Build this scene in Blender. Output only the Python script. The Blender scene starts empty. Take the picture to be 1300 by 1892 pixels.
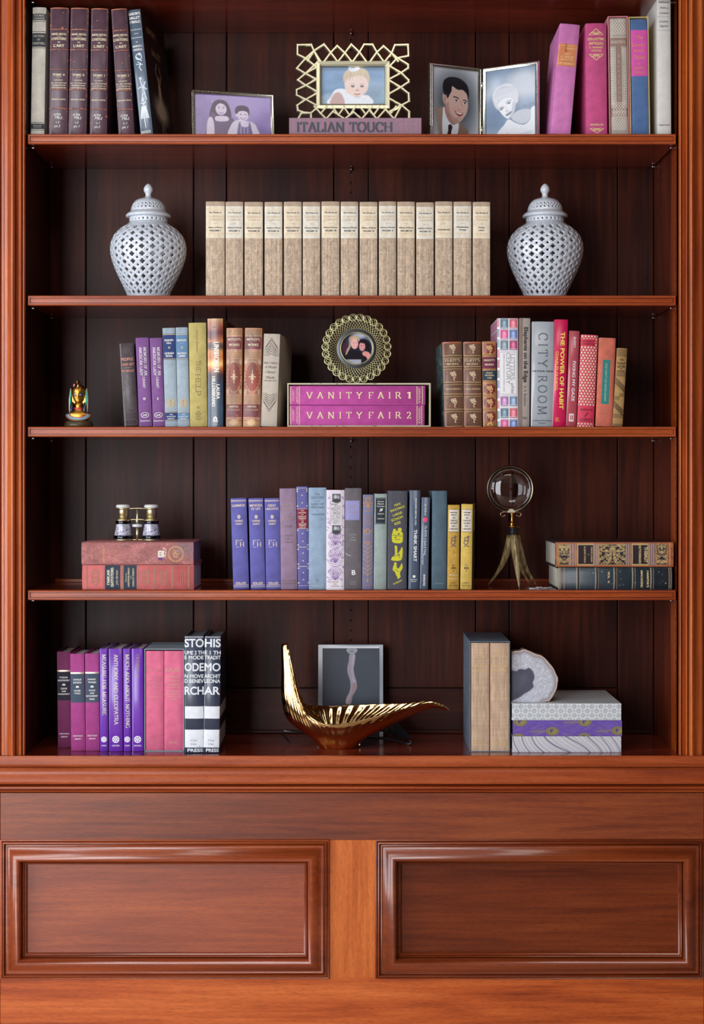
import bpy, bmesh, math, random
import numpy as np
from mathutils import Vector, Matrix, Euler
random.seed(7)
rng = np.random.default_rng(11)
SC = bpy.context.scene
COL = SC.collection
# ------------------------------------------------------------------ camera
S = 0.00125            # metres per photograph pixel on the plane of the shelf fronts (y = 0)
D = 3.7                # camera distance from that plane
HZ = 885               # photograph row of the eye level
CX = 650
ZC = (2060-HZ)*S
def X(px, y=0.0): return (px-CX)*S*(D+y)/D
def Z(py, y=0.0): return ZC+(HZ-py)*S*(D+y)/D
cam = bpy.data.cameras.new('camera'); camo = bpy.data.objects.new('camera', cam); COL.objects.link(camo)
camo.location = (0, -D, ZC); camo.rotation_euler = (math.pi/2, 0, 0)
cam.sensor_fit = 'AUTO'; cam.sensor_width = 36
cam.lens = (D/S)*36/1892
cam.shift_y = -(946-HZ)/1892
SC.camera = camo
# ------------------------------------------------------------------ light
W = bpy.data.worlds.new('world'); SC.world = W; W.use_nodes = True
W.node_tree.nodes['Background'].inputs[0].default_value = (.75, .85, 1, 1)
W.node_tree.nodes['Background'].inputs[1].default_value = .6
def area(name, loc, rot, sx, sy, power, color):
    l = bpy.data.lights.new(name, 'AREA'); l.shape = 'RECTANGLE'; l.size = sx; l.size_y = sy
    l.energy = power; l.color = color
    o = bpy.data.objects.new(name, l); COL.objects.link(o); o.location = loc; o.rotation_euler = rot
    return o
area('daylight_rear', (-2.15, -4.93, 1.70), (math.radians(90), 0, 0), 1.95, 3.2, 470, (.92, .96, 1))
area('daylight_left', (-3.13, -2.3, 1.75), (math.radians(90), 0, math.radians(-90)), 2.0, 2.6, 250, (.90, .95, 1))
area('ceiling_lamp', (.3, -2.3, 3.5), (0, 0, 0), 1.1, 1.1, 40, (1, .93, .85))  # added soft overhead fill; no lamp fixture stands here
SC.view_settings.view_transform = 'Standard'; SC.view_settings.look = 'None'
SC.view_settings.exposure = -1.25; SC.view_settings.gamma = 1; SC.view_settings.use_curve_mapping = False
# ------------------------------------------------------------------ colours and materials
def lin(c):
    c = np.asarray(c, float)/255.0
    return np.where(c <= .04045, c/12.92, ((c+.055)/1.055)**2.4)
def L(c): return tuple(float(v) for v in lin(c))+(1.0,)
MATS = {}
def nodes(m):
    m.use_nodes = True; nt = m.node_tree
    return nt, nt.nodes, nt.links, nt.nodes['Principled BSDF']
def M(kind, c, **k):
    key = (kind, tuple(c))
    if key in MATS: return MATS[key]
    m = bpy.data.materials.new(kind+'_%d_%d_%d' % tuple(int(v) for v in c)); MATS[key] = m
    nt, N, Lk, B = nodes(m)
    B.inputs['Base Color'].default_value = L(c)
    P = dict(cloth=(.75, 0, 0), paper=(.8, 0, 0), leather=(.42, 0, .15), gloss=(.28, 0, .35), gilt=(.38, .55, 0), metal=(.22, 1, 0),
             plain=(.6, 0, 0), pages=(.85, 0, 0), ink=(.6, 0, 0), glaze=(.12, 0, .5))[kind]
    B.inputs['Roughness'].default_value = P[0]; B.inputs['Metallic'].default_value = P[1]; B.inputs['Coat Weight'].default_value = P[2]
    B.inputs['Coat Roughness'].default_value = .15
    if kind in ('cloth', 'leather', 'gloss', 'paper', 'pages'):
        tc = N.new('ShaderNodeTexCoord'); mp = N.new('ShaderNodeMapping'); Lk.new(tc.outputs['Object'], mp.inputs[0])
        n1 = N.new('ShaderNodeTexNoise'); n1.inputs['Scale'].default_value = 45; n1.inputs['Detail'].default_value = 6
        n2 = N.new('ShaderNodeTexNoise'); n2.inputs['Detail'].default_value = 2
        if kind == 'pages':
            mp.inputs['Scale'].default_value = (1, .02, .02); n2.inputs['Scale'].default_value = 1500
        elif kind == 'cloth':
            mp.inputs['Scale'].default_value = (1, 1, .35); n2.inputs['Scale'].default_value = 1300
        else: n2.inputs['Scale'].default_value = 900 if kind == 'leather' else 500
        Lk.new(tc.outputs['Object'], n1.inputs['Vector']); Lk.new(mp.outputs[0], n2.inputs['Vector'])
        amp = dict(cloth=.30, leather=.42, gloss=.10, paper=.14, pages=.16)[kind]
        hs = N.new('ShaderNodeMixRGB'); hs.blend_type = 'MULTIPLY'; hs.inputs[0].default_value = 1
        hs.inputs[1].default_value = L(c)
        ad = N.new('ShaderNodeMath'); ad.operation = 'ADD'
        Lk.new(n1.outputs[0], ad.inputs[0]); Lk.new(n2.outputs[0], ad.inputs[1])
        mr = N.new('ShaderNodeMapRange'); mr.inputs[1].default_value = .6; mr.inputs[2].default_value = 1.4
        mr.inputs[3].default_value = 1-amp; mr.inputs[4].default_value = 1+amp
        Lk.new(ad.outputs[0], mr.inputs[0]); Lk.new(mr.outputs[0], hs.inputs[2]); Lk.new(hs.outputs[0], B.inputs['Base Color'])
        bp = N.new('ShaderNodeBump'); bp.inputs['Strength'].default_value = .25 if kind != 'gloss' else .05
        bp.inputs['Distance'].default_value = .0006; Lk.new(n2.outputs[0], bp.inputs['Height']); Lk.new(bp.outputs[0], B.inputs['Normal'])
    return m
def vcol(rough=.6, coat=0.0, metal=0.0):
    key = ('vc', rough, coat, metal)
    if key in MATS: return MATS[key]
    m = bpy.data.materials.new('printed_surface'); MATS[key] = m
    nt, N, Lk, B = nodes(m)
    a = N.new('ShaderNodeAttribute'); a.attribute_name = 'Col'; Lk.new(a.outputs['Color'], B.inputs['Base Color'])
    B.inputs['Roughness'].default_value = rough; B.inputs['Coat Weight'].default_value = coat; B.inputs['Metallic'].default_value = metal
    B.inputs['Coat Roughness'].default_value = .08
    return m
def wood(name, axis, dark, mid, light, rough=.40, coat=.14, fine=1.0, spec=.4, cr=.24):
    m = bpy.data.materials.new(name); nt, N, Lk, B = nodes(m)
    tc = N.new('ShaderNodeTexCoord'); oi = N.new('ShaderNodeObjectInfo')
    mul = N.new('ShaderNodeVectorMath'); mul.operation = 'SCALE'; mul.inputs['Scale'].default_value = 17.0
    cb = N.new('ShaderNodeCombineXYZ')
    for i in range(3): Lk.new(oi.outputs['Random'], cb.inputs[i])
    Lk.new(cb.outputs[0], mul.inputs[0])
    add = N.new('ShaderNodeVectorMath'); Lk.new(tc.outputs['Object'], add.inputs[0]); Lk.new(mul.outputs[0], add.inputs[1])
    def noise(sc, stretch, det, dist=0):
        mp = N.new('ShaderNodeMapping'); s = [1, 1, 1]; s[axis] = stretch; mp.inputs['Scale'].default_value = s
        Lk.new(add.outputs[0], mp.inputs[0])
        n = N.new('ShaderNodeTexNoise'); n.inputs['Scale'].default_value = sc; n.inputs['Detail'].default_value = det
        n.inputs['Distortion'].default_value = dist; Lk.new(mp.outputs[0], n.inputs['Vector']); return n
    a = noise(11, .10, 4, .5); b = noise(90, .05, 4, .3); c = noise(900, .07, 3)
    mx = N.new('ShaderNodeMath'); mx.operation = 'MULTIPLY_ADD'; mx.inputs[1].default_value = .42
    Lk.new(b.outputs[0], mx.inputs[0])
    m2 = N.new('ShaderNodeMath'); m2.operation = 'MULTIPLY'; m2.inputs[1].default_value = .58; Lk.new(a.outputs[0], m2.inputs[0]); Lk.new(m2.outputs[0], mx.inputs[2])
    r = N.new('ShaderNodeValToRGB'); e = r.color_ramp.elements
    e[0].position = .34; e[0].color = L(dark); e[1].position = .65; e[1].color = L(light)
    k = r.color_ramp.elements.new(.48); k.color = L(mid)
    Lk.new(mx.outputs[0], r.inputs[0])
    r2 = N.new('ShaderNodeMapRange'); r2.inputs[1].default_value = .36; r2.inputs[2].default_value = .5
    r2.inputs[3].default_value = 1-.22*fine; r2.inputs[4].default_value = 1.06
    Lk.new(c.outputs[0], r2.inputs[0])
    mm = N.new('ShaderNodeMixRGB'); mm.blend_type = 'MULTIPLY'; mm.inputs[0].default_value = 1
    Lk.new(r.outputs[0], mm.inputs[1]); Lk.new(r2.outputs[0], mm.inputs[2]); Lk.new(mm.outputs[0], B.inputs['Base Color'])
    B.inputs['Roughness'].default_value = rough; B.inputs['Coat Weight'].default_value = coat; B.inputs['Coat Roughness'].default_value = cr; B.inputs['Specular IOR Level'].default_value = spec
    bp = N.new('ShaderNodeBump'); bp.inputs['Strength'].default_value = .22; bp.inputs['Distance'].default_value = .0008
    Lk.new(c.outputs[0], bp.inputs['Height']); Lk.new(bp.outputs[0], B.inputs['Normal'])
    return m
WOOD_H = wood('mahogany_horizontal', 0, (122, 46, 18), (154, 66, 26), (180, 88, 42))
WOOD_V = wood('mahogany_vertical', 2, (112, 38, 9), (156, 66, 18), (190, 94, 32), rough=.36, coat=.5, cr=.12)
BACK_V = wood('mahogany_shaded_back', 2, (38, 13, 9), (56, 20, 11), (82, 33, 16), rough=.42, coat=0, spec=.2)  # darkened so the colour carries the shade inside the case
BACK_H = wood('mahogany_shaded_rail', 0, (38, 13, 9), (56, 20, 12), (80, 32, 16), rough=.4, coat=0, spec=.25)  # same interior shade put into the colour, grain lengthwise
SIDE_V = wood('mahogany_side_shaded', 2, (48, 15, 8), (80, 28, 13), (112, 44, 20), rough=.4, coat=.1, spec=.3)  # rear of the right side, darkened for the shadow falling there
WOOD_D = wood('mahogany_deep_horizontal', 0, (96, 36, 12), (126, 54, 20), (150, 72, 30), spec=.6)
WOOD_M = wood('mahogany_panel_reddish_lit', 0, (122, 48, 18), (146, 62, 24), (166, 78, 34), spec=.8, rough=.45)  # left panel: reddish wood, also lightened for the stronger light there
WOOD_B = wood('mahogany_panel_brown_dim', 0, (84, 30, 9), (108, 44, 14), (128, 58, 21), spec=.3, coat=.1)  # right panel: browner wood, also darkened for the falloff of light
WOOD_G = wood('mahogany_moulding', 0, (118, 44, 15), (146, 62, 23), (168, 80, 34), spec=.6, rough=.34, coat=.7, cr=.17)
WOOD_GD = wood('mahogany_moulding_dim', 0, (96, 34, 10), (120, 48, 16), (140, 62, 23), spec=.5, rough=.34, coat=.7, cr=.17)  # moulding of the right panel, darkened along with it for the falloff
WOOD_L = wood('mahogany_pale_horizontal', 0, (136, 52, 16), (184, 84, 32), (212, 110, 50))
STILE = wood('mahogany_pale_vertical', 2, (142, 58, 18), (182, 86, 30), (212, 114, 50))
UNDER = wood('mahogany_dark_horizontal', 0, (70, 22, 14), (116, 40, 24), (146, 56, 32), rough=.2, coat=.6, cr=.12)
# ------------------------------------------------------------------ objects
def tag(o, label=None, cat=None, group=None, kind=None):
    if label: o['label'] = label
    if cat: o['category'] = cat
    if group: o['group'] = group
    if kind: o['kind'] = kind
    return o
def empty(name, loc=(0, 0, 0), label=None, cat=None, group=None, rot=(0, 0, 0)):
    o = bpy.data.objects.new(name, None); COL.objects.link(o); o.location = loc; o.rotation_euler = rot
    o.empty_display_size = .03
    return tag(o, label, cat, group)
def link(name, me, mat, parent=None, smooth=False):
    if mat is not None: me.materials.append(mat)
    if smooth: me.polygons.foreach_set('use_smooth', [True]*len(me.polygons))
    o = bpy.data.objects.new(name, me); COL.objects.link(o)
    if parent is not None: o.parent = parent
    return o
def mesh(name, v, f, mat, parent=None, smooth=False):
    me = bpy.data.meshes.new(name); me.from_pydata([tuple(p) for p in v], [], [tuple(q) for q in f]); me.update()
    return link(name, me, mat, parent, smooth)
class G:
    """collects polygons"""
    def __init__(s): s.v = []; s.f = []
    def add(s, v, f):
        o = len(s.v); s.v += [tuple(p) for p in v]; s.f += [tuple(i+o for i in q) for q in f]
    def box(s, x0, x1, y0, y1, z0, z1, ch=0.0):
        if ch <= 0:
            v = [(x, y, z) for z in (z0, z1) for y in (y0, y1) for x in (x0, x1)]
            s.add(v, [(0, 2, 3, 1), (4, 5, 7, 6), (0, 1, 5, 4), (2, 6, 7, 3), (0, 4, 6, 2), (1, 3, 7, 5)]); return
        c = ch; v = []
        for z, i in ((z0, c), (z0+c, 0), (z1-c, 0), (z1, c)):
            v += [(x0+i+c*(i == 0), y0+i, z), (x1-i-c*(i == 0), y0+i, z), (x1-i, y0+i+c*(i == 0), z), (x1-i, y1-i-c*(i == 0), z),
                  (x1-i-c*(i == 0), y1-i, z), (x0+i+c*(i == 0), y1-i, z), (x0+i, y1-i-c*(i == 0), z), (x0+i, y0+i+c*(i == 0), z)]
        f = [tuple(range(7, -1, -1)), tuple(range(24, 32))]
        for k in range(3):
            for j in range(8): f.append((k*8+j, k*8+(j+1) % 8, k*8+8+(j+1) % 8, k*8+8+j))
        s.add(v, f)
    def tube(s, pts, r, n=10, cap=True):
        pts = [Vector(p) for p in pts]; rr = r if hasattr(r, '__len__') else [r]*len(pts)
        up = None; rings = []
        for i, p in enumerate(pts):
            t = (pts[min(i+1, len(pts)-1)]-pts[max(i-1, 0)]).normalized()
            if up is None:
                up = Vector((0, 1, 0)) if abs(t.y) < .9 else Vector((1, 0, 0))
            a = t.cross(up).normalized(); up = a.cross(t).normalized()
            rings.append([p+(a*math.cos(2*math.pi*k/n)+up*math.sin(2*math.pi*k/n))*rr[i] for k in range(n)])
        v = [q for ring in rings for q in ring]; f = []
        for i in range(len(pts)-1):
            for k in range(n): f.append((i*n+k, i*n+(k+1) % n, (i+1)*n+(k+1) % n, (i+1)*n+k))
        if cap: f += [tuple(range(n-1, -1, -1)), tuple(range((len(pts)-1)*n, len(pts)*n))]
        s.add(v, f)
    def lathe(s, prof, c=(0, 0, 0), n=32, sx=1, sy=1, closed=True):
        v = []; f = []
        for r, z in prof:
            for k in range(n):
                a = 2*math.pi*k/n; v.append((c[0]+r*sx*math.cos(a), c[1]+r*sy*math.sin(a), c[2]+z))
        for i in range(len(prof)-1):
            for k in range(n): f.append((i*n+k, i*n+(k+1) % n, (i+1)*n+(k+1) % n, (i+1)*n+k))
        if closed: f += [tuple(range(n-1, -1, -1)), tuple(range((len(prof)-1)*n, len(prof)*n))]
        s.add(v, f)
    def ringframe(s, x0, x1, z0, z1, prof, fill=True):
        """mitred moulding round a rectangle in the xz plane; prof = [(inset, y)]"""
        v = []
        for d, y in prof: v += [(x0+d, y, z0+d), (x1-d, y, z0+d), (x1-d, y, z1-d), (x0+d, y, z1-d)]
        f = []
        for i in range(len(prof)-1):
            for k in range(4): f.append((i*4+k, i*4+(k+1) % 4, i*4+4+(k+1) % 4, i*4+4+k))
        if fill: e = (len(prof)-1)*4; f.append((e, e+1, e+2, e+3))
        s.add(v, f)
    def extrude(s, prof, p0, p1, fn):
        """profile points run from station p0 to p1; fn(point, station) -> xyz"""
        n = len(prof); v = [fn(p, p0) for p in prof]+[fn(p, p1) for p in prof]
        f = [(i, i+1, n+i+1, n+i) for i in range(n-1)]
        f += [tuple(range(n)), tuple(range(2*n-1, n-1, -1))]
        s.add(v, f)
    def out(s, name, mat, parent=None, smooth=False): return mesh(name, s.v, s.f, mat, parent, smooth)
def bevel(o, w=.001, seg=2, ang=35):
    b = o.modifiers.new('bevel', 'BEVEL'); b.width = w; b.segments = seg; b.limit_method = 'ANGLE'; b.angle_limit = math.radians(ang); return o
def autosmooth(o, ang=40):
    me = o.data
    me.polygons.foreach_set('use_smooth', [True]*len(me.polygons))
    try: me.set_sharp_from_angle(angle=math.radians(ang))
    except Exception: pass
    return o
# ------------------------------------------------------------------ lettering
def arc(cx, cy, rx, ry, a0, a1, n=12):
    return [(cx+rx*math.cos(math.radians(a0+(a1-a0)*i/n)), cy+ry*math.sin(math.radians(a0+(a1-a0)*i/n))) for i in range(n+1)]
# strokes on a ten-unit cap height; a leading 'c' marks curves without serifs
SF = {
'A': (9, [(.9, 0), (4.5, 10)], [(4.5, 10), (8.2, 0)], ['c', (2.3, 3.6), (6.9, 3.6)]),
'B': (7.5, [(1.5, 0), (1.5, 10)], ['c']+[(1.5, 10)]+arc(4, 7.6, 2.3, 2.4, 90, -90)+[(1.5, 5.2)], ['c']+[(1.5, 5.2)]+arc(4, 2.6, 3, 2.6, 90, -90)+[(1.5, 0)]),
'C': (9, ['c']+arc(5, 5, 4.2, 5, 45, 315, 20), ['c', (8, 6.6), (8, 9.2)]),
'D': (9.3, [(1.5, 0), (1.5, 10)], ['c']+[(1.5, 10)]+arc(3.9, 5, 4.6, 5, 90, -90, 14)+[(1.5, 0)]),
'E': (7.6, [(1.5, 0), (1.5, 10)], ['c', (1.5, 10), (6.6, 10), (6.8, 8)], ['c', (1.5, 5.2), (5.4, 5.2)], ['c', (1.5, 0), (6.9, 0), (7.1, 2.2)]),
'F': (7.2, [(1.5, 0), (1.5, 10)], ['c', (1.5, 10), (6.6, 10), (6.8, 8)], ['c', (1.5, 5.2), (5.4, 5.2)]),
'G': (9.6, ['c']+arc(5, 5, 4.2, 5, 45, 325, 20), [(8.4, 4.2), (8.4, .8)], ['c', (6.8, 4.2), (9.6, 4.2)]),
'H': (9.6, [(1.5, 0), (1.5, 10)], [(8.1, 0), (8.1, 10)], ['c', (1.5, 5.2), (8.1, 5.2)]),
'I': (3.6, [(1.8, 0), (1.8, 10)]),
'J': (5, [(3.2, 2), (3.2, 10)], ['c']+arc(1.8, 2, 1.5, 2.2, 0, -120)),
'K': (9, [(1.5, 0), (1.5, 10)], [(1.7, 4.4), (7.2, 10)], [(3.6, 6), (8, 0)]),
'L': (7.2, [(1.5, 0), (1.5, 10)], ['c', (1.5, 0), (6.6, 0), (6.9, 2.4)]),
'M': (11.6, [(1.4, 0), (1.8, 10)], ['c', (1.8, 10), (5.7, .6)], ['c', (5.7, .6), (9.6, 10)], [(9.6, 10), (10, 0)]),
'N': (9.8, [(1.5, 0), (1.5, 10)], ['c', (1.5, 10), (8.2, 0)], [(8.2, 0), (8.2, 10)]),
'O': (10, ['c']+arc(5, 5, 4.3, 5, 0, 360, 26)),
'P': (7.4, [(1.5, 0), (1.5, 10)], ['c']+[(1.5, 10)]+arc(4, 7.3, 2.8, 2.7, 90, -90)+[(1.5, 4.6)]),
'Q': (10, ['c']+arc(5, 5, 4.3, 5, 0, 360, 26), ['c', (5.6, .4), (9.4, -2)]),
'R': (8.8, [(1.5, 0), (1.5, 10)], ['c']+[(1.5, 10)]+arc(4, 7.4, 2.7, 2.6, 90, -90)+[(1.5, 4.8)], [(4.4, 4.8), (8, 0)]),
'S': (7, ['c']+arc(3.5, 7.5, 2.4, 2.5, 30, 270, 12)+arc(3.5, 2.5, 2.7, 2.5, 90, -150, 12)),
'T': (8.4, [(4.2, 0), (4.2, 9.9)], ['c', (.7, 8), (.8, 10), (7.6, 10), (7.7, 8)]),
'U': (9.4, [(1.5, 3.2), (1.5, 10)], [(7.9, 3.2), (7.9, 10)], ['c']+arc(4.7, 3.2, 3.2, 3.2, 180, 360)),
'V': (9, [(.8, 10), (4.5, 0)], [(4.5, 0), (8.2, 10)]),
'W': (13, [(.8, 10), (3.9, 0)], ['c', (3.9, 0), (6.5, 10)], ['c', (6.5, 10), (9.1, 0)], [(9.1, 0), (12.2, 10)]),
'X': (9, [(1, 0), (8, 10)], [(1, 10), (8, 0)]),
'Y': (8.6, [(.7, 10), (4.3, 4.8)], [(4.3, 4.8), (7.9, 10)], [(4.3, 0), (4.3, 4.8)]),
'Z': (8, ['c', (1, 8), (1.2, 10), (7, 10), (1, 0), (7.2, 0), (7.4, 2)]),
'1': (5, [(2.6, 0), (2.6, 10)], ['c', (2.6, 10), (1, 8.6)]),
'2': (7, ['c']+arc(3.4, 7.3, 2.6, 2.7, 160, -25, 12)+[(.8, 0), (6, 0), (6.4, 1.8)]),
'3': (7, ['c']+arc(3.3, 7.5, 2.2, 2.5, 150, -90, 12)+arc(3.3, 2.6, 2.6, 2.6, 90, -150, 12)),
'4': (7, [(4.9, 0), (4.9, 10)], ['c', (4.9, 10), (.7, 3.2), (6.6, 3.2)]),
'5': (7, ['c', (5.8, 10), (1.7, 10), (1.4, 5.6)]+arc(3.2, 3, 2.8, 3, 110, -150, 12)),
'6': (7, ['c', (5.2, 10), (1.8, 6), (1, 3.4)]+arc(3.5, 3, 2.6, 3, 180, -180, 18)),
'7': (7, ['c', (.8, 8), (1, 10), (6.2, 10), (2.8, 0)]),
'9': (7, ['c', (1.8, 0), (5.2, 4), (6, 6.8)]+arc(3.5, 7, 2.6, 3, 0, 360, 18)),
'0': (7.6, ['c']+arc(3.8, 5, 3, 5, 0, 360, 20)),
'.': (2.6, ['c', (1, .3), (1.7, .3)]), '-': (4, ['c', (.6, 4.6), (3.4, 4.6)]), "'": (2.4, ['c', (1.3, 10), (1, 7.6)]),
'&': (9, ['c']+arc(3.8, 7.6, 1.9, 2.3, 0, 180, 10)+[(7.6, 0)], ['c']+[(5.6, 7.2), (2.4, 5.2)]+arc(3.6, 2.6, 2.8, 2.6, 130, 330, 12)+[(7.6, 4.8)]),
' ': (4.4,)}
def stroke(pts, w, wt=None):
    """quads for a polyline; w = width, wt = width of horizontal runs (broad-nib look)"""
    V = []; F = []; n = len(pts)
    if n < 2: return V, F
    wt = w if wt is None else wt
    for i in range(n-1):
        (x0, y0), (x1, y1) = pts[i], pts[i+1]
        dx, dy = x1-x0, y1-y0; l = math.hypot(dx, dy)
        if l < 1e-9: continue
        ww = (w*abs(dy)+wt*abs(dx))/l/2; nx, ny = -dy/l*ww, dx/l*ww; ex, ey = dx/l*ww*.35, dy/l*ww*.35
        o = len(V); e = (i % 5)*1.4e-5; V += [(x0-nx-ex, y0-ny-ey, e), (x1-nx+ex, y1-ny+ey, e), (x1+nx+ex, y1+ny+ey, e), (x0+nx-ex, y0+ny-ey, e)]; F.append((o, o+1, o+2, o+3))
    return V, F
def serif_text(s, thick=1.5, thin=.55, ser=1.15, track=.55):
    V = []; F = []; x = 0; cnt = [0]
    def put(v, f):
        cnt[0] += 1; e = (cnt[0] % 6)*1.6e-5; o = len(V); V.extend([(p[0]+x, p[1], p[2]+e) for p in v]); F.extend([tuple(i+o for i in q) for q in f])
    for ch in s.upper():
        g = SF.get(ch)
        if g is None: g = SF['I']
        for st in g[1:]:
            cur = st[0] == 'c'; pts = st[1:] if cur else st
            put(*stroke(pts, thick, thin))
            if not cur:
                for p in (pts[0], pts[-1]):
                    if p[1] < .2 or p[1] > 9.8:
                        y = min(max(p[1], thin/2), 10-thin/2); put(*stroke([(p[0]-ser, y), (p[0]+ser, y)], thin))
        x += g[0]+track
    return V, F, x, 10.0
FC = {}
def font_text(s, off=0.0):
    key = (s, off)
    if key in FC: return FC[key]
    c = bpy.data.curves.new('lettering', 'FONT'); c.body = s; c.size = 10; c.resolution_u = 4; c.offset = off
    o = bpy.data.objects.new('lettering', c); COL.objects.link(o)
    me = bpy.data.meshes.new_from_object(o)
    V = [(v.co.x, v.co.y) for v in me.vertices]; F = [tuple(p.vertices) for p in me.polygons]
    bpy.data.objects.remove(o); bpy.data.curves.remove(c); bpy.data.meshes.remove(me)
    FC[key] = (V, F); return FC[key]
def text2d(s, h, wid=0, font='s', shear=0.0):
    """centred lettering, h = cap height, wid = full width (0 = natural); fonts: s serif, S bold serif, l light serif, n sans, b bold sans, i italic"""
    if font in 'sSlwx':
        V, F, w, H = serif_text(s, *{'s': (1.5, .6), 'S': (2.3, .9), 'l': (.95, .5), 'w': (1.5, .7, 1.3, 7), 'x': (.95, .5, 1.2, 3.4)}[font])
    else:
        V0, F0 = font_text(s, .24 if font == 'b' and 'M' not in s else 0.0); V = []; F = []; H = 7.3
        for k_, (dx, dy) in enumerate(((-.26, 0), (.26, 0), (0, .22), (0, -.22)) if font == 'b' and 'M' in s else ((0, 0),)):
            o = len(V); V += [(p[0]+dx, p[1]+dy, k_*3e-5) for p in V0]; F += [tuple(i+o for i in q) for q in F0]
        if font == 'i': shear = .3
    if not V: return [], []
    xs = [p[0] for p in V]; x0, x1 = min(xs), max(xs); w = x1-x0
    k = h/H; kx = (wid/w) if wid else k
    return [((p[0]-(x0+x1)/2)*kx+shear*(p[1]-H/2)*k, (p[1]-H/2)*k, p[2]) for p in V], F
# ------------------------------------------------------------------ colour canvas for flat printed surfaces
def catmull(pts, n=6, closed=True):
    P = [np.array(p, float) for p in pts]; out = []; m = len(P)
    for i in range(m if closed else m-1):
        g = lambda j: P[j % m] if closed else P[min(max(j, 0), m-1)]
        p0, p1, p2, p3 = g(i-1), g(i), g(i+1), g(i+2)
        for k in range(n):
            t = k/n; out.append(.5*((2*p1)+(p2-p0)*t+(2*p0-5*p1+4*p2-p3)*t*t+(3*p1-p0-3*p2+p3)*t**3))
    if not closed: out.append(P[-1])
    return np.array(out)
class Canvas:
    def __init__(s, x0, y0, x1, y1, nx, ny, bg):
        s.b = (x0, y0, x1, y1); s.nx, s.ny = nx, ny
        s.X, s.Y = np.meshgrid(np.linspace(x0, x1, nx), np.linspace(y0, y1, ny))
        s.A = np.ones((ny, nx, 3))*np.array(bg, float); s.px = (x1-x0)/nx
    def mix(s, a, c):
        a = np.clip(a, 0, 1)[..., None]; s.A = s.A*(1-a)+np.array(c, float)*a
    def ell(s, cx, cy, rx, ry, c, soft=1.0, rot=0, al=1.0):
        t = math.radians(rot); dx = s.X-cx; dy = s.Y-cy
        u = (dx*math.cos(t)+dy*math.sin(t))/rx; v = (-dx*math.sin(t)+dy*math.cos(t))/ry
        d = (1-np.sqrt(u*u+v*v))*min(rx, ry); s.mix((d/max(soft, s.px*.5)+.5)*1.0 if soft <= s.px else np.clip(d/soft+.5, 0, 1), c) if al == 1 else s.mix(np.clip(d/max(soft, s.px*.5)+.5, 0, 1)*al, c)
    def poly(s, pts, c, soft=1.0, smooth=True, al=1.0):
        P = catmull(pts) if smooth else np.array(pts, float)
        d = np.full(s.X.shape, 1e9); ins = np.zeros(s.X.shape, bool); n = len(P)
        for i in range(n):
            a, b = P[i], P[(i+1) % n]; e = b-a; l2 = float(e@e)+1e-9
            t = np.clip(((s.X-a[0])*e[0]+(s.Y-a[1])*e[1])/l2, 0, 1)
            d = np.minimum(d, np.hypot(s.X-a[0]-t*e[0], s.Y-a[1]-t*e[1]))
            if abs(e[1]) > 1e-9:
                cnd = ((a[1] > s.Y) != (b[1] > s.Y)) & (s.X < (e[0])*(s.Y-a[1])/e[1]+a[0]); ins ^= cnd
        sd = np.where(ins, d, -d); s.mix(np.clip(sd/max(soft, s.px*.6)+.5, 0, 1)*al, c)
    def line(s, pts, w, c, smooth=False, al=1.0):
        P = catmull(pts, 6, False) if smooth else np.array(pts, float); d = np.full(s.X.shape, 1e9)
        for i in range(len(P)-1):
            a, b = P[i], P[i+1]; e = b-a; l2 = float(e@e)+1e-9
            t = np.clip(((s.X-a[0])*e[0]+(s.Y-a[1])*e[1])/l2, 0, 1)
            d = np.minimum(d, np.hypot(s.X-a[0]-t*e[0], s.Y-a[1]-t*e[1]))
        s.mix(np.clip((w/2-d)/max(s.px, w*.3)+.5, 0, 1)*al, c)
    def rect(s, x0, y0, x1, y1, c, al=1.0):
        s.mix(((s.X >= x0) & (s.X <= x1) & (s.Y >= y0) & (s.Y <= y1))*al, c)
    def noise(s, cells, amp, c=None, aspect=1.0, thr=None):
        """value noise; darkens/lightens, or paints colour c where above thr"""
        gy = max(2, int(cells)); gx = max(2, int(cells*aspect))
        g = rng.random((gy+2, gx+2))
        v = np.linspace(0, gy, s.ny); u = np.linspace(0, gx, s.nx); i = v.astype(int); j = u.astype(int)
        fv = (v-i)[:, None]; fu = (u-j)[None, :]; fv = fv*fv*(3-2*fv); fu = fu*fu*(3-2*fu)
        q = g[np.ix_(i, j)]*(1-fv)*(1-fu)+g[np.ix_(i+1, j)]*fv*(1-fu)+g[np.ix_(i, j+1)]*(1-fv)*fu+g[np.ix_(i+1, j+1)]*fv*fu
        if c is None: s.A = np.clip(s.A*(1+amp*(q[..., None]-.5)*2), 0, 255)
        else: s.mix(np.clip((q-thr)/.08, 0, 1)*amp, c)
        return q
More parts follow.
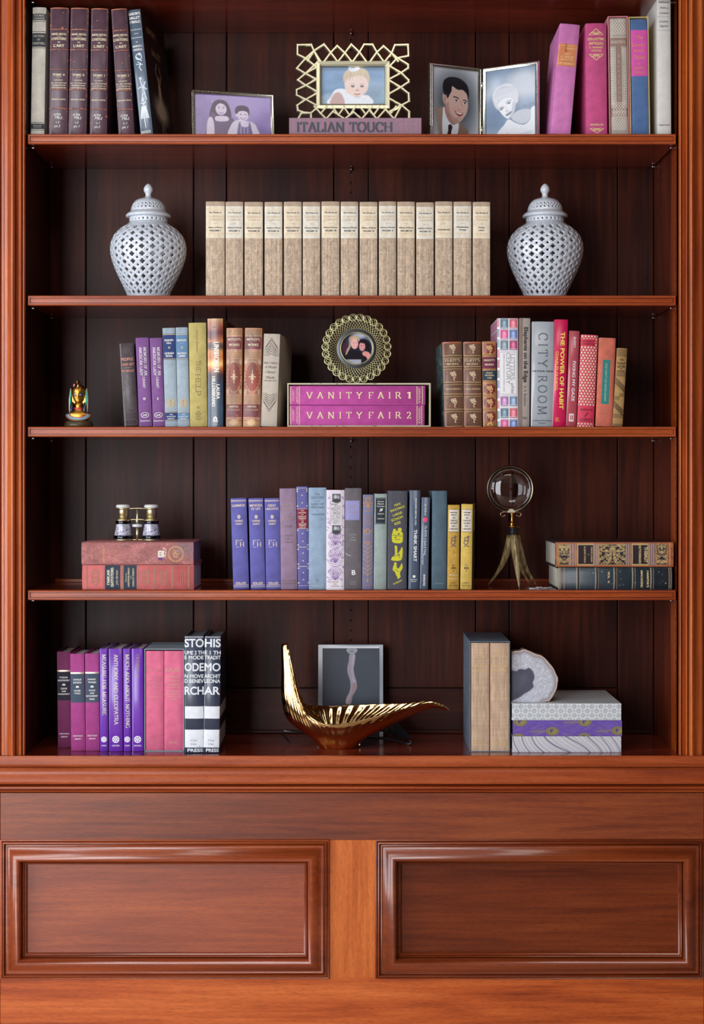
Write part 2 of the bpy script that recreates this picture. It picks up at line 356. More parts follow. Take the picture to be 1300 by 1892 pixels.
def color_grid(name, P, A, mat, parent=None, mask=None):
    """P: ny x nx x 3 points, A: ny x nx x 3 sRGB colours"""
    ny, nx = A.shape[:2]
    idx = np.arange(ny*nx).reshape(ny, nx)
    q = np.stack([idx[1:, :-1], idx[1:, 1:], idx[:-1, 1:], idx[:-1, :-1]], -1).reshape(-1, 4)
    if mask is not None: q = q[mask[:-1, :-1].reshape(-1)]
    me = bpy.data.meshes.new(name); me.vertices.add(ny*nx); me.vertices.foreach_set('co', P.reshape(-1).astype(np.float32))
    me.loops.add(len(q)*4); me.loops.foreach_set('vertex_index', q.reshape(-1).astype(np.int32))
    me.polygons.add(len(q)); me.polygons.foreach_set('loop_start', np.arange(0, len(q)*4, 4, dtype=np.int32))
    me.update(calc_edges=True); me.validate()
    at = me.color_attributes.new('Col', 'FLOAT_COLOR', 'POINT')
    c = np.ones((ny*nx, 4), np.float32); c[:, :3] = lin(np.clip(A.reshape(-1, 3), 0, 255)); at.data.foreach_set('color', c.reshape(-1))
    return link(name, me, mat, parent, True)
# ------------------------------------------------------------------ the room behind the camera
WALL = M('plain', (84, 46, 34)); CEIL = M('plain', (128, 122, 116)); RUG = M('cloth', (188, 166, 150)); WHITE = M('plain', (225, 225, 222))
XL, XR, YR, YB, HT = -3.2, 3.4, -5.0, .42, 3.6
g = G(); g.box(XL, XR, YR, YB, -.06, 0); tag(g.out('floor', RUG), kind='structure')
g = G(); g.box(XL, XR, YR, YB, HT, HT+.06); tag(g.out('ceiling', CEIL), kind='structure')
g = G(); g.box(XR, XR+.08, YR, YB, 0, HT); tag(g.out('wall_right', WALL), kind='structure')
g = G(); g.box(XL, XR, YB, YB+.08, 0, HT); tag(g.out('wall_front', WALL), kind='structure')
g = G()
for a, b, z0, z1 in ((YR, -3.35, 0, HT), (-1.25, YB, 0, HT), (-3.35, -1.25, 0, .4), (-3.35, -1.25, 3.1, HT)): g.box(XL-.08, XL, a, b, z0, z1)
tag(g.out('wall_left', WALL), kind='structure')
g = G()
for a, b, z0, z1 in ((XL, -3.15, 0, HT), (-1.15, XR, 0, HT), (-3.15, -1.15, 0, .06), (-3.15, -1.15, 3.3, HT)): g.box(a, b, YR-.08, YR, z0, z1)
tag(g.out('wall_rear', WALL), kind='structure')
g = G()
for x in (-3.15, -2.5, -1.84, -1.19): g.box(x, x+.04, -4.91, -4.87, .06, 3.3)
for z in (.06, .8, 1.6, 2.4, 3.26): g.box(-3.15, -1.15, -4.905, -4.875, z, z+.035)
tag(g.out('window_1', WHITE), kind='structure')
g = G()
for y in (-3.35, -2.32, -1.29): g.box(-3.11, -3.07, y, y+.04, .4, 3.1)
for z in (.4, 1.75, 3.06): g.box(-3.105, -3.075, -3.35, -1.25, z, z+.035)
tag(g.out('window_2', WHITE), kind='structure')
# ------------------------------------------------------------------ the bookcase
case = empty('bookcase', (0, 0, 0), 'built-in mahogany bookcase with fluted pilasters and a panelled base', 'bookcase')
YBK = .30
ZTOP = Z(-300); ZL = Z(1393)
def zz(py): return Z(py)
def holed_board(name, u0, u1, v0, v1, holes, rad, fn, mat, parent, sink=.006):
    """a board face in (u, v) with round pin holes cut into it; fn(u, v, depth) -> xyz"""
    G1 = G(); G2 = G(); us = sorted(set(round(h[0], 5) for h in holes)); e = rad*1.7
    G1v = []; cuts = [u0]
    for u in us: cuts += [u-e, u+e]
    cuts.append(u1)
    for i in range(0, len(cuts), 2):
        G1.add([fn(cuts[i], v0, 0), fn(cuts[i+1], v0, 0), fn(cuts[i+1], v1, 0), fn(cuts[i], v1, 0)], [(0, 1, 2, 3)])
    n = 12
    for u in us:
        vs = sorted(h[1] for h in holes if abs(h[0]-u) < 1e-4); last = v0
        for vv in vs:
            G1.add([fn(u-e, last, 0), fn(u+e, last, 0), fn(u+e, vv-e, 0), fn(u-e, vv-e, 0)], [(0, 1, 2, 3)]); last = vv+e
            o = []; q = []
            for k in range(n):
                a = 2*math.pi*(k+.5)/n; c, s = math.cos(a), math.sin(a); m = max(abs(c), abs(s))
                o.append((u+e*c/m, vv+e*s/m)); q.append((u+rad*c, vv+rad*s))
            G1.add([fn(*p, 0) for p in o]+[fn(*p, 0) for p in q], [(k, (k+1) % n, n+(k+1) % n, n+k) for k in range(n)])
            # square corners
            for cx in (-e, e):
                for cy in (-e, e):
                    near = sorted(o, key=lambda p: (p[0]-u-cx)**2+(p[1]-vv-cy)**2)[:2]
                    G1.add([fn(u+cx, vv+cy, 0), fn(*near[0], 0), fn(*near[1], 0)], [(0, 1, 2)])
            G2.add([fn(*p, 0) for p in q]+[fn(*p, sink) for p in q], [(k, (k+1) % n, n+(k+1) % n, n+k) for k in range(n)]+[tuple(range(n, 2*n))])
        G1.add([fn(u-e, last, 0), fn(u+e, last, 0), fn(u+e, v1, 0), fn(u-e, v1, 0)], [(0, 1, 2, 3)])
    b = G1.out(name, mat, parent)
    h = G2.out('pin_hole', HOLE, b); h['kind'] = 'stuff'
    return b
HOLE = M('plain', (14, 8, 7))
# back boards: photograph columns measured on the back plane
cols = [91, 158.5, 357.5, 418.5, 616.5, 680, 878.5, 940.5, 1140.5, 1207]
zrail = Z(1271, YBK)
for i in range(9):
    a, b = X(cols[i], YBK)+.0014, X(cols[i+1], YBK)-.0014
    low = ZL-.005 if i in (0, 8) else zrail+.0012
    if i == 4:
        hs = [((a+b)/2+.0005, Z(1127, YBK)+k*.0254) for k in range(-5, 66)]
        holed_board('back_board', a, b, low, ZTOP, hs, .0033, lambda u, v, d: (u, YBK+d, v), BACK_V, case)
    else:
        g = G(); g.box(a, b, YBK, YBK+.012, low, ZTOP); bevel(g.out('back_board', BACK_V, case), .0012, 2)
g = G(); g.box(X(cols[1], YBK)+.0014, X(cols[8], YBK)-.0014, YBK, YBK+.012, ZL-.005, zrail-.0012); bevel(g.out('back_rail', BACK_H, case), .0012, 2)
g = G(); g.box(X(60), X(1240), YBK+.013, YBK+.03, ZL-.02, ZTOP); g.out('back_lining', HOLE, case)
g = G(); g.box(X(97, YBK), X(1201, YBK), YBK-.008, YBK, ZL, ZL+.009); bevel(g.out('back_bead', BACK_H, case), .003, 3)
# side panels, with two rows of pin holes each
XLs, XRs = X(48.5), X(1252.5)
vrow = [Z(313)+(k-60)*.0254 for k in range(0, 76)]
for sgn, xs in ((1, XLs), (-1, XRs)):
    hl = [v for v in vrow if v > ZL+.02]; fn_ = lambda u, v, d: (xs-sgn*d, u, v)
    holed_board('side_front', -.002, .084, ZL-.02, ZTOP, [(.03, v) for v in hl], .003, fn_, WOOD_V if sgn < 0 else BACK_V, case)  # front strip of the same side, right one kept clear of painted shadow
    holed_board('side_panel', .0846, YBK, ZL-.02, ZTOP, [(.255, v) for v in hl], .003, fn_, SIDE_V if sgn < 0 else BACK_V, case)  # shadow painted into the rear part; left side dark throughout as unlit
    g = G(); g.box(min(xs-sgn*.02, xs-sgn*.007), max(xs-sgn*.02, xs-sgn*.007), -.002, YBK+.012, ZL-.02, ZTOP); g.out('side_core', BACK_V, case)
# pilasters
pil = [(-75, 20), (-75, -12), (-1, -12), (.3, -13.5), (2, -12.5), (2.5, -4), (4.3, -4), (4.8, -12), (6, -13), (9, -13), (13, -11.5), (16, -12.5),
       (20, -17), (23, -22), (25, -24.5), (27, -25), (29, -24), (30.8, -20), (31.2, -8), (32.6, -8), (33, -15), (34.3, -16.5), (35.5, -15),
       (36.5, -12.5), (39, -13.5), (41.5, -15.5), (42, -14), (42.4, -5), (43.8, -5), (44.2, -12), (45.5, -13.5), (47.2, -12.5), (47.9, -8), (48, 0), (48, 20)]
for sgn in (0, 1):
    g = G(); pr = pil if not sgn else [(1300.5-x, y) for x, y in reversed(pil)]
    g.extrude(pr, ZL, ZTOP, lambda p, s: (X(p[0]), p[1]*.001, s)); autosmooth(g.out('pilaster', WOOD_V, case), 78)
# ledge and base mouldings, swept along x
PX0, PX1 = X(-130), X(1430)
def lz(p): return ZL if p <= 1393 else min(ZL-.0001*(p-1393), Z(p, -.015))
def sweep(name, prof, mat=WOOD_H, yy=-.015):
    g = G(); g.extrude(prof, PX0, PX1, lambda p, s: (s, p[1]*.001, lz(p[0]))); return autosmooth(g.out(name, mat, case), 48)
led = sweep('ledge', [(1416.2, 310), (1393, 310), (1393, 0), (1393.2, -12), (1393.6, -19), (1394.6, -22.5), (1396, -23.5), (1410.6, -23.5), (1411.4, -22), (1412.2, -22), (1412.8, -24.5), (1414, -25.5), (1415.2, -24.5), (1416.2, -20)], UNDER)
g = G(); g.extrude([(1394.4, -22.6), (1396, -23.8), (1410.6, -23.8), (1411.4, -22.3), (1412.2, -22.3), (1412.8, -24.8), (1414, -25.8), (1415.2, -24.8), (1416.2, -20.2)], PX0, PX1, lambda p, s: (s, p[1]*.001, lz(p[0])))
autosmooth(g.out('ledge_nosing', WOOD_H, case), 48)
sweep('crown_moulding', [(1416.6, 20), (1417.2, 4), (1417.6, -13), (1418.5, -14.5), (1421, -16), (1424, -19), (1427, -20.5), (1432, -20), (1438, -18.5), (1443, -19), (1447, -18.8), (1449, -16), (1449.8, 12), (1453, 12), (1453, 20)])
sweep('base_bead', [(1453, 20), (1453.2, -13), (1454.5, -16.5), (1456.5, -17), (1458.4, -14), (1459.0, -6), (1460.0, -6), (1460.4, -11), (1462, -13), (1464.4, -11), (1464.8, -5), (1465.2, 20)])
FY = -.006
JX = [X(1.2), X(1299)]
for a, b in ((PX0, JX[0]), (JX[0]+.0006, JX[1]-.0006), (JX[1], PX1)):
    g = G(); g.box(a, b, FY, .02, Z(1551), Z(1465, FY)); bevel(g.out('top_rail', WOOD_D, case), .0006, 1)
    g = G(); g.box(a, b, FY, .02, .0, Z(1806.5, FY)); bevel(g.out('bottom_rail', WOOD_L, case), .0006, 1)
g = G(); g.box(X(604), X(697), FY+.0004, .02, Z(1807), Z(1551)); bevel(g.out('centre_stile', STILE, case), .0005, 1)
for a, b in ((-130, 6), (1293, 1430)):
    g = G(); g.box(X(a), X(b), FY+.0004, .02, Z(1807), Z(1551)); g.out('side_stile', WOOD_V, case)
fp = [(0, FY*1000), (0, -9.5), (1.2, -12), (2.5, -11.5), (2.9, -7), (3.3, -7), (3.6, -10.5), (5.2, -16.5), (6.8, -17.5), (7.8, -14), (8.2, -7.5), (8.9, -7.5), (9.2, -12), (12.4, -12.6), (13.2, -11.8), (15, -12.5),
      (18.5, -17), (22, -24), (26, -30), (30, -33.5), (34, -33.8), (37, -30), (39, -23), (39.7, -13), (40.0, -5), (40.9, -5), (41.2, -12), (42.2, -14.2), (43.3, -12.5), (43.6, -5.5), (44.4, -5.5), (44.7, -8), (46.4, -7), (46.7, -2), (47.2, 3)]
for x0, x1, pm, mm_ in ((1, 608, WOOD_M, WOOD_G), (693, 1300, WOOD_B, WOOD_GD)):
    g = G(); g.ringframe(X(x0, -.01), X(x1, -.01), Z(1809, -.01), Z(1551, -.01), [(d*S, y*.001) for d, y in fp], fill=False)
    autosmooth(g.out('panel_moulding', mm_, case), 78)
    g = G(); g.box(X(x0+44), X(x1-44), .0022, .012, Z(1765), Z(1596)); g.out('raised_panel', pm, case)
g = G(); g.box(PX0, PX1, .013, .35, 0, Z(1440)); g.out('base_carcass', HOLE, case)
g = G(); g.box(X(-75), X(1376), -.03, .4, ZTOP, ZTOP+.03); g.out('top_board', WOOD_H, case)
# ------------------------------------------------------------------ shelves
SHT = [Z(247.5), Z(546), Z(788.5), Z(1090.5), Z(1393)]      # top surfaces, shelf 0 is the highest in view
TH = 18.5*S
names = ['long mahogany shelf under the photo frames and art books', 'long mahogany shelf under the two pierced jars',
         'long mahogany shelf under the small bust and round frame', 'long mahogany shelf under the opera glasses and magnifier']
XS0, XS1 = X(51), X(1248.5)
def shelf(ztop, label, x0=XS0, x1=XS1):
    t = empty('shelf', (0, 0, ztop), label, 'shelf', 'adjustable shelves across the bookcase')
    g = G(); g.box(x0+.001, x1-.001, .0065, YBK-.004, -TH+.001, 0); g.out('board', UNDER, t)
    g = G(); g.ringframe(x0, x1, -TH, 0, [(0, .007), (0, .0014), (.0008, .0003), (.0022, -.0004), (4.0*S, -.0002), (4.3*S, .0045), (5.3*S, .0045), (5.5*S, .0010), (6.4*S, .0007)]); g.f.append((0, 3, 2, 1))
    autosmooth(g.out('edge_moulding', WOOD_H, t), 30)
    return t
for i in range(4):
    t = shelf(SHT[i], names[i])
    if i == 3:
        g = G(); g.box(XS0+.01, XS1-.01, YBK-.014, YBK-.004, 0, .0085); bevel(g.out('back_strip', WOOD_H, t), .001, 1)
shelf(Z(-5)+TH, 'uppermost mahogany shelf, only its underside showing along the top edge')
STEEL = M('metal', (190, 190, 195))
for zt in [s-TH for s in SHT[:4]]+[Z(-5)]:
    for x, sg in ((XLs, 1), (XRs, -1)):
        for y in (.03, .255):
            g = G(); zc = zt-.0031
            g.tube([(x-sg*.004, y, zc), (x+sg*.011, y, zc), (x+sg*.0125, y, zc), (x+sg*.0135, y, zc)], [.0026, .0026, .0024, .0012], 12); g.out('shelf_pin', STEEL, case, True)
    g = G(); g.tube([(X(648.5, YBK), YBK+.004, zt-.0031), (X(648.5, YBK), YBK-.011, zt-.0031), (X(648.5, YBK), YBK-.0135, zt-.0031)], [.0028, .0028, .0014], 12); g.out('shelf_pin', STEEL, case, True)
# ------------------------------------------------------------------ books
def cut_and_wrap(V, F, w, fn, mat, name, parent):
    """flat lettering bent round a spine of width w: cut into narrow columns, then mapped by fn(x, z)"""
    bm = bmesh.new(); vs = [bm.verts.new((p[0], p[2] if len(p) > 2 else 0, p[1])) for p in V]
    for f in F:
        if len(set(f)) >= 3:
            try: bm.faces.new([vs[i] for i in f])
            except ValueError: pass
    if w:
        for k in range(1, 14):
            x = -w/2+w*k/14
            bmesh.ops.bisect_plane(bm, geom=bm.verts[:]+bm.edges[:]+bm.faces[:], plane_co=(x, 0, 0), plane_no=(1, 0, 0))
    for v in bm.verts:
        e = v.co.y; q = fn(v.co.x, v.co.z); v.co = (q[0], q[1]-e, q[2])
    me = bpy.data.meshes.new(name); bm.to_mesh(me); bm.free()
    return link(name, me, mat, parent)
class Bk: pass
def make_book(W, H, T, cov, b=.003, p=2.6, t=.0022, pages=(225, 215, 195), kind='cloth', edge=None, joint=True):
    """local frame: x thickness, y depth (0 at the spine shoulders), z height. Returns list of (name, G/mat)"""
    n = 14; us = [-1+2*i/n for i in range(n+1)]
    f = lambda u: -b*(1-abs(u)**p)
    outer = [(u*W/2, f(u)) for u in us]
    if joint: R_ = [(W/2, .0035), (W/2-.0009, .0055), (W/2, .008), (W/2, T)]
    else: R_ = [(W/2, T)]
    inner = [(W/2-t, T)]+[((W/2-t)*u, f(u)+t+.0006) for u in reversed(us)]+[(-W/2+t, T)]
    Ls = [(-x, y) for x, y in reversed(R_)]
    pts = outer+R_+inner+Ls; m = len(pts); no = len(outer)+len(R_)
    def lvl(z, c):
        r = []
        for i, (x, y) in enumerate(pts):
            s = 1 if (i < no or i >= m-len(Ls)) else -1
            r.append((x*(1-s*c/(W/2)) if s > 0 else x, y+(c if (s > 0 and y < .003) else 0)-(0), z))
        return r
    c = min(.0007, t*.3)
    v = lvl(0, c)+lvl(c, 0)+lvl(H-c, 0)+lvl(H, c)
    fc = []
    for k in range(3):
        for i in range(m): fc.append((k*m+i, k*m+(i+1) % m, k*m+m+(i+1) % m, k*m+m+i))
    # end caps as strips between outer and inner outlines
    def cap(o, top):
        q = []
        a = list(range(0, no)); bb = list(range(no, m-len(Ls)))
        # right board
        rb = [no-len(R_)-1+i for i in range(len(R_)+1)]
        q.append(tuple(rb+[no, no+1]))
        lb = [m-len(Ls)+i for i in range(len(Ls))]+[0]
        q.append(tuple([no+n+1, no+n+2]+lb))
        for i in range(n): q.append((i, i+1, no+1+n-(i+1), no+1+n-i))
        for r in q: fc.append(tuple(j+o for j in (r if top else reversed(r))))
    cap(0, False); cap(3*m, True)
    out = [('cover', v, fc, M(kind, cov))]
    pw = W/2-t; zt, zb = H-.003-min(.002, H*.01), .003
    pv = []; yb = T-.004
    for z in (zb, zt):
        pv += [(pw*u*.998, f(u)+t+.0012, z) for u in us]+[(pw*.998, yb, z), (-pw*.998, yb, z)]
    k = n+3
    pf = [tuple(reversed(range(k))), tuple(range(k, 2*k))]+[(i, (i+1) % k, k+(i+1) % k, k+i) for i in range(k)]
    out.append(('pages', pv, pf, M('pages', pages)))
    return out, f
BOOKS = []
def book(sh, xs, top, label, cov, deco=(), y0=.018, T=.16, yaw=0, b=3.0, p=2.6, kind='cloth', pages=(222, 212, 192), flat=0, bot=None,
         zbase=None, group=None, name='book', t=2.2, fixz=None, cat='book', joint=True):
    """standing: xs = (left top, right top, left bottom, right bottom) in photo px; top = photo row of the spine's head.
       flat=-1/+1: lying with head to the left/right; xs = (left, right), top = upper row, bot = lower row"""
    f0 = S*(D+y0)/D
    if not flat:
        if len(xs) == 2: xs = (xs[0], xs[1], xs[0], xs[1])
        xt = (xs[0]+xs[1])/2; xb = (xs[2]+xs[3])/2; Wp = ((xs[1]-xs[0])+(xs[3]-xs[2]))/2
        zb = SHT[sh] if zbase is None else zbase
        Hh = Z(top, y0)-zb; ang = math.atan2((xt-xb)*f0, Hh); H = Hh/math.cos(ang); W = Wp*f0*math.cos(ang)
        up = abs(math.sin(ang))*W/2; H -= up
        base = Vector(((xb-CX)*f0, y0, zb+up+.0002)); rot = Euler((0, ang, 0)).to_matrix()
        rot = Matrix.Rotation(math.radians(yaw), 3, 'Z') @ rot
        amap = lambda q: (Z(q, y0)-zb-up)/math.cos(ang)
        sgn = 1
    else:
        H = (xs[1]-xs[0])*f0; W = (bot-top)*f0; ang = flat*math.pi/2
        zc = (Z(top, y0)+Z(bot, y0))/2 if fixz is None else fixz+W/2
        base = Vector(((xs[1] if flat < 0 else xs[0])-CX, 0, 0))*f0; base.y = y0; base.z = zc
        rot = Matrix.Rotation(math.radians(yaw), 3, 'Z') @ Euler((0, ang, 0)).to_matrix()
        amap = (lambda q: (xs[1]-q)*f0) if flat < 0 else (lambda q: (q-xs[0])*f0)
    W -= .0005; b *= .001; t *= .001
    parts, f = make_book(W, H, T, cov, b, p, min(t, W*.16), pages, kind, joint=joint)
    if group is None: group = ('books lying flat' if flat else ['books standing on the shelf of framed photographs', '', 'books standing on the shelf with the round frame', 'books standing on the shelf with the magnifier', 'books standing on the shelf with the brass bowl'][sh])
    root = empty(name, base, label, cat, group); root.rotation_euler = rot.to_euler()
    for nm, v, fc, m in parts: autosmooth(mesh(nm, v, fc, m, root), 50)
    ys = lambda x: f(max(-1, min(1, 2*x/W)))
    buckets = {}; nlab = 0; nrr = 0
    eps = {'J': .0015, 'R': .00028, 'S': .0005, 'T': .0007, 'Q': .0004}
    for d in deco:
        k = d[0]
        if k == 'R': nrr += 1
        if k == 'R':      # ('R', a0, a1, colour, u0, u1, kind)
            a0, a1, c = d[1:4]; u0, u1 = (d[4], d[5]) if len(d) > 4 else (-.985, .985); kd = d[6] if len(d) > 6 else 'paper'
            za, zb2 = sorted((amap(a0), amap(a1))); n = 12; V = []; F = []
            for i in range(n+1):
                x = W/2*(u0+(u1-u0)*i/n); V += [(x, za, nrr*2.2e-6), (x, zb2, nrr*2.2e-6)]
            F = [(2*i, 2*i+2, 2*i+3, 2*i+1) for i in range(n)]
            nm = 'label' if (abs(a1-a0)*f0 > .006) else 'stripe'; nlab += 1
            key = (nm, M(kd, c), 'R', nlab if nm == 'label' else 0)
        elif k == 'J':    # worn ragged streak ('J', [(u, a, thickness px)], colour)
            V = []; c = d[2]
            for u_, a_, th_ in d[1]: V += [(W/2*u_*.98, amap(a_)-th_*f0/2-.0001), (W/2*u_*.98, amap(a_)+th_*f0/2)]
            F = [(2*i, 2*i+2, 2*i+3, 2*i+1) for i in range(len(d[1])-1)]; key = ('worn_streak', M('leather', c), 'J', 0)
        elif k == 'T':    # ('T', mode, a, h, wid, text, colour, font, dx, kind)
            mode, a, h, wid, s, c = d[1:7]; fn_ = d[7] if len(d) > 7 else 's'; dx = d[8] if len(d) > 8 else 0; kd = d[9] if len(d) > 9 else 'ink'
            V, F = text2d(s, h*f0, wid*f0, fn_)
            if isinstance(a, tuple): a = (a[0]+a[1])/2
            za = amap(a); rz = {'h': 0, 'v': -90, 'r': 90, 'u': 180}[mode]+(d[10] if len(d) > 10 else 0)
            cr, sr = math.cos(math.radians(rz)), math.sin(math.radians(rz))
            V = [(q[0]*cr-q[1]*sr+dx*f0, q[0]*sr+q[1]*cr+za, q[2]) for q in V]; key = ('lettering', M(kd, c), 'T', 0)
        elif k == 'S':    # ('S', [polylines (dx, a)], width px, colour, kind)
            V = []; F = []
            for pl in d[1]:
                pl2 = [(q[0]*f0, amap(q[1])) for q in pl]; a_, b_ = stroke(pl2, d[2]*f0); o = len(V); V += a_; F += [tuple(i+o for i in q) for q in b_]
            key = ('marking', M(d[4] if len(d) > 4 else 'ink', d[3]), 'S', 0)
        elif k == 'B':    # raised band ('B', a, height px, colour)
            z0 = amap(d[1]); hh = d[2]*f0/2; n = 14; m_ = 6; V = []; F = []
            for i in range(n+1):
                u = -1+2*i/n; x = W/2*u*1.005
                for j in range(m_+1):
                    aa = math.pi*j/m_; V.append((x, f(u)*1.0-.0011*math.sin(aa)-.0002, z0-hh*math.cos(aa)))
            F = [(i*(m_+1)+j, (i+1)*(m_+1)+j, (i+1)*(m_+1)+j+1, i*(m_+1)+j+1) for i in range(n) for j in range(m_)]
            mesh('raised_band', V, F, M(d[4] if len(d) > 4 else 'leather', d[3]), root, True); continue
        elif k == 'C':    # canvas ('C', a0, a1, array, rough, coat)
            A = d[3]; ny, nx = A.shape[:2]; za, zb2 = amap(d[1]), amap(d[2])
            if flat: A = np.rot90(A, -flat).copy(); ny, nx = A.shape[:2]; za, zb2 = max(za, zb2), min(za, zb2)
            uu = np.linspace(-.998, .998, nx)*W/2; zz_ = np.linspace(za, zb2, ny)
            P = np.zeros((ny, nx, 3)); P[..., 0] = uu[None]; P[..., 1] = np.array([ys(x) for x in uu])[None]-.00018; P[..., 2] = zz_[:, None]
            color_grid('spine_print', P, A, vcol(d[4] if len(d) > 4 else .55, d[5] if len(d) > 5 else 0), root); continue
        elif k == 'F':    # cover print ('F', side, a0, a1, array, y1)
            A = d[4]; ny, nx = A.shape[:2]; sd = d[1]; P = np.zeros((ny, nx, 3)); P[..., 0] = sd*(W/2+.0003)
            P[..., 1] = np.linspace(.004, d[5], nx)[None]; P[..., 2] = np.linspace(amap(d[2]), amap(d[3]), ny)[:, None]
            color_grid('cover_print', P, A, vcol(d[6] if len(d) > 6 else .4, .2), root); continue
        elif k == 'W':    # writing on the right cover ('W', depth m, a, h px, wid px, text, colour, font)
            V, F = text2d(d[5], d[3]*f0, d[4]*f0, d[7]); za = amap(d[2])
            cut_and_wrap(V, F, 0, lambda x, z: (W/2+.0009, d[1]+x, za+z), M('ink', d[6]), 'lettering', root); continue
        bk = buckets.setdefault(key, ([], [])); o = len(bk[0]); bk[0].extend(V); bk[1].extend([tuple(i+o for i in q) for q in F])
    for (nm, m, e, _n), (V, F) in buckets.items():
        ee = eps[e]
        cut_and_wrap(V, F, W if e != 'R' else 0, lambda x, z: (x, ys(x)-ee, z), m, nm, root)
    r = Bk(); r.root = root; r.W, r.H, r.T, r.f0, r.ys, r.amap = W, H, T, f0, ys, amap
    return r
def slipcase(x0, x1, top, zbase, y0, T, label, col, t=2.2, inner=(60, 50, 50), kind='paper', group=None, lean=0, zh=None, bot=None, xtop=0):
    """open-fronted case, mouth towards the viewer"""
    f0 = S*(D+y0)/D; W = (x1-x0)*f0; H = (Z(top, y0)-zbase); t *= .001
    root = empty('slipcase', (((x0+x1)/2-CX)*f0, y0, zbase+.0002), label, 'slipcase', group or 'slipcases holding upright volumes')
    if lean: root.rotation_euler = (0, lean, 0)
    g = G()
    g.box(-W/2, -W/2+t, 0, T, 0, H, .0004); g.box(W/2-t, W/2, 0, T, 0, H, .0004)
    g.box(-W/2+t, W/2-t, .0002, T, H-t, H); g.box(-W/2+t, W/2-t, .0002, T, 0, t); g.box(-W/2+t, W/2-t, T-t, T-.0002, t, H-t)
    o = g.out('case_walls', M(kind, col), root)
    r = Bk(); r.root = root; r.W, r.H, r.f0 = W, H, f0; r.t = t
    return r
GOLD = (200, 160, 95); GOLDL = (226, 200, 140); WHT = (232, 230, 226)
def T(mode, a, h, wid, s, c, font='s', dx=0, kind='ink', rot=0): return ('T', mode, a, h, wid, s, c, font, dx, kind, rot)
def ln(y, c, u=.97, th=1.0, kind='ink'): return ('R', y-th/2, y+th/2, c, -u, u, kind)
def lines(h, items):
    """items: (row, cap height, width, text, colour, font)"""
    return [T(h, *i[:2], i[2], i[3], i[4], i[5] if len(i) > 5 else 's', i[6] if len(i) > 6 else 0) for i in items]
def flower(cx, cy, r, n=8):
    return [[(cx+r*.25*math.cos(a), cy+r*.25*math.sin(a)), (cx+r*math.cos(a), cy+r*math.sin(a))] for a in [2*math.pi*i/n for i in range(n)]]
def circ(cx, cy, r, n=16, a0=0, a1=360, ry=None):
    ry = r if ry is None else ry
    return [(cx+r*math.cos(math.radians(a0+(a1-a0)*i/n)), cy+ry*math.sin(math.radians(a0+(a1-a0)*i/n))) for i in range(n+1)]
def rectl(x0, y0, x1, y1): return [(x0, y0), (x1, y0), (x1, y1), (x0, y1), (x0, y0)]
# ---- top shelf, left
DG = (46, 50, 58); CR = (196, 190, 178)
book(0, (60, 86, 57, 81.5), 14, 'narrow cream book with dark grey title bands, first on the top shelf', CR, [
    ('R', 26, 38, DG), ('R', 62, 87, DG), ('R', 229, 239, DG), ln(40.5, DG), ln(59, DG), ln(89, DG), ln(227, DG), ln(241, DG),
    *lines('h', [(29.5, 3.6, 20, 'THOMAS', CR), (34.8, 3.6, 20, 'CRAVEN', CR), (67.5, 3.6, 21, 'THE STORY', CR), (74, 3, 6, 'OF', CR), (81, 4, 23, 'PAINTING', CR),
                 (232.5, 1.6, 16, 'SIMON AND', CR), (235.5, 1.6, 14, 'SCHUSTER', CR)])], kind='cloth', T=.19, yaw=-1)
PLUM = (84, 58, 70); RUST = (184, 106, 66); IV = (222, 208, 176)
def tome(xs, top, vol, part, hand, lab, wear):
    b_ = [56, 93, 130, 166.5, 202]; de = []
    for q in b_:
        de.append(('B', q+top-15.5, 2.8, PLUM)); 
        de.append(('J', [(u_/10, q+top-15.5+random.uniform(-1.1, .5), random.uniform(.2, 2.0) if random.random() < .8 else 0) for u_ in range(-10, 11)], RUST))
    de += [('R', top+.2, top+1.9, RUST, -.97, .97, 'leather')]
    for k in range(wear):
        u = random.uniform(-.95, .9); y = random.uniform(top+4, 243); de.append(('R', y, y+random.uniform(.7, 3), RUST, u, u+random.uniform(.03, .2), 'leather'))
    for k in range(16):
        y = random.uniform(top+2, 240); s_ = random.choice((-1, 1)); de.append(('R', y, y+random.uniform(1.5, 5), RUST, .985-random.uniform(.03, .09) if s_ > 0 else -.985, .985 if s_ > 0 else -.985+random.uniform(.03, .08), 'leather'))
    o = top-15
    de += [d if d[0] != 'R' or True else d for d in lines('h', [(64+o, 3.2, 28, 'ANDRE MICHEL', IV, 'S'), (72.6+o, 4.2, 27, "L'HISTOIRE", IV, 'S'), (79+o, 2.2, 5, 'DE', IV, 'S'), (85.5+o, 4.6, 20, "L'ART", IV, 'S'),
                       (139+o, 3.6, 22, vol, IV, 'S'), (149+o, 1.7, 15, part[0], IV, 'S'), (154.3+o, 1.9, 28, part[1], IV, 'S'), (158.6+o, 1.9, 25, part[2], IV, 'S'), (163+o, 1.8, 27, part[3], IV, 'S'),
                       (184.5+o, 2.3, 26, 'PREMIERE PARTIE' if wear % 2 else 'DEUXIEME PARTIE', IV, 'S')])]
    de += [T('h', 212.5+o, 5, 13, 'A709', WHT, 'i', -2, rot=-4), T('h', 218+o, 5, 13, 'M62', WHT, 'i', 1, rot=-4), T('h', 226.5+o, 4, 7, hand[0], WHT, 'i', -1), T('h', 233.5+o, 4.4, 10, hand[1], WHT, 'i', -1)]
    de += [ln(67.6+o, IV, .28, .5), ln(143+o, IV, .28, .5)]
    book(0, xs, top, lab, PLUM, de, kind='leather', T=.20, b=4.5, p=2.3, t=3, group=None)
e2 = ('EXPOSITION', 'DE L ART CHRETIEN', 'FORMATION', 'EXPANSION')
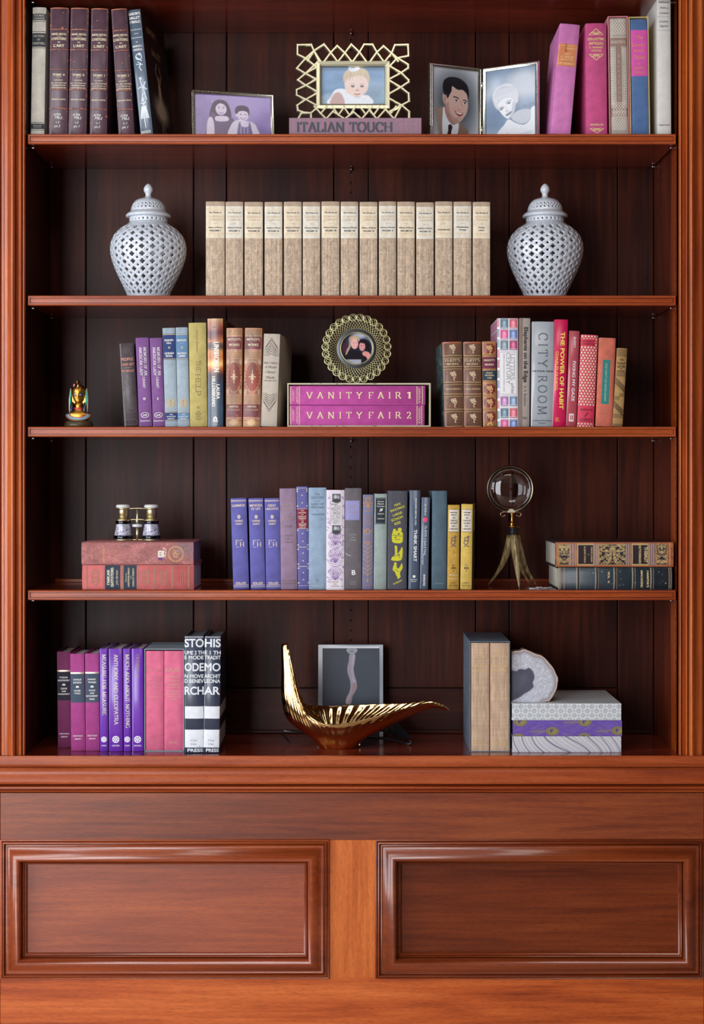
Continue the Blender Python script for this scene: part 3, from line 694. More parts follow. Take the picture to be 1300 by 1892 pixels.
e1 = ('DES DEBUTS', 'DE L ART CHRETIEN', 'A LA FIN DE LA', 'PERIODE ROMANE')
tome((92.5, 128, 91, 124.5), 15, 'TOME II', e2, ('v.2', 'pt.2'), 'plum leather volume marked v.2 pt.2, beside the cream book', 7)
tome((130, 165, 127, 159), 15.5, 'TOME II', e2, ('v.2', 'pt.1'), 'plum leather volume marked v.2 pt.1, second of the leather set', 4)
tome((168, 201, 166.2, 197), 16.5, 'TOME I', e1, ('v.1', 'pt.2'), 'plum leather volume marked v.1 pt.2, upright with a gap to its right', 3)
tome((204.5, 235, 219.5, 248), 17, 'TOME I', e1, ('v.1', 'pt.1'), 'plum leather volume marked v.1 pt.1, leaning left against the gap', 8)
# ballet book with its cover turned to the right
cv = Canvas(0, 0, 100, 230, 80, 180, (34, 36, 42)); cv.noise(6, .12)
for k in range(22):
    a = math.radians(60+60*k/21+random.uniform(-3, 3)); cv.line([(52, 148), (52+math.cos(a)*random.uniform(30, 44), 148+math.sin(a)*random.uniform(30, 42))], 5, (226, 210, 180), al=.6)
cv.ell(52, 172, 30, 24, (240, 226, 198), 20, al=.9)
cv.poly([(48, 120), (56, 120), (58, 150), (46, 150)], (226, 206, 176), 3); cv.ell(52, 112, 4.5, 6, (190, 160, 130), 2)
cv.line([(50, 122), (40, 100), (48, 84)], 3.5, (190, 162, 134)); cv.line([(55, 122), (64, 104), (58, 88)], 3.5, (190, 162, 134)); cv.line([(50, 190), (47, 226)], 4, (176, 150, 128)); cv.line([(56, 190), (60, 222)], 4, (176, 150, 128))
BL = (86, 100, 118)
book(0, (234, 259, 260.5, 282.5), 17, 'dark book of ballet photographs, cover half turned showing a white tutu', BL, [
    *lines('h', [(25, 4.4, 22, "BARON'S", WHT, 'S'), (32.5, 4.4, 20, 'BALLET', WHT, 'S'), (40, 4.4, 20, 'FINALE', WHT, 'S'), (54, 3, 20, 'Introduction', WHT, 'i'), (61.5, 2.6, 7, 'and', WHT, 'i'),
                 (69, 3, 21, 'Commentary', WHT, 'i'), (77, 2.6, 4, 'by', WHT, 'i'), (85, 3.4, 19, 'ARNOLD L.', WHT, 'S'), (91.5, 3.4, 18, 'HASKELL', WHT, 'S')]),
    ('S', [circ(0, 105, 5.5, 14), [(-6, 104), (5, 113)], [(-3, 114), (3, 118), (-1, 124), (3, 131)], [(-6, 118), (6, 120)], circ(2, 100, 2, 8)], 1.1, (216, 226, 236)),
    ('S', [[(-2, 148), (1, 160), (4, 172), (7, 185)], [(-7, 163), (1, 160), (9, 166)], circ(-1, 145, 1.8, 8), [(1, 172), (-3, 188)], [(3, 160), (8, 152)]], 1.3, (216, 226, 236)),
    ('S', [[(a*.9, 196), (a*1.9, 219)] for a in range(-4, 5)]+[[(0, 186), (0, 197)], [(-5, 190), (0, 193), (5, 188)], circ(0, 184, 1.8, 8), [(-1, 219), (0, 236)]], 1.2, (224, 230, 234)),
    ('R', 242, 246.5, (206, 202, 190), -.9, .7), T('h', 244.3, 2.2, 16, 'COLLINS', (90, 90, 90), 'b', -1),
    ('F', 1, 17, 247, cv.A, .196),
    ('W', .075, 47, 11, 62, "BARON'S", (196, 172, 130), 's'), ('W', .10, 84, 11, 60, 'BALLET', (196, 172, 130), 's'), ('W', .15, 232, 11, 60, 'FINALE', (150, 136, 108), 's')],
    kind='gloss', yaw=-9, T=.20, b=2, y0=.02)
# ---- the flat woven book under the gold frame
WV = (134, 112, 130)
cv = Canvas(0, 0, 245, 33, 245, 33, (134, 112, 130))
for k in range(0, 245, 9): cv.rect(k, 0, k+4, 33, (168, 108, 112), .55)
cv.A *= (1+.12*(((cv.X+cv.Y) % 2) > 1))[..., None]; cv.noise(20, .05, aspect=6)
LBOOK = book(0, (534, 778), 216, 'flat pinkish grey woven cloth book lettered in capitals, under the gold frame', WV,
     [('C', 534, 778, cv.A, .8), T('v', 636.5, 17, 176, 'ITALIAN TOUCH', (72, 70, 84), 'S', -1)], flat=-1, bot=248.5, y0=.016, T=.20, b=.6, fixz=SHT[0], kind='cloth', pages=(200, 180, 180))
# ---- top shelf, right
PK = (205, 120, 180)
book(0, (1034, 1071, 1016, 1053.5), 45, 'mauve pink cloth book with a torn orange label, leaning right', PK, [
    ('R', 82, 123, (206, 128, 84), -.93, .90), ('R', 82, 97, (150, 84, 60), -.28, -.1), ('R', 84, 122, (230, 176, 120), -.90, -.86), ('R', 84, 122, (230, 176, 120), .82, .86), ln(85, (236, 190, 130), .86, .8), ln(119.5, (236, 190, 130), .86, .8),
    *lines('h', [(90, 3, 20, 'RUBAIYAT', (240, 206, 150), 's', 6), (100.5, 3.2, 11, 'LIFE', (240, 206, 150)), (106, 3.2, 24, 'OF BORROW', (240, 206, 150)), (111, 3.2, 24, 'AND LETTERS', (240, 206, 150)), (117.5, 2.6, 26, 'BY MORRIS', (240, 206, 150))])],
    T=.185, b=2.5, p=4)
MG = (196, 76, 130)
fan = [[(-13, 65), (13, 65)], [(-13, 65), (0, 54), (13, 65)]]+[[(0, 65), (6*k, 58+abs(k)*1.6)] for k in (-1.6, -1, -.4, .4, 1, 1.6)]
fan2 = [[(x, 2*83-y+1) if y < 400 else (x, y) for x, y in pl] for pl in fan]
fan2 = [[(x, 101+(65-y)) for x, y in pl] for pl in fan]
fan3 = [[(x, 238+(65-y)*.8) for x, y in pl] for pl in fan]
book(0, (1081.5, 1119, 1082, 1122), 43.5, 'deep pink book with gilt fan ornaments above and below its title', MG, [
    ('S', fan, .8, GOLDL), ('S', fan2, .8, GOLDL), ('S', fan3, .8, GOLDL),
    *lines('h', [(73, 4.4, 31, 'COLLECTING', GOLDL, 'S'), (81, 4.4, 27, 'ANTIQUES', GOLDL, 'S'), (88.5, 3, 25, 'G. BERNARD', GOLDL, 'S'), (94.3, 3, 19, 'HUGHES', GOLDL, 'S'), (231, 3.1, 24, 'MACMILLAN', GOLDL, 'S')])],
    T=.19, b=3, kind='cloth')
sc = slipcase(1126, 1163, 30, SHT[0], .018, .19, 'pink edged slipcase holding a grey patterned volume', (206, 128, 140), lean=math.radians(-.92))
BG = (178, 168, 156)
lat = [[(x, y), (x+2.4, y+3.4), (x, y+6.8), (x-2.4, y+3.4), (x, y)] for x in (-10, -5, 0, 5, 10) for y in (37, 44, 51, 58)]
lat2 = [[(x, y), (x+1.2, y+1.8), (x, y+3.6), (x-1.2, y+1.8), (x, y)] for x in (-13, -9.8, 9.8, 13) for y in range(90, 194, 5)]
book(0, (1125.3, 1156.5, 1128.9, 1160.1), 34, 'grey patterned volume with brown title tablet inside the pink edged slipcase', BG, [
    ('S', lat, .7, (214, 206, 196)), ('S', [[(x, y+152) for x, y in q] for q in lat if q[0][1] < 60] + [[(x, y+183) for x, y in q] for q in lat if q[0][1] < 58], .7, (214, 206, 196)), ('S', lat2, .6, (214, 208, 200)),
    ('R', 70, 86, (150, 124, 112)), ('R', 86, 200, (150, 124, 112), -.36, .36), ('R', 200, 217, (150, 124, 112)), ln(69.5, (214, 206, 196)), ln(217.5, (214, 206, 196)),
    ('R', 87, 199, (214, 206, 196), -.42, -.37), ('R', 87, 199, (214, 206, 196), .37, .42),
    T('h', 78.5, 4.6, 26, 'POETICS', (222, 212, 200)), T('h', 208, 4.6, 25, 'POETICS', (222, 212, 200)), T('v', 143, 3.4, 84, 'A R I S T O T L E', (190, 172, 160))],
    y0=.020, T=.17, b=2, p=4, zbase=SHT[0]+.0024)
sc = slipcase(1164.3, 1200.8, 31, SHT[0], .018, .19, 'cream and gold slipcase holding a blue volume', (206, 180, 120), lean=math.radians(-.9))
fx = [[(-9, 132), (-4, 130)], circ(-6, 70, 5, 12, 40, 330), circ(-8, 82, 5, 12, 40, 330), circ(-7, 107, 5, 12, 40, 330), circ(-6, 128, 4, 12, 40, 330), circ(-6, 135, 3, 12, 40, 330)]
MGT = (212, 84, 168); OG = (224, 160, 84)
book(0, (1163.5, 1194.6, 1167, 1198.1), 36, 'blue volume with a bright magenta title panel inside the cream slipcase', (78, 110, 158), [
    ('R', 56, 141, MGT), *lines('h', [(69, 7, 14, 'The', OG, 'i'), (83, 6.5, 26, 'Canter-', OG, 'i'), (93, 6, 17, 'bury', OG, 'i'), (106, 7, 22, 'Tales', OG, 'i'), (118, 3.4, 6, 'by', OG, 'i'), (125.5, 4.8, 20, 'Geoffrey', OG, 'i'), (133.5, 5, 20, 'Chaucer', OG, 'i')])],
    y0=.020, T=.17, b=1.5, p=4, zbase=SHT[0]+.0024)
book(0, (1213, 1238, 1214, 1239.5), -2, 'tall white dust-jacketed book with handwritten lettering at the right end', (214, 212, 208), [
    *lines('h', [(4.5, 4.4, 20, 'Wildflowers', (60, 66, 76), 'i'), (15, 4.4, 15, 'With a', (60, 66, 76), 'i'), (24.5, 4.4, 17, 'Camera', (60, 66, 76), 'i'), (40, 4.4, 15, 'Louise', (60, 66, 76), 'i'), (48.5, 4.4, 15, 'Squire', (60, 66, 76), 'i'), (231, 3.6, 19, 'Lippincott', (40, 44, 60), 'i')]),
    ln(31.5, (140, 150, 160), .9, .6), ln(57, (140, 150, 160), .9, .6)], T=.21, kind='paper', b=2.5, y0=.016)
# ---- second shelf: the uniform set
gx = [(380, 415), (416.5, 449), (451.5, 485.5), (488.5, 521.5), (524, 557), (559, 591.5), (593.5, 627), (629, 661.5), (664, 697), (699.5, 731.5), (733.5, 766), (768.5, 801), (803.5, 835.5), (837.5, 870.5), (873, 905)]
nums = ['I', 'II', 'III', 'IV', 'V', 'VI', 'VII', 'VIII', 'IX', 'X', 'XI', 'XII']
ordn = ['first', 'second', 'third', 'fourth', 'fifth', 'sixth', 'seventh', 'eighth', 'ninth', 'tenth', 'eleventh', 'twelfth', 'thirteenth', 'fourteenth', 'fifteenth']
LBL = (224, 218, 204); BEI = (186, 164, 142); INK = (40, 38, 38); TAN = (214, 190, 158)
for i, (a, b_) in enumerate(gx):
    tp = 372.5+(i % 3)*.4+(.8 if i in (3, 11) else 0); o = tp-372; de = []
    cv = Canvas(0, 0, 33, 110, 44, 150, BEI)
    cv.A *= (1+.055*rng.standard_normal((1, 44, 1))); cv.A *= (1+.018*rng.standard_normal((150, 1, 1))); cv.noise(12, .08); cv.noise(40, .07, aspect=.4)
    for k in range(random.randint(14, 34)):
        x, y = random.uniform(2, 31), random.betavariate(1.3, 1)*108; an = random.uniform(0, 6.28); l_ = random.uniform(.8, 4)
        cv.line([(x, y), (x+l_*math.cos(an), y+l_*math.sin(an)), (x+l_*1.3*math.cos(an+.7), y+l_*1.3*math.sin(an+.7))], random.uniform(.4, .9), (236, 226, 210), al=random.uniform(.4, .95))
    for k in range(3): cv.ell(random.uniform(2, 30), random.uniform(5, 105), random.uniform(1, 4), random.uniform(1, 4), (150, 116, 88), 2, al=.4)
    w_ = LBL if i % 2 else (228, 214, 190)
    cv2 = Canvas(0, 0, 33, 60, 44, 80, w_); cv2.noise(9, .05); cv2.rect(3, 4.5, 28, 5.3, (222, 200, 166)); cv2.rect(3, 7, 28, 8.4, (220, 194, 158)); cv2.rect(3, 50.5, 28, 52, (220, 194, 158)); cv2.rect(3, 53.6, 28, 54.4, (222, 200, 166))
    for k in range(4): cv2.ell(random.uniform(0, 30), random.uniform(0, 60), random.uniform(.5, 3), random.uniform(.5, 3), (206, 170, 126), 2, al=.35)
    de.append(('C', tp+67.5, 548, cv.A, .85)); de.append(('C', tp+8.5, tp+67.5, cv2.A, .8))
    de += lines('h', [(20.5+tp, 2.6, 23, 'The Works of', INK, 'b'), (28+tp, 3.2, 24, 'EDWARD', TAN), (33.5+tp, 3.2, 22, 'GIBBON', TAN)]); de.append(ln(41+tp, (150, 145, 140), .22, .6))
    if i < 12: de += lines('h', [(48+tp, 2.5, 26, 'History of Rome', INK, 'b'), (54+tp, 2.7, 21, 'VOLUME '+nums[i], (70, 70, 72), 'S')])
    elif i == 12: de += lines('h', [(52+tp, 2.6, 23, 'Autobiography', INK, 'b')])
    elif i == 13: de += lines('h', [(47+tp, 2.5, 22, 'Miscellaneous', INK, 'b'), (52+tp, 2.5, 13, 'Writings', INK, 'b')])
    else: de += lines('h', [(47.5+tp, 2.6, 11, 'Private', INK, 'b'), (52.5+tp, 2.6, 11, 'Letters', INK, 'b')])
    lab = 'beige cloth volume with pale paper label, %s from the left in the uniform set' % ordn[i]
    book(1, (a, b_), tp, lab, BEI, de, T=.17, b=2.2, p=4, y0=.018, group='beige matching volumes on the second shelf', pages=(206, 192, 168))
# ---- third shelf, left
PU = (124, 80, 140); GLD = (214, 186, 120)
orn = [circ(0, 672, 7, 14), circ(0, 650, 6, 12)]
scr = []
for y0_ in (702, 742):
    scr += [circ(-4, y0_, 3.6, 12, 0, 300), circ(4, y0_, 3.6, 12, 180, 480), circ(-4, y0_+10, 3.6, 12, 60, 360), circ(4, y0_+10, 3.6, 12, -120, 180), rectl(-10, y0_-10, 10, y0_+20), [(-8, y0_-8), (8, y0_+18)], [(8, y0_-8), (-8, y0_+18)]]
book(2, (219, 248, 231, 255), 634, 'charcoal embossed leather book leaning left, title in faded pink', (66, 56, 62), [
    ('S', scr+flower(0, 648, 8, 10)+[rectl(-10, 775, 10, 784)], .8, (92, 80, 86)), *lines('h', [(664, 4.8, 23, 'PEOPLE', (208, 140, 122), 'S'), (673.5, 4.2, 24, 'I HAVE MET', (200, 134, 118), 'S'), (685.5, 3.8, 22, 'N.P.WILLIS', (200, 134, 118), 'S')]), ln(679.5, (200, 134, 118), .5, .6)],
    kind='leather', T=.15, b=3.5, p=2.3)
for xs, tp, vol, dx, lab in (((249.5, 275, 257.5, 280.5), 624, 'II', 0, 'purple cloth volume II with white vertical title, next to the charcoal book'), ((275.5, 299.5, 283, 304.5), 624.5, 'I', 0, 'purple cloth volume I with white vertical title, next to the pale blue books')):
    book(2, xs, tp, lab, PU, [T('v', 672-4, 5.2, 52, 'MEMOIRS OF AN', WHT, 's', 4.6), T('v', 670-2, 5.2, 53, 'AMERICAN LADY', WHT, 's', -3.4), T('v', 707, 4.4, 21, 'GRANT', WHT, 's', .5), T('v', 695, 1.4, 1.6, '-', WHT, 'b', .5),
         T('h', 737, 4.2, 4 if vol == 'II' else 1.8, vol, WHT, 'S'), ('S', [circ(0, 767, 7, 18, ry=4.6)], .7, WHT), T('h', 767, 3.2, 9, 'AR', WHT, 'b'), T('h', 777.5, 2.2, 18, 'Howard-Fenton', WHT, 'b')], T=.15, b=3, group=None)
LB = (158, 174, 186)
for xs, tp, pc, tt, aa, lab in (((299.5, 323.5, 305.5, 328), 606, (40, 62, 116), ('SORROW\'S', 'HILL'), ('LEONARD', 'BICKEL'), 'pale blue cloth book with navy title panel and gilt compass'),
                                ((324, 346.6, 328.6, 350.2), 605, (98, 134, 172), ('ENDURANCE', ''), ('ALFRED', 'LANSING'), 'pale blue cloth book with mid blue title panel and gilt compass')):
    de = [('R', 617, 665, pc), ('R', 761, 778, pc), ln(618.5, GLD, .985, 1.0), ln(663.5, GLD, .985, 1.0), ln(762, GLD, .985, .9), ln(776.5, GLD, .985, .9)]
    de += lines('h', [(629, 3.2, 18 if not tt[1] else 17, tt[0], WHT, 'S'), (634, 3.2, 9, tt[1] or '-', WHT, 'S'), (653, 3.2, 17, aa[0], WHT, 'S'), (658, 3.2, 13, aa[1], WHT, 'S'), (766, 1.9, 6, 'THE', WHT, 'b'), (769.8, 1.9, 17, 'ADVENTURE', WHT, 'b'), (773.6, 1.9, 13, 'LIBRARY', WHT, 'b')])
    de += [('S', [circ(0, 642.5, 1.5, 10)], .8, GLD), ('S', [circ(0, 745, 7.4, 18), circ(0, 745, 5.4, 14), [(0, 733), (0, 755)]]+flower(0, 745, 7, 12), .6, GLD)]
    book(2, xs, tp, lab, LB, de, T=.16, b=2.2, p=3)
YL = (188, 172, 104)
book(2, (347.5, 381, 351.5, 382.5), 596.5, 'mustard yellow book with thin vertical title', YL, [T('v', 720-12, 9.5, 22, 'THE', (128, 104, 66), 'l', 1), T('v', 711, 9.5, 40, 'HELP', (128, 104, 66), 'l', 0), 
    T('v', 631, 3.6, 40, 'Kathryn Stockett', (146, 122, 80), 'i', -.5), T('h', 753, 4, 6, 'AC', (140, 116, 70), 's'), *lines('h', [(761, 2, 5, 'AMY', (130, 108, 66)), (765, 2, 11, 'EINHORN', (130, 108, 66)), (769, 2, 8, 'BOOKS', (130, 108, 66)), (774.5, 1.8, 11, 'PUTNAM', (130, 108, 66))]), ln(771.6, (130, 108, 66), .6, .5)][1:] + [T('v', 677, 8, 22, 'THE', (128, 104, 66), 'l', 1)], T=.17, b=3.4, kind='cloth', p=2.4)
# sunset jacket
cv = Canvas(0, 0, 31, 200, 62, 300, (70, 86, 104))
def vgrad(c, stops):
    ys_ = [s[0] for s in stops]
    for ch in range(3): c.A[..., ch] = np.interp(c.Y, ys_, [s[1][ch] for s in stops])
vgrad(cv, [(0, (190, 150, 104)), (14, (150, 84, 62)), (26, (106, 50, 52)), (42, (196, 120, 76)), (46, (110, 88, 80)), (52, (84, 64, 62)), (60, (196, 130, 72)), (72, (190, 116, 58)), (84, (240, 190, 120)), (92, (196, 110, 56)), (104, (74, 56, 64)), (118, (56, 66, 84)), (160, (62, 80, 100)), (200, (58, 74, 94))])
cv.ell(12, 14, 10, 9, (176, 120, 84), 6, al=.6); cv.ell(9, 30, 9, 8, (92, 48, 62), 6, al=.7); cv.ell(16, 84, 9, 7, (255, 224, 150), 8, al=.8); cv.line([(10, 17), (13, 15), (17, 16)], 1.6, (40, 34, 40)); cv.noise(18, .12)
cs = Canvas(0, 0, 100, 200, 60, 110, (120, 90, 60)); vgrad(cs, [(0, (150, 130, 90)), (26, (110, 86, 60)), (60, (120, 70, 46)), (80, (210, 130, 60)), (100, (120, 76, 50)), (120, (50, 50, 54)), (200, (40, 44, 50))]); cs.noise(7, .3)
book(2, (382, 413, 384.5, 411.5), 589, 'glossy sunset-jacketed book with bold white vertical title', (60, 74, 92), [('C', 589, 790, cv.A, .35, .3), ('F', 1, 589, 790, cs.A, .20, .35),
    T('v', 660, 8.6, 56, 'UNBROKEN', (244, 240, 232), 'S', 2.5), T('v', 724, 5.6, 27, 'LAURA', (244, 240, 232), 'S', 5.2), T('v', 723.5, 5.6, 56, 'HILLENBRAND', (244, 240, 232), 'S', -3),
    ('S', [circ(0, 774, 3, 10), [(-4, 779), (0, 770), (4, 779)], [(-4, 779), (4, 779)]], 1.4, WHT), *lines('h', [(781.5, 1.4, 8, 'RANDOM', WHT, 'b'), (784.3, 1.4, 7, 'HOUSE', WHT, 'b')])], yaw=-4, T=.185, b=3, kind='gloss')
# two calf-bound volumes
def motley(seed, crack):
    r_ = random.Random(seed); cv = Canvas(0, 0, 32, 184, 72, 400, (150, 92, 70)); cv.noise(26, .2); cv.noise(70, .14, aspect=.4)
    vg = (112, 54, 62); sil = (196, 176, 148)
    for a, b_ in ((0, 14), (44, 58), (126, 138), (172, 184)): cv.rect(0, a, 32, b_, (166, 132, 98), .75)
    for a, b_ in ((16, 39), (141, 164)): cv.rect(0, a, 32, b_, vg, .85)
    for y in (13.5, 15, 40, 42, 57, 60, 62.5, 122, 124.5, 139, 165.5, 168): cv.rect(0, y, 32, y+.9, sil, .8)
    cv.ell(16, 90, 12, 26, (134, 58, 46), 2); cv.ell(16, 90, 11, 24.5, (142, 66, 52), 1)
    for k in range(26):
        a = 2*math.pi*k/26; cv.line([(16+12.6*math.cos(a), 90+27*math.sin(a)), (16+14.6*math.cos(a), 90+30*math.sin(a))], 1.0, sil, al=.9)
    for sx in (-1, 1):
        for sy in (-1, 1):
            cv.ell(16+sx*13, 90+sy*27, 3, 5, sil, 1.5, al=.7)
    for k in range(8):
        a = math.pi*k/4; l_ = 11 if k % 2 == 0 else 6; cv.line([(16, 90), (16+l_*.55*math.cos(a), 90+l_*1.05*math.sin(a))], 1.6, (222, 200, 160))
    for k in range(30): cv.ell(r_.uniform(0, 32), r_.uniform(0, 184), r_.uniform(.3, 1.3), r_.uniform(.3, 1.6), (204, 140, 84) if k % 3 else (110, 60, 50), 1, al=.7)
    cv.ell(16, 174, 8, 6, (206, 174, 126), 4, al=.8); cv.noise(5, .18); cv.ell(8, 152, 6, 6, (128, 96, 116), 6, al=.6)
    cv.rect(0, 0, 32, 1.8, (196, 130, 84)); cv.rect(30.8, 0, 32, 184, (190, 124, 80), .7); cv.rect(0, 0, .8, 184, (190, 124, 80), .5)
    if crack: cv.line([(13, 10), (16, 16), (15, 22), (18, 28), (17, 33)], 1.2, (50, 26, 26))
    return cv.A
for xs, cr, lab in (((417.5, 448.5, 417.5, 446.5), 0, 'mottled brown calf volume with oval panel and gilt star, uncracked spine'), ((451.5, 485.5, 449, 479.5), 1, 'mottled brown calf volume with a crack through its title panel')):
    book(2, xs, 606.5, lab, (160, 104, 72), [('C', 606.5, 790.5, motley(3+cr, cr), .5, .1), *lines('h', [(627.5, 3.8, 24, "MOTLEY'S", IV, 'S'), (637.5, 3.8, 20, 'WORKS', IV, 'S'), (751.5, 2.8, 17, 'UNITED', IV, 'S'), (757.5, 2.4, 24, 'NETHERLANDS', (190, 160, 130), 'S')])], T=.17, b=4, p=2.3, kind='leather', yaw=-4)
CRM = (190, 180, 166); chev = []
for k in range(7):
    d = k*3.3; chev.append([(-14, 650-9+d*.85), (-9+k*.2, 650-9+d*.85), (0, 625+d*1.45), (9, 650-9+d*.85), (14, 650-9+d*.85)] if k > 1 else [(-11+k*-1, 650-8+k*3), (0, 625+d*1.2), (11+k, 650-8+k*3)])
chev2 = [[(x, 711+(760-711)*(1-(y-625)/49)) if True else 0 for x, y in pl] for pl in chev]
book(2, (486.5, 518.5, 481.5, 510.5), 617, 'cream jacketed book printed with nested brown chevrons, cover turned right', CRM, [
    ('S', chev, .6, (96, 74, 72)), ('S', chev2, .6, (96, 74, 72)), *lines('h', [(671, 2.8, 27, 'JAMES T FARRELL', (110, 90, 86)), (678.5, 5, 21, 'A World', (110, 86, 84), 'i'), (687.5, 5, 19, 'I Never', (110, 86, 84), 'i'), (697.5, 5, 16, 'Made', (110, 86, 84), 'i'), (703.7, 2, 24, 'VANGUARD PRESS', (110, 90, 86))])],
    yaw=-6, T=.20, b=2.4, kind='paper', pages=(206, 196, 180))
# slipcase of two volumes lying flat
f0 = S*(D+.016)/D; zb = SHT[2]+.0002
root = empty('slipcase', ((663-CX)*f0, .016, zb), 'floral paper slipcase lying flat around the two magenta volumes', 'slipcase')
cv = Canvas(0, 0, 264, 80, 264, 80, (206, 198, 172))
for k in range(150): cv.ell(random.uniform(0, 264), random.uniform(0, 80), random.uniform(1, 3), random.uniform(.8, 2), random.choice([(120, 128, 80), (178, 150, 70), (70, 84, 90), (226, 222, 200)]), 1)
Wf, Hf = 265*f0, 81*f0; t_ = .0034
g = G(); g.box(-Wf/2, Wf/2, 0, .20, 0, t_, .0005); g.out('case_floor', M('paper', (196, 186, 160)), root)
g = G(); g.box(-Wf/2, Wf/2, 0, .20, Hf-t_, Hf, .0005); g.out('case_roof', M('paper', (196, 186, 160)), root)
g = G(); g.box(-Wf/2, -Wf/2+t_, 0, .20, t_, Hf-t_, .0005); g.box(Wf/2-t_, Wf/2, 0, .20, t_, Hf-t_, .0005); g.out('case_side', M('paper', (196, 186, 160)), root)
for q0, q1, a0, a1 in ((-Wf/2+.0005, Wf/2-.0005, .0004, t_-.0003), (-Wf/2+.0005, Wf/2-.0005, Hf-t_+.0003, Hf-.0004)):
    P = np.zeros((6, 264, 3)); P[..., 0] = np.linspace(q0, q1, 264)[None]; P[..., 1] = -.0002; P[..., 2] = np.linspace(a1, a0, 6)[:, None]
    color_grid('floral_edge', P, cv.A[10:16], vcol(.7), root)
MV = (180, 68, 148); CM = (232, 214, 172)
def zig(x, n=12): return [(x, 0)]
for i, (t0, t1, xr, num, lab) in enumerate(((712.8, 748, 785.5, '1', 'magenta cloth volume numbered 1 in cream, upper of the pair in the slipcase'), (749, 786.5, 784, '2', 'magenta cloth volume numbered 2 in cream, lower of the pair in the slipcase'))):
    zbk = zb+t_+.0002+(0 if i else (786.5-749)*f0+.0006); ce = (t0+t1)/2; h_ = (t1-t0)*.94; wav = []
    for xx in (537, 553, 770, 778.5 if i else 780):
        wav.append([(-h_/2+h_*k/18, xx+(1.0 if k % 2 else -1.0)) for k in range(19)])
    de = [('S', wav, .6, CM), T('v', 617.5, 11.4, 104, 'VANITY', CM, 'w', 0), T('v', 711, 11.4, 61, 'FAIR', CM, 'w', 0), T('v', 755, 11.4, 8.5, num, CM, 's', 0),
          T('h', 541.5, 2.8, h_*.62, 'CLUNY', CM), T('h', 549, 3, h_*.86, 'LIMITED EDITION', CM), T('h', 774.4, 3.2, h_*.86, 'M.THACKERAY', CM)]
    book(2, (534.5, xr), t0, lab, MV, de, flat=-1, bot=t1, y0=.020, T=.17, b=2, p=4, fixz=zbk, kind='cloth')
# ---- third shelf, right
BR = (112, 78, 62); CG = (226, 204, 168)
def posy(y): return [circ(-3, y-4, 1.8, 8), circ(2, y-5, 1.8, 8), circ(-1, y-1, 1.8, 8), circ(4, y-1, 1.5, 8), [(0, y), (2, y+4), (1, y+8), (3, y+9)], [(2, y+4), (5, y+3)]]
for xs, wr, lab, tt in (((815.5, 853.5, 821.5, 856.5), 9, 'brown leather volume with gilt posies and marbled boards, left of the pair', 'MIDDLEMARCH'), ((854.5, 888.5, 857.5, 889.5), 8, 'brown leather volume with gilt posies, right of the pair', 'DANIEL DERONDA')):
    de = []
    for q in (659, 679.5, 708, 730, 758): de += [('B', q+.5, 2.4, BR), ln(q-1.6, GOLDL, .985, .7), ln(q+2.6, GOLDL, .985, .5)]
    de += [('S', posy(644)+posy(694)+posy(743.5)+posy(772), 1.0, CG), ('R', 632, 634.5, (170, 92, 60), -.98, .98, 'leather'), ln(788, GOLDL, .9, .8)]
    de += lines('h', [(666, 4.4, 28, "ELIOT'S", CG), (673, 3.6, 22, 'WORKS', CG), (719, 2.8, 28, tt, CG)])
    for k in range(wr): 
        u = random.uniform(-.9, .8); y = random.uniform(636, 780); de.append(('R', y, y+random.uniform(.8, 2), (176, 96, 58), u, u+random.uniform(.04, .22), 'leather'))
    de += [('R', 634, 788, (170, 96, 62), -.99, -.93, 'leather')]
    if wr == 9:
        cm = Canvas(0, 0, 100, 156, 60, 100, (60, 90, 104)); q = cm.noise(22, .9, (34, 60, 74), thr=.45); cm.noise(30, .8, (130, 160, 130), thr=.62); cm.noise(34, .8, (84, 70, 84), thr=.7); de.append(('F', -1, 634, 790, cm.A, .165, .5))
    book(2, xs, 632, lab, BR, de, kind='leather', T=.17, b=4.5, p=2.2, yaw=2 if wr == 9 else 1)
TN = (170, 120, 78); RD = (128, 50, 46)
de = [('R', 659.5, 681, (112, 42, 70)), ('R', 685, 703, (44, 58, 70))]
for y in (644.5, 719, 744, 770): de += [('R', y-9, y+9, RD, -.55, .55, 'leather'), ('R', y-6, y+6, RD, -.82, .82, 'leather'), ('S', posy(y+1), .9, (232, 196, 130))]
for y in (657.5, 682.5, 705.5, 731.5, 757): de += [('B', y, 2.2, TN), ln(y+2, (206, 160, 100), .98, .6)]
de += lines('h', [(666, 3, 20, "PRESCOTT'S", IV, 'S'), (674, 3, 17, 'WORKS', IV, 'S'), (689.5, 2.4, 12, 'PHILIP', IV, 'S'), (694, 2.4, 17, 'THE SECOND', IV, 'S'), (698.8, 2.4, 8, 'OF SPAIN', IV, 'S')])
de += [('S', [circ(0, 786, 4, 10, 180, 360)], 2, (214, 168, 110))]
book(2, (889.5, 916.5, 892.5, 917), 631, 'tan calf volume with red lozenges and a blue title label', TN, de, kind='leather', T=.165, b=4, p=2.3)
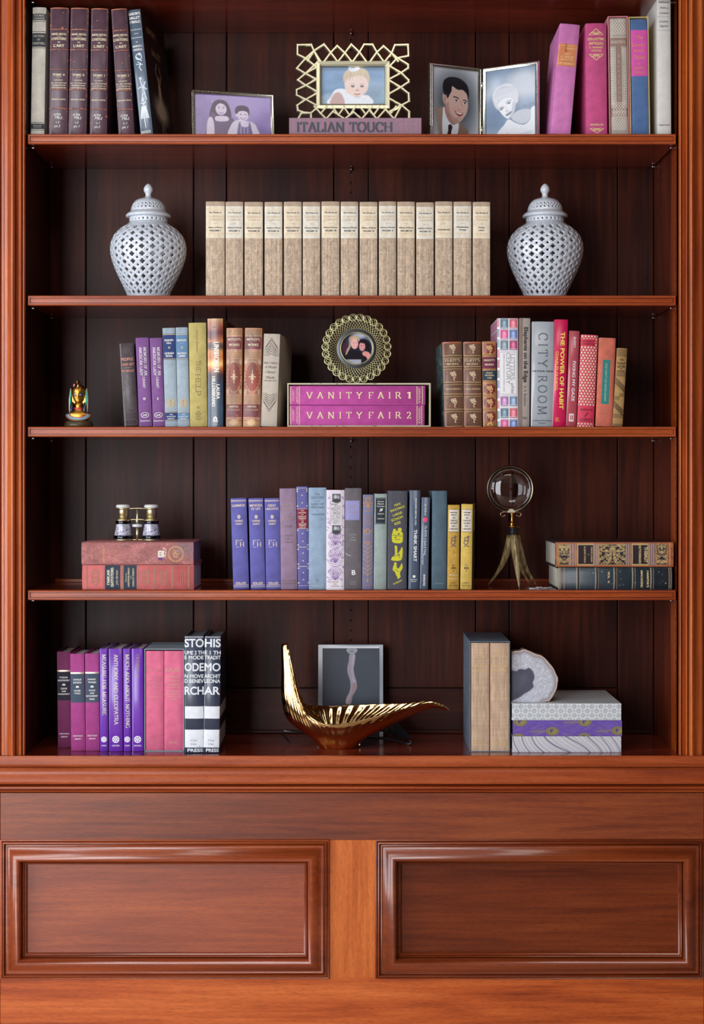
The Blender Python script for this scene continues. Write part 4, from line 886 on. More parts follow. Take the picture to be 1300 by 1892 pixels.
# stamps
cv = Canvas(0, 0, 40, 204, 80, 408, (226, 224, 232)); pal = [(70, 100, 118), (190, 78, 92), (196, 70, 120), (84, 104, 160), (90, 110, 120), (150, 50, 90), (150, 96, 150), (96, 120, 150)]
def stampat(c, x, y, col, w=15, h=18):
    c.rect(x, y, x+w, y+h, col, .85); c.ell(x+w/2, y+h*.46, w*.34, h*.34, tuple(min(255, v+50) for v in col), 1); c.ell(x+w/2, y+h*.42, w*.16, h*.2, tuple(min(255, v+100) for v in col), 1)
    c.ell(x+w/2, y+h*.72, w*.26, h*.16, tuple(min(255, v+80) for v in col), 1); c.line([(x+1.5, y+h-2), (x+w-1.5, y+h-2)], 1.1, (230, 225, 232)); c.line([(x+2, y+1.6), (x+w-2, y+1.6)], .8, (230, 225, 232), al=.6)
k = 0
for y in (1, 21, 41, 145, 167, 188):
    for x in (6, 23.5): stampat(cv, x, y, pal[k % 8]); k += 1
for j in range(11): cv.rect(0, 1+j*19, 3.6, 16+j*19, pal[(j*3+1) % 8], .8)
cv.rect(4, 62, 39, 142, (240, 238, 240)); cv.line([(5, 63), (38, 63), (38, 141), (5, 141), (5, 63)], .7, (150, 156, 170))
cl = Canvas(0, 0, 160, 204, 90, 120, (222, 220, 228)); k = 0
for y in range(2, 200, 21):
    for x in range(2, 150, 19): stampat(cl, x, y, pal[(k*5+x) % 8]); k += 1
book(2, (917.5, 957, 919, 956.5), 588.5, 'book jacketed in red and blue postage stamps around a white title panel', (222, 220, 228), [('C', 588.5, 791, cv.A, .4, .2), ('F', -1, 589, 790, cl.A, .17, .4),
    T('v', 685-7, 7, 48, 'LETTERS', (104, 116, 128), 'l', 9), T('v', 713, 6, 9, 'of', (104, 116, 128), 'i', 9), T('v', 722.5, 6, 9, 'the', (104, 116, 128), 'i', 9), T('v', 681.5, 7, 58, 'CENTURY', (104, 116, 128), 'l', 1),
    T('v', 689, 2, 70, 'EDITED BY LISA GRUNWALD AND STEPHEN J. ADLER', (120, 120, 150), 'n', -7)], T=.175, b=2, p=5, kind='paper')
GY = (150, 140, 134)
book(2, (958.5, 979.5, 957.5, 977.5), 588, 'narrow grey beige book with bold black vertical title', (168, 158, 150), [('R', 588.5, 789, (128, 108, 98), -.99, -.35), T('v', 656, 7.2, 102, 'Elephants on the Edge', (30, 28, 34), 'b', 2.4), T('v', 732, 4.6, 38, 'G. A. Bradshaw', (60, 58, 62), 'n', 1.5), T('h', 772.5, 4, 9, 'Yale', (40, 40, 46), 's', 1)], T=.18, b=2, kind='paper')
SG = (168, 174, 182)
book(2, (982, 1023.5, 980.5, 1020.5), 594.5, 'wide silver grey book with large letter-spaced vertical title', SG, [T('v', 647.5, 16, 64, 'CITY', (74, 84, 96), 'x', 0), T('v', 730.5, 15.5, 72, 'ROOM', (74, 84, 96), 'x', 0),
    T('h', 686, 3.2, 38, 'ARTHUR GELB', (60, 66, 76), 'b'), T('h', 776.8, 2, 34, 'A Marian Wood Book', (80, 88, 98), 'b'), T('h', 782, 2, 13, 'Putnam', (80, 88, 98), 'b'), ln(779.4, (90, 98, 108), .86, .5)], T=.185, b=3, p=3, kind='gloss')
book(2, (1023.5, 1049.5, 1020.5, 1043.5), 590.5, 'vivid crimson book with yellow vertical title', (206, 26, 84), [T('v', 685, 7.6, 143, 'THE POWER OF HABIT', (244, 224, 96), 'b', 3.6), T('v', 685, 5, 71, 'CHARLES DUHIGG', (232, 176, 76), 'b', -6.2), ('S', [circ(-4, 774.5, 2.4, 10)], 1.4, (230, 120, 80)), T('h', 778.8, 1.6, 9, 'RANDOM', (230, 140, 90), 'b', -3)], T=.17, b=2.5, kind='gloss')
book(2, (1051, 1071, 1045.5, 1063.5), 611.5, 'slim rose red book with white vertical title, leaning right', (178, 76, 88), [T('v', 634-1, 4.6, 20, 'BARRY', (230, 200, 206), 'b', 1), T('v', 704.5, 5.8, 74, 'FIXING MY GAZE', (236, 220, 224), 'b', 1.5), ('R', 764.5, 779, (226, 214, 216), -.5, .45), ('R', 767.5, 776, (184, 80, 92), -.25, -.02), ('R', 767.5, 776, (184, 80, 92), .08, .3)], T=.165, b=2, kind='gloss')
PKR = (206, 64, 92); PD = []
cv = Canvas(0, 0, 33, 170, 82, 425, PKR)
for j in range(-1, 36):
    for i in range(-1, 6): cv.ell(2.5+i*6.2+(3.1 if j % 2 else 0), 3+j*5.0, 1.75, 1.75, (222, 218, 178), .6)
cv.rect(0, 8, 28, 21, (206, 40, 72)); cv.rect(0, 131, 33, 162, (210, 52, 84))
book(2, (1072, 1105, 1066, 1095.5), 619, 'pink book with cream polka dots, its title upside down', PKR, [('C', 619, 790, cv.A, .6), *[T('u', *q) for q in ((631, 3, 23, 'A COMEDY BY', (50, 24, 34), 's', -1), (636, 3, 23, 'DOGBARKER', (50, 24, 34), 's', -1), (757.5, 3.4, 23, 'ALEXANDER', (70, 20, 34), 's'), (776, 5.6, 24, 'CANDY', (70, 20, 34), 's'))], ('S', [[(-2, 770), (3, 763)]], 1.4, (60, 24, 34))], T=.165, b=3.5)
TQ = (42, 128, 124)
book(2, (1106, 1137, 1099.5, 1130.5), 624.5, 'salmon cloth book with a teal vertical label', (204, 108, 88), [('R', 665, 747, TQ, -.45, .45), T('v', 706, 3.6, 70, "YOU CAN'T GO HOME AGAIN", (196, 214, 190), 'i', 0), *lines('h', [(649, 2.6, 10, 'Thomas', (186, 128, 100)), (653.5, 2.6, 8, 'Wolfe', (186, 128, 100)), (757, 2.8, 12, 'Harper', (216, 140, 110)), (762, 2.6, 10, 'and', (216, 140, 110)), (767, 2.6, 10, 'Bros', (216, 140, 110))])], T=.17, b=3, p=4)
DK = (52, 40, 30); st = []
for y in list(range(646, 659, 2))+list(range(689, 697, 2))+[766, 768, 770, 772, 784, 786, 788]: st.append([(-9, y), (9, y)])
for k in range(6): st += [[(-9, 698+k*2.6), (9, 715+k*2.6)], [(-9, 742+k*2.4), (8, 758+k*2.4)]] if k < 5 else []
for k in range(4): st += [[(0, 727+k*1.8), (9, 727+k*1.8)], [(-9, 733+k*1.8), (0, 733+k*1.8)]]
book(2, (1138.5, 1159.5, 1131.5, 1148.5), 643.5, 'small ochre book with black art deco lines, leaning right', (170, 132, 80), [('S', st, .7, DK), *lines('h', [(665, 3.4, 7, 'THE', DK, 'b'), (671.5, 3.8, 15, 'SCARLET', DK, 'b'), (677.8, 3.8, 14, 'LETTER', DK, 'b'), (686, 3, 15, 'HAWTHORNE', DK, 'b')]), ('S', [circ(0, 682, .7, 8)], 1, DK)], T=.13, b=2.2)
# ---- fourth shelf: the lying pair on the left
PB = (168, 106, 104); z3 = SHT[3]+.0002
cv = Canvas(0, 0, 207, 43, 260, 56, PB); cv.noise(5, .10, aspect=3); cv.noise(14, .06, aspect=4); cv.noise(36, .07, aspect=4); cv.noise(16, .2, (206, 184, 186), aspect=4, thr=.74); cv.ell(14, 30, 22, 16, (124, 108, 120), 16, al=.6)
for k in range(40): cv.ell(random.betavariate(1, 2)*200, random.uniform(0, 43), random.uniform(.4, 1.4), random.uniform(.4, 1.2), random.choice([(214, 196, 196), (92, 56, 62)]), .8, al=.7)
for y in (0.6, 42): cv.line([(0, y), (207, y)], 1.2, (120, 70, 70), al=.6)
GN = (206, 160, 100)
wheel = [circ(-1, 325, 14.5, 26), circ(-1, 325, 12.5, 24), [(-7, 321), (-3, 328), (2, 322), (6, 330)], circ(-3, 326, 4, 10), circ(3, 322, 3, 10)]
lowH = (1088-1042.5)*S*(D+.018)/D
def scroll(cx, cy):
    r = []
    for s in (-1, 1):
        r += [circ(s*4.5, cx, 4.6, 12, 0, 360, ry=5.5), circ(s*11, cx, 3.6, 12, 0, 360, ry=4.2), circ(s*8, cx+5.5*s, 2.6, 10), circ(s*8, cx-5.5*s, 2.6, 10)]
    r += [circ(0, cx, 7, 14), [(-16, cx), (-13, cx+2)], [(16, cx), (13, cx-2)]]
    return r
RO = (196, 100, 100); GB = (158, 118, 96); NV = (44, 58, 74)
de = [('R', 194, 222.5, NV), ('R', 228.5, 252.5, NV)]+[('R', a, b_, GB, -.985, .985) for a, b_ in ((160, 162), (190.5, 192.5), (224, 227), (254, 256), (284.5, 288), (316.5, 320), (347, 350))]
de += [('S', scroll(176, 0)+scroll(270, 0)+scroll(302, 0), .8, GB), ('S', [[(-14, 334), (14, 334)], [(-13, 338), (12, 338)], [(-14, 342), (13, 342)]], 1.2, (176, 104, 92))]
de += lines('h', [(200.5, 4.6, 28, 'FAMILIAR', (226, 214, 190), 'S'), (207.5, 4.6, 36, 'QUOTATIONS', (226, 214, 190), 'S'), (216, 4.2, 27, 'John Bartlett', (214, 196, 160), 'i'), (233, 2.6, 16, 'Edited by', (214, 196, 160), 'n'), (238, 2.8, 36, 'CHRISTOPHER MORLEY', (214, 196, 160), 'S'), (242, 2.2, 6, 'and', (214, 196, 160), 'n'), (246.5, 2.8, 34, 'LOUELLA D. EVERETT', (214, 196, 160), 'S')])
book(3, (152, 358.5), 1042.5, 'rose cloth book with two dark blue title panels, lower of the lying pair', RO, de, flat=-1, bot=1088, y0=.018, T=.20, b=4, p=3, fixz=z3)
up = z3+lowH+.0004
de = [('C', 151, 357.5, cv.A, .8), ('S', wheel, .8, (206, 158, 104)), ('R', 292, 303, (222, 212, 200), -.35, .25), ('R', 292.5, 301, (112, 66, 124), -.60, -.35), T('h', 296.5, 3.6, 5, '11', (50, 50, 50), 'b', -1), T('h', 304.5, 5.6, 18, '427', (236, 226, 220), 'i', 2),
      *lines('h', [(172, 3, 26, 'CHAPTERS', (190, 130, 96)), (180, 2.6, 14, 'IN THE', (190, 130, 96)), (192, 4.2, 33, 'HISTORY', GN), (208, 3.2, 26, 'OF HIS MAJESTY', (190, 130, 96)), (214, 3.2, 20, 'SERVICE', (190, 130, 96)), (346, 3, 26, 'LONGMANS', (170, 120, 104))])]
upH = 42.0
book(3, (151, 357.5), 1000, 'worn faded pink book with gilt roundel and small number sticker, upper of the lying pair', PB, de, flat=-1, bot=1042, y0=.018, T=.205, b=4, p=3, fixz=up, pages=(150, 120, 130), yaw=0)
GLASS_Z = up+42*S*(D+.018)/D
# ---- fourth shelf: the standing row
CB = (96, 94, 168); CI = (226, 208, 190)
for xs, nm, tt, w_ in (((424, 456.5, 432.5, 458.5), 'first', ('LUMMOX', ''), (24, 0)), ((457.5, 487, 464, 489.5), 'second', ('IMITATION', 'OF LIFE'), (23, 17)), ((487.5, 516.5, 492, 518.5), 'third', ('GREAT', 'LAUGHTER'), (15, 24))):
    de = [ln(924.5, CI, .96, .8), ln(926.3, CI, .96, .7), ln(1081, CI, .96, .8), ln(1084, CI, .96, .8)]
    de += [T('h', 934, 4, w_[0], tt[0], CI, 'S'), T('h', 962.5, 3, 15, 'FANNIE', CI, 'S'), T('h', 968, 3, 13, 'HURST', CI, 'S'), T('h', 1077.5, 3.7, 19, 'COLLIER', CI, 'S'), ('S', [circ(0, 955, 2.4, 8, ry=3.2), circ(0, 955, 1, 6)], .9, CI),
           T('h', 1002.4, 9, 6, 'F', CI, 's', -4.4), T('h', 1005.8, 8.4, 8, 'H', CI, 's', 4.2), ('S', [[(0, 998.2), (5.6, 998.2)], [(-6.6, 1010.6), (-2.0, 1010.6)]], .8, CI)]
    if tt[1]: de.append(T('h', 940.2, 3.7, w_[1], tt[1], CI, 'S'))
    book(3, xs, 920.5, 'periwinkle cloth volume with cream monogram, %s of the matching three' % nm, CB, de, T=.16, b=3, y0=.02, group='three matching periwinkle volumes')
G2 = (176, 150, 130)
book(3, (515.5, 547, 519.5, 549), 902.5, 'dusty lilac cloth book with faded title, tall, next to the periwinkle three', (146, 122, 148), [*lines('h', [(924.5, 3.4, 13, 'THE', G2, 'i'), (933, 4.6, 24, 'Peabody', G2, 'i'), (941, 4.6, 20, 'Sisters', G2, 'i'), (950, 4.6, 7, 'of', G2, 'i'), (958, 4.6, 19, 'Salem', G2, 'i'), (972.5, 3, 13, '1838', (130, 108, 90), 'S'), (989.5, 2.8, 17, 'LOUISE', (132, 110, 110)), (995.5, 2.8, 12, 'HALL', (132, 110, 110)), (1002, 2.8, 16, 'THARP', (132, 110, 110)), (1073, 3.2, 26, 'LITTLE BROWN', (132, 110, 110)), (1078, 3.2, 26, 'AND COMPANY', (132, 110, 110))])], T=.165, b=2.6, p=3, y0=.02)
dots = [circ(s*9, y, .75, 6) for s in (-1, 1) for y in (904.5, 908, 935, 980, 1007, 1015, 1042, 1050, 1077)]+[circ(0, y, .6, 6) for y in (915, 929, 986, 1000, 1022, 1036, 1058, 1071)]
book(3, (546.5, 568.5, 550.5, 571), 899, 'slim blue violet book with a dark red title label and pale dots', (100, 98, 160), [('S', dots, 1.0, CI), ('R', 940.5, 976.5, (132, 36, 66)), ln(902, CI, .9, .5), ln(1011, CI, .9, .8), ln(1046.5, CI, .9, .8), ln(1082, CI, .9, .5), ln(940.2, CI, .98, .6), ln(976.6, CI, .98, .6),
    *lines('h', [(943.6, 2, 6, 'THE', CI, 'S'), (947.4, 2.1, 14, 'LETTERS', CI, 'S'), (951, 1.8, 4, 'OF', CI, 'S'), (954.6, 2.1, 15, 'DOROTHY', CI, 'S'), (958.2, 2.1, 14, 'OSBORNE', CI, 'S'), (961.6, 1.8, 4, 'TO', CI, 'S'), (965, 2, 5, 'SIR', CI, 'S'), (968.4, 2, 14, 'WILLIAM', CI, 'S'), (971.6, 2, 13, 'TEMPLE', CI, 'S'), (974.8, 1.6, 11, '1652-54', CI, 'b')])], T=.165, b=2.4, p=3, y0=.022, pages=(180, 70, 84))
book(3, (568.5, 603.5, 571.5, 602.5), 901, 'pale powder blue book, title blind stamped, between violet and floral books', (146, 168, 192), [*lines('h', [(913.5, 3.6, 9, 'THE', (118, 138, 164), 'S'), (919.5, 3.8, 24, 'MYSTERY', (118, 138, 164), 'S'), (925.5, 3, 9, 'and', (118, 138, 164), 'i'), (931.5, 3.8, 24, 'LURE of', (118, 138, 164), 'S'), (937.5, 3.8, 24, 'PERFUME', (118, 138, 164), 'S'), (950.5, 3.2, 24, 'THOMPSON', (120, 140, 164), 'S'), (1082.5, 3.6, 23, 'LIPPINCOTT', (176, 192, 206), 'S')]), ('S', [circ(0, 943.5, .6, 6), circ(-1, 1072, 2.4, 8)], .9, (110, 130, 156))], T=.165, b=2.4, p=3.5, y0=.02, pages=(176, 186, 200))
# floral jacket
cv = Canvas(0, 0, 34, 184, 84, 440, (222, 212, 224)); LV = (128, 92, 158)
for k in range(90):
    x, y = random.uniform(0, 34), random.uniform(0, 184); a0 = random.uniform(0, 360); r_ = random.uniform(1.5, 3.4)
    cv.line([(x+r_*(1-.08*j)*math.cos(math.radians(a0+j*26)), y+r_*(1-.08*j)*math.sin(math.radians(a0+j*26))) for j in range(9)], .8, LV)
for cy in (92, 125, 158):
    for r_ in (5, 8, 11, 14): cv.line([(17+r_*math.cos(math.radians(a)), cy+r_*1.15*math.sin(math.radians(a))) for a in range(200, 345, 12)], .9, LV); cv.line([(17+r_*math.cos(math.radians(a)), cy+r_*1.15*math.sin(math.radians(a))) for a in range(20, 165, 12)], .7, LV)
    for k in range(-3, 4): cv.line([(17, cy+10), (17+k*3.4, cy-10+abs(k)*2.2)], .9, LV, smooth=False)
cv.rect(8, 21, 29.5, 65, (228, 222, 226)); cv.line([(8, 21), (29.5, 21), (29.5, 65), (8, 65), (8, 21)], .7, (150, 120, 160))
for y0_ in (7, 65): cv.rect(11, y0_, 27, y0_+15, (90, 92, 98)); cv.ell(17, y0_+6, 3, 4, (190, 190, 194), 2); cv.ell(22, y0_+7, 2.6, 4, (160, 160, 166), 2); cv.ell(19, y0_+13, 7, 4, (54, 56, 62), 2)
cv.rect(10, 166, 28, 179, (226, 220, 224))
book(3, (602, 637, 602.5, 635.5), 905.5, 'book jacketed in white and violet floral paper with two tiny photographs', (214, 204, 218), [('C', 905.5, 1089.5, cv.A, .6), T('v', 949, 5.4, 38, 'LINDBERGH', (96, 88, 110), 'l', 6.5), T('v', 949, 5.4, 38, 'WARWITHIN', (60, 52, 66), 'l', .4), T('v', 949, 5.0, 38, '& WITHOUT', (60, 52, 66), 'l', -5.2),
    *lines('h', [(1075, 2, 13, 'HARCOURT', (130, 110, 120)), (1079, 2, 7, 'BRACE', (130, 110, 120)), (1083, 2, 15, 'JOVANOVICH', (130, 110, 120))])], T=.165, b=2.4, p=4, y0=.02, kind='paper')
book(3, (636, 668.5, 637.5, 666.5), 902, 'grey cloth book with a lavender label, white letter B near its foot', (104, 98, 104), [('R', 925, 961, (148, 146, 196), -.96, .78), T('h', 937, 4.4, 12, 'MAX', (180, 164, 150), 'l', -2), T('h', 946, 4.4, 16, 'JACK', (180, 164, 150), 'l', -1), *lines('h', [(988, 2.4, 13, 'LOUISE', (170, 170, 174)), (993, 2.4, 9, 'HALL', (170, 170, 174)), (998, 2.4, 13, 'THARP', (170, 170, 174)), (1075, 1.8, 10, 'LITTLE', (170, 170, 174)), (1079, 1.8, 8, 'BROWN', (170, 170, 174))]), T('h', 1057.5, 9, 7, 'B', (230, 234, 236), 'b', 1), ('S', [[(-14, 1022), (-9, 1026), (-4, 1027)]], .8, (180, 180, 184))], T=.165, b=2.6, p=3, y0=.02)
OG2 = (190, 140, 92); leaf = []
for y in range(1008, 1066, 8): leaf += [[(0, y), (-4, y-5), (-8, y-7)], [(0, y), (4, y-5), (8, y-7)]]
leaf += [[(0, 1004), (0, 1074)], circ(0, 1002, 2.4, 8), [(-2, 1070), (0, 1076), (2, 1070)]]
top_ = [[(0, 921), (0, 945)], [(-7, 945), (7, 945)]]+[[(0, 938), (x, y)] for x, y in ((-6, 926), (6, 926), (-3.5, 922), (3.5, 922), (-8, 934), (8, 934))]+[circ(x, y, 1, 6) for x, y in ((0, 919), (-4, 921), (4, 921), (-8, 930), (8, 930))]
mid = [circ(0, 976+10, 8, 12, 200, 340, ry=7), circ(0, 982, 3, 10, ry=6), [(-8, 978), (-2, 987)], [(8, 978), (2, 987)]]
book(3, (670, 690, 668.5, 688.5), 914, 'slate blue book covered in copper leaf ornaments', (120, 120, 152), [('S', leaf+top_+mid, .9, OG2), *lines('h', [(955, 2.8, 13, 'MARIE', OG2), (961, 3.6, 10, 'and', OG2, 'i'), (968, 3.6, 14, 'LILIES', OG2, 'i'), (994, 2.6, 14, 'RUTLEDGE', OG2), (1081, 2, 12, 'PUTNAM', OG2)])], T=.15, b=2, y0=.02)
book(3, (690.5, 716, 690.5, 712.5), 912.5, 'pale grey green book with a black title panel near the top', (150, 164, 162), [('R', 920, 968.5, (34, 44, 52), -.84, .78), ('S', [rectl(-9.5, 922, 8.5, 967)], .4, (160, 170, 170)), *lines('h', [(926.5, 3, 12, 'Greek', WHT, 'i'), (931, 3, 12, 'Myth', WHT, 'i'), (935.5, 3, 15, 'Traveller', WHT, 'i'), (949.5, 2, 12, 'CAMERON', WHT), (953.5, 1.4, 3, '-', WHT), (958.5, 2, 13, 'THOMPSON', WHT), (1080, 2, 13, 'ALBERT', (176, 180, 150)), (1084, 2, 13, 'BONI', (176, 180, 150))]), ('S', [circ(1, 942, 2, 8), [(-2, 945), (4, 940)]], .8, WHT)], T=.15, b=2.4, y0=.02, yaw=0)
YE = (204, 200, 40); SHG = (72, 72, 84)
blob = lambda pts: pts
cv = Canvas(0, 0, 37, 182, 92, 440, SHG); cv.noise(40, .08); cv.rect(18, 0, 20, 182, (90, 88, 98), .3)
def fig(c, o, n):
    for a in range(n): c.ell(random.uniform(9, 28), o+random.uniform(2, 22), random.uniform(2, 5), random.uniform(2, 4.5), YE, .8)
    for a in range(n): c.line([(random.uniform(9, 27), o+random.uniform(2, 22)) for _ in range(3)], .7, (60, 60, 50))
cv.poly([(9, 78), (12, 74), (27, 76), (29, 84), (27, 96), (11, 96), (8, 88)], YE, .8); cv.ell(13, 74, 3, 4, YE, .8); cv.ell(23, 72, 4, 3.6, YE, .8); cv.line([(10, 82), (27, 84)], .9, SHG); cv.line([(14, 90), (23, 90)], .9, SHG); cv.ell(15, 86, 1.4, 1.4, SHG, .6); cv.ell(21, 80, 1.6, 1.6, SHG, .6)
cv.poly([(8, 124), (14, 118), (14, 108), (18, 103), (19, 116), (24, 110), (27, 104), (29, 110), (26, 128), (9, 129)], YE, .8); cv.ell(15.5, 104, 2.4, 3, YE, .8); cv.line([(12, 122), (20, 118), (24, 124)], .9, SHG); cv.ell(22, 118, 1.2, 1.6, SHG, .5)
cv.poly([(12, 138), (16, 134), (19, 144), (24, 140), (27, 134), (29, 142), (24, 152), (25, 160), (18, 158), (14, 150), (10, 146)], YE, .8); cv.ell(15, 135, 2.6, 2.6, YE, .8); cv.ell(21, 160, 2.2, 3, YE, .8); cv.line([(15, 146), (22, 150)], .9, SHG)
book(3, (715, 753.5, 716, 750), 907, 'wide charcoal book with tilted yellow lettering and yellow cartoon blots', SHG, [('C', 907, 1088.5, cv.A, .75), *[T('h', y, 4.4, w_, s, YE, 'b', 0, 'ink', 20) for y, w_, s in ((932, 12, 'MAX'), (940, 28, "SHULMAN'S"), (949.5, 18, 'LARGE'), (958, 23, 'ECONOMY'), (966.5, 12, 'SIZE'))], T('h', 1075.5, 3, 18, 'DOUBLEDAY', YE, 'b', 1, 'ink', 25)], T=.175, b=2.6, p=4, y0=.02)
SL = (74, 88, 110)
book(3, (755.5, 777.5, 755, 772.5), 906, 'slate blue book with white sans serif vertical title', SL, [('R', 907, 1088, (96, 110, 130), -.98, -.5), T('v', 950-4, 3, 50, 'RICHARD RESTAK, M.D.', WHT, 'b', 2), T('v', 1008, 6, 59, 'THINK SMART', (240, 240, 240), 'b', 2), ('R', 1063, 1067.5, WHT, -.2, .3), *lines('h', [(1071, 1.6, 13, 'RIVERHEAD', WHT, 'b'), (1074.3, 1.4, 9, 'BOOKS', WHT, 'b')])], T=.165, b=2.6, y0=.02, kind='gloss')
book(3, (778.5, 794.5, 775, 790), 919, 'narrow steel blue book with a pink circle on its spine', (82, 96, 118), [T('v', 942, 4, 21, 'de Pulford', WHT, 'i', 0), ('S', [circ(-.5, 960.5, r_, 14) for r_ in (.8, 1.8, 2.8, 3.8)], 1.2, (226, 80, 120)), T('v', 1002-4, 5, 54, 'The BOOK of Spells & Visual', (220, 224, 230), 'i', 1), T('v', 1033, 3, 22, 'Therapy', (220, 224, 230), 'i', -2.5), T('v', 1072, 3.6, 21, 'BARRONS', WHT, 'b', .5)], T=.155, b=1.8, y0=.02, kind='gloss')
book(3, (797.5, 826, 797.5, 824), 907, 'plain blue green cloth book without a visible title', (76, 98, 112), [('R', 1077, 1079, (96, 116, 128), -.6, .6)], T=.17, b=2.8, p=3, y0=.02)
YB = (190, 150, 62)
curl = lambda y: [circ(-1, y-5, 3, 10, 40, 330), circ(-1, y+1.5, 3.8, 12, 30, 330), [(2, y-8), (4, y-2), (1, y+5)], [(-5, y+9), (0, y+7), (5, y+9)], circ(3, y-9, 1.4, 8)]
for xs, tp, num, lab, yc in (((826, 850, 826.5, 846.5), 933, '443', 'small worn yellow book numbered 443', YB), ((851.5, 873.5, 850, 870.5), 931.5, '444', 'small worn yellow book numbered 444, last of the row with torn edge', (206, 174, 84))):
    de = [('R', 941.5, 982.5, (216, 208, 192), -.82, .84), ('R', 941, 941.8, (60, 50, 40), -.84, .86), ('R', 982.3, 983.2, (60, 50, 40), -.84, .86), ('S', curl(1001), 1.2, (108, 92, 84)), T('h', 1044, 2.4, 4, 'No', (80, 62, 40), 'n'), T('h', 1049.5, 4, 8, num, (70, 52, 36), 'S'), ('S', [circ(0, 1055, .6, 6)], .8, (80, 60, 40)), T('h', 1077, 2.6, 11, 'DENT', (120, 92, 50)), T('h', 1082, 2.6, 15, 'DUTTON', (120, 92, 50))]
    de += lines('h', [(947, 2, 13, 'WALPOLE' if num == '443' else 'FROISSART', (70, 60, 60), 'S'), (951.5, 2, 10, 'NOVELS', (70, 60, 60), 'S'), (957, 2.4, 5, 'THE', (70, 60, 60), 'S'), (962, 2.4, 13, 'CASTLE', (70, 60, 60), 'S'), (967, 2.4, 12, 'STORY', (70, 60, 60), 'S'), (972, 2.2, 8, 'VOL I', (70, 60, 60), 'S'), (977.5, 2, 15, 'LIBRARY', (70, 60, 60), 'S')])
    for k in range(16): u = random.uniform(-.9, .7); y = random.uniform(943, 1085); de.append(('R', y, y+random.uniform(.8, 2.2), (222, 206, 160) if k % 2 else (60, 46, 34), u, u+random.uniform(.04, .16)))
    if num == '443': de += [T('h', 1062, 3, 16, 'tattoos', (230, 220, 196), 'i'), T('h', 1068.5, 3, 15, 'mary 31', (230, 220, 196), 'i')]
    if num == '444':
        c4 = Canvas(0, 0, 60, 158, 60, 150, (110, 92, 60)); c4.noise(12, .3); c4.rect(0, 0, 60, 52, (190, 160, 84)); c4.rect(16, 10, 60, 50, (200, 192, 180)); c4.noise(20, .5, (60, 50, 40), thr=.7); de.append(('F', 1, 931.5, 1088, c4.A, .11, .8))
    book(3, xs, tp, lab, yc, de, T=.115, b=3, p=2.4, y0=.02, group=None, yaw=0 if num == '443' else -7, kind='cloth')
# ---- fourth shelf: lying pair on the right
BK = (30, 26, 36); GT = (190, 160, 110)
W_ = 212; cv = Canvas(0, 0, W_, 46, 560, 122, (150, 84, 54)); cv.noise(8, .2, aspect=5)
def vine(c, x0, x1, seed):
    r_ = random.Random(seed); c.rect(x0, 3, x1, 43, GT); c.rect(x0+1, 4, x1-1, 42, BK); n = int((x1-x0)*40/9)
    for sx in (0, 1):
        for k in range(n//2):
            x, y = r_.uniform(x0+1.5, (x0+x1)/2), r_.uniform(5, 41); a0 = r_.uniform(0, 360); rr = r_.uniform(1.3, 2.6)
            pts = [(x+rr*(1-.1*j)*math.cos(math.radians(a0+j*36)), y+rr*(1-.1*j)*math.sin(math.radians(a0+j*36))) for j in range(8)]
            if sx: pts = [(x0+x1-p_[0], p_[1]) for p_ in pts]
            c.line(pts, .9, GT)
        r_ = random.Random(seed)
    for k in range(int((x1-x0)/4)): c.ell(r_.uniform(x0+2, x1-2), r_.uniform(5, 41), .9, .9, (220, 196, 150), .5)
vine(cv, 11, 31, 4); vine(cv, 85, 134, 8); vine(cv, 186, 206, 5)
for a, b_ in ((44, 75), (142, 173)): cv.rect(a, 2, b_, 44, GT); cv.rect(a+2, 5, b_-2, 41, (34, 22, 34))
for x in (33, 36, 39, 42, 77, 80, 83, 135.5, 138, 140.5, 175, 178, 181, 184): cv.rect(x, 2, x+1.1, 44, (200, 180, 170)); cv.rect(x+1.1, 2, x+2, 44, (52, 36, 60))
for x in range(4, 46, 3): cv.ell(6.5, x, 1.4, 1, (206, 160, 110), .6); cv.ell(208.5, x, 1.2, 1, (206, 160, 110), .6)
for y in (0, 45.2): cv.rect(0, y, W_, y+1.6, (186, 100, 60))
HZ1 = (1087.5-1046.5)*S*(D+.02)/D
HB = (38, 50, 60)
de = []
for x in (1067, 1101.5, 1135.5, 1169.5, 1203.5): de += [('B', x, 3.4, HB), ('R', x-2.8, x-1.9, (206, 190, 160)), ('R', x+2.2, x+3.2, (160, 120, 84))]
for x in (1034, 1041, 1234.5, 1238): de.append(('R', x, x+1, (190, 160, 120)))
de += [('R', 1031, 1032.4, (196, 186, 150)), T('h', 1123.5, 3.2, 22, 'VOL. II.', GOLDL, 'S', -2), T('h', 1195.5, 3.4, 31, "HARPER'S", GOLDL, 'S', 1), T('h', 1184.5, 3.4, 32, 'MAGAZINE', GOLDL, 'S', 1)]
for k in range(26):
    x = random.uniform(1034, 1236); u = random.uniform(-.9, .8); de.append(('R', x, x+random.uniform(.6, 2.6), (110, 150, 144), u, u+random.uniform(.03, .14), 'leather'))
book(3, (1030.5, 1241.5), 1046.5, 'blue black leather volume with raised bands, lower of the lying pair on the right', HB, de, flat=1, bot=1087.5, y0=.020, T=.20, b=4, p=3, t=3, kind='leather', fixz=z3, pages=(196, 190, 178), yaw=0)
de = [('C', 1025, 1243, cv.A, .5, .1), T('h', 1192, 5.6, 29, 'THIBAUT', (214, 190, 140), 'S', 0), T('h', 1181, 3.8, 35, 'DICTIONNAIRE', (206, 180, 130), 'S', 0), T('h', 1092, 3, 28, 'FRANCAIS ALLEMAND', GT, 'S'), T('h', 1079.5, 3, 31, 'ALLEMAND FRANCAIS', GT, 'S'), T('h', 1086, 1.8, 3, 'ET', GT, 'S')]
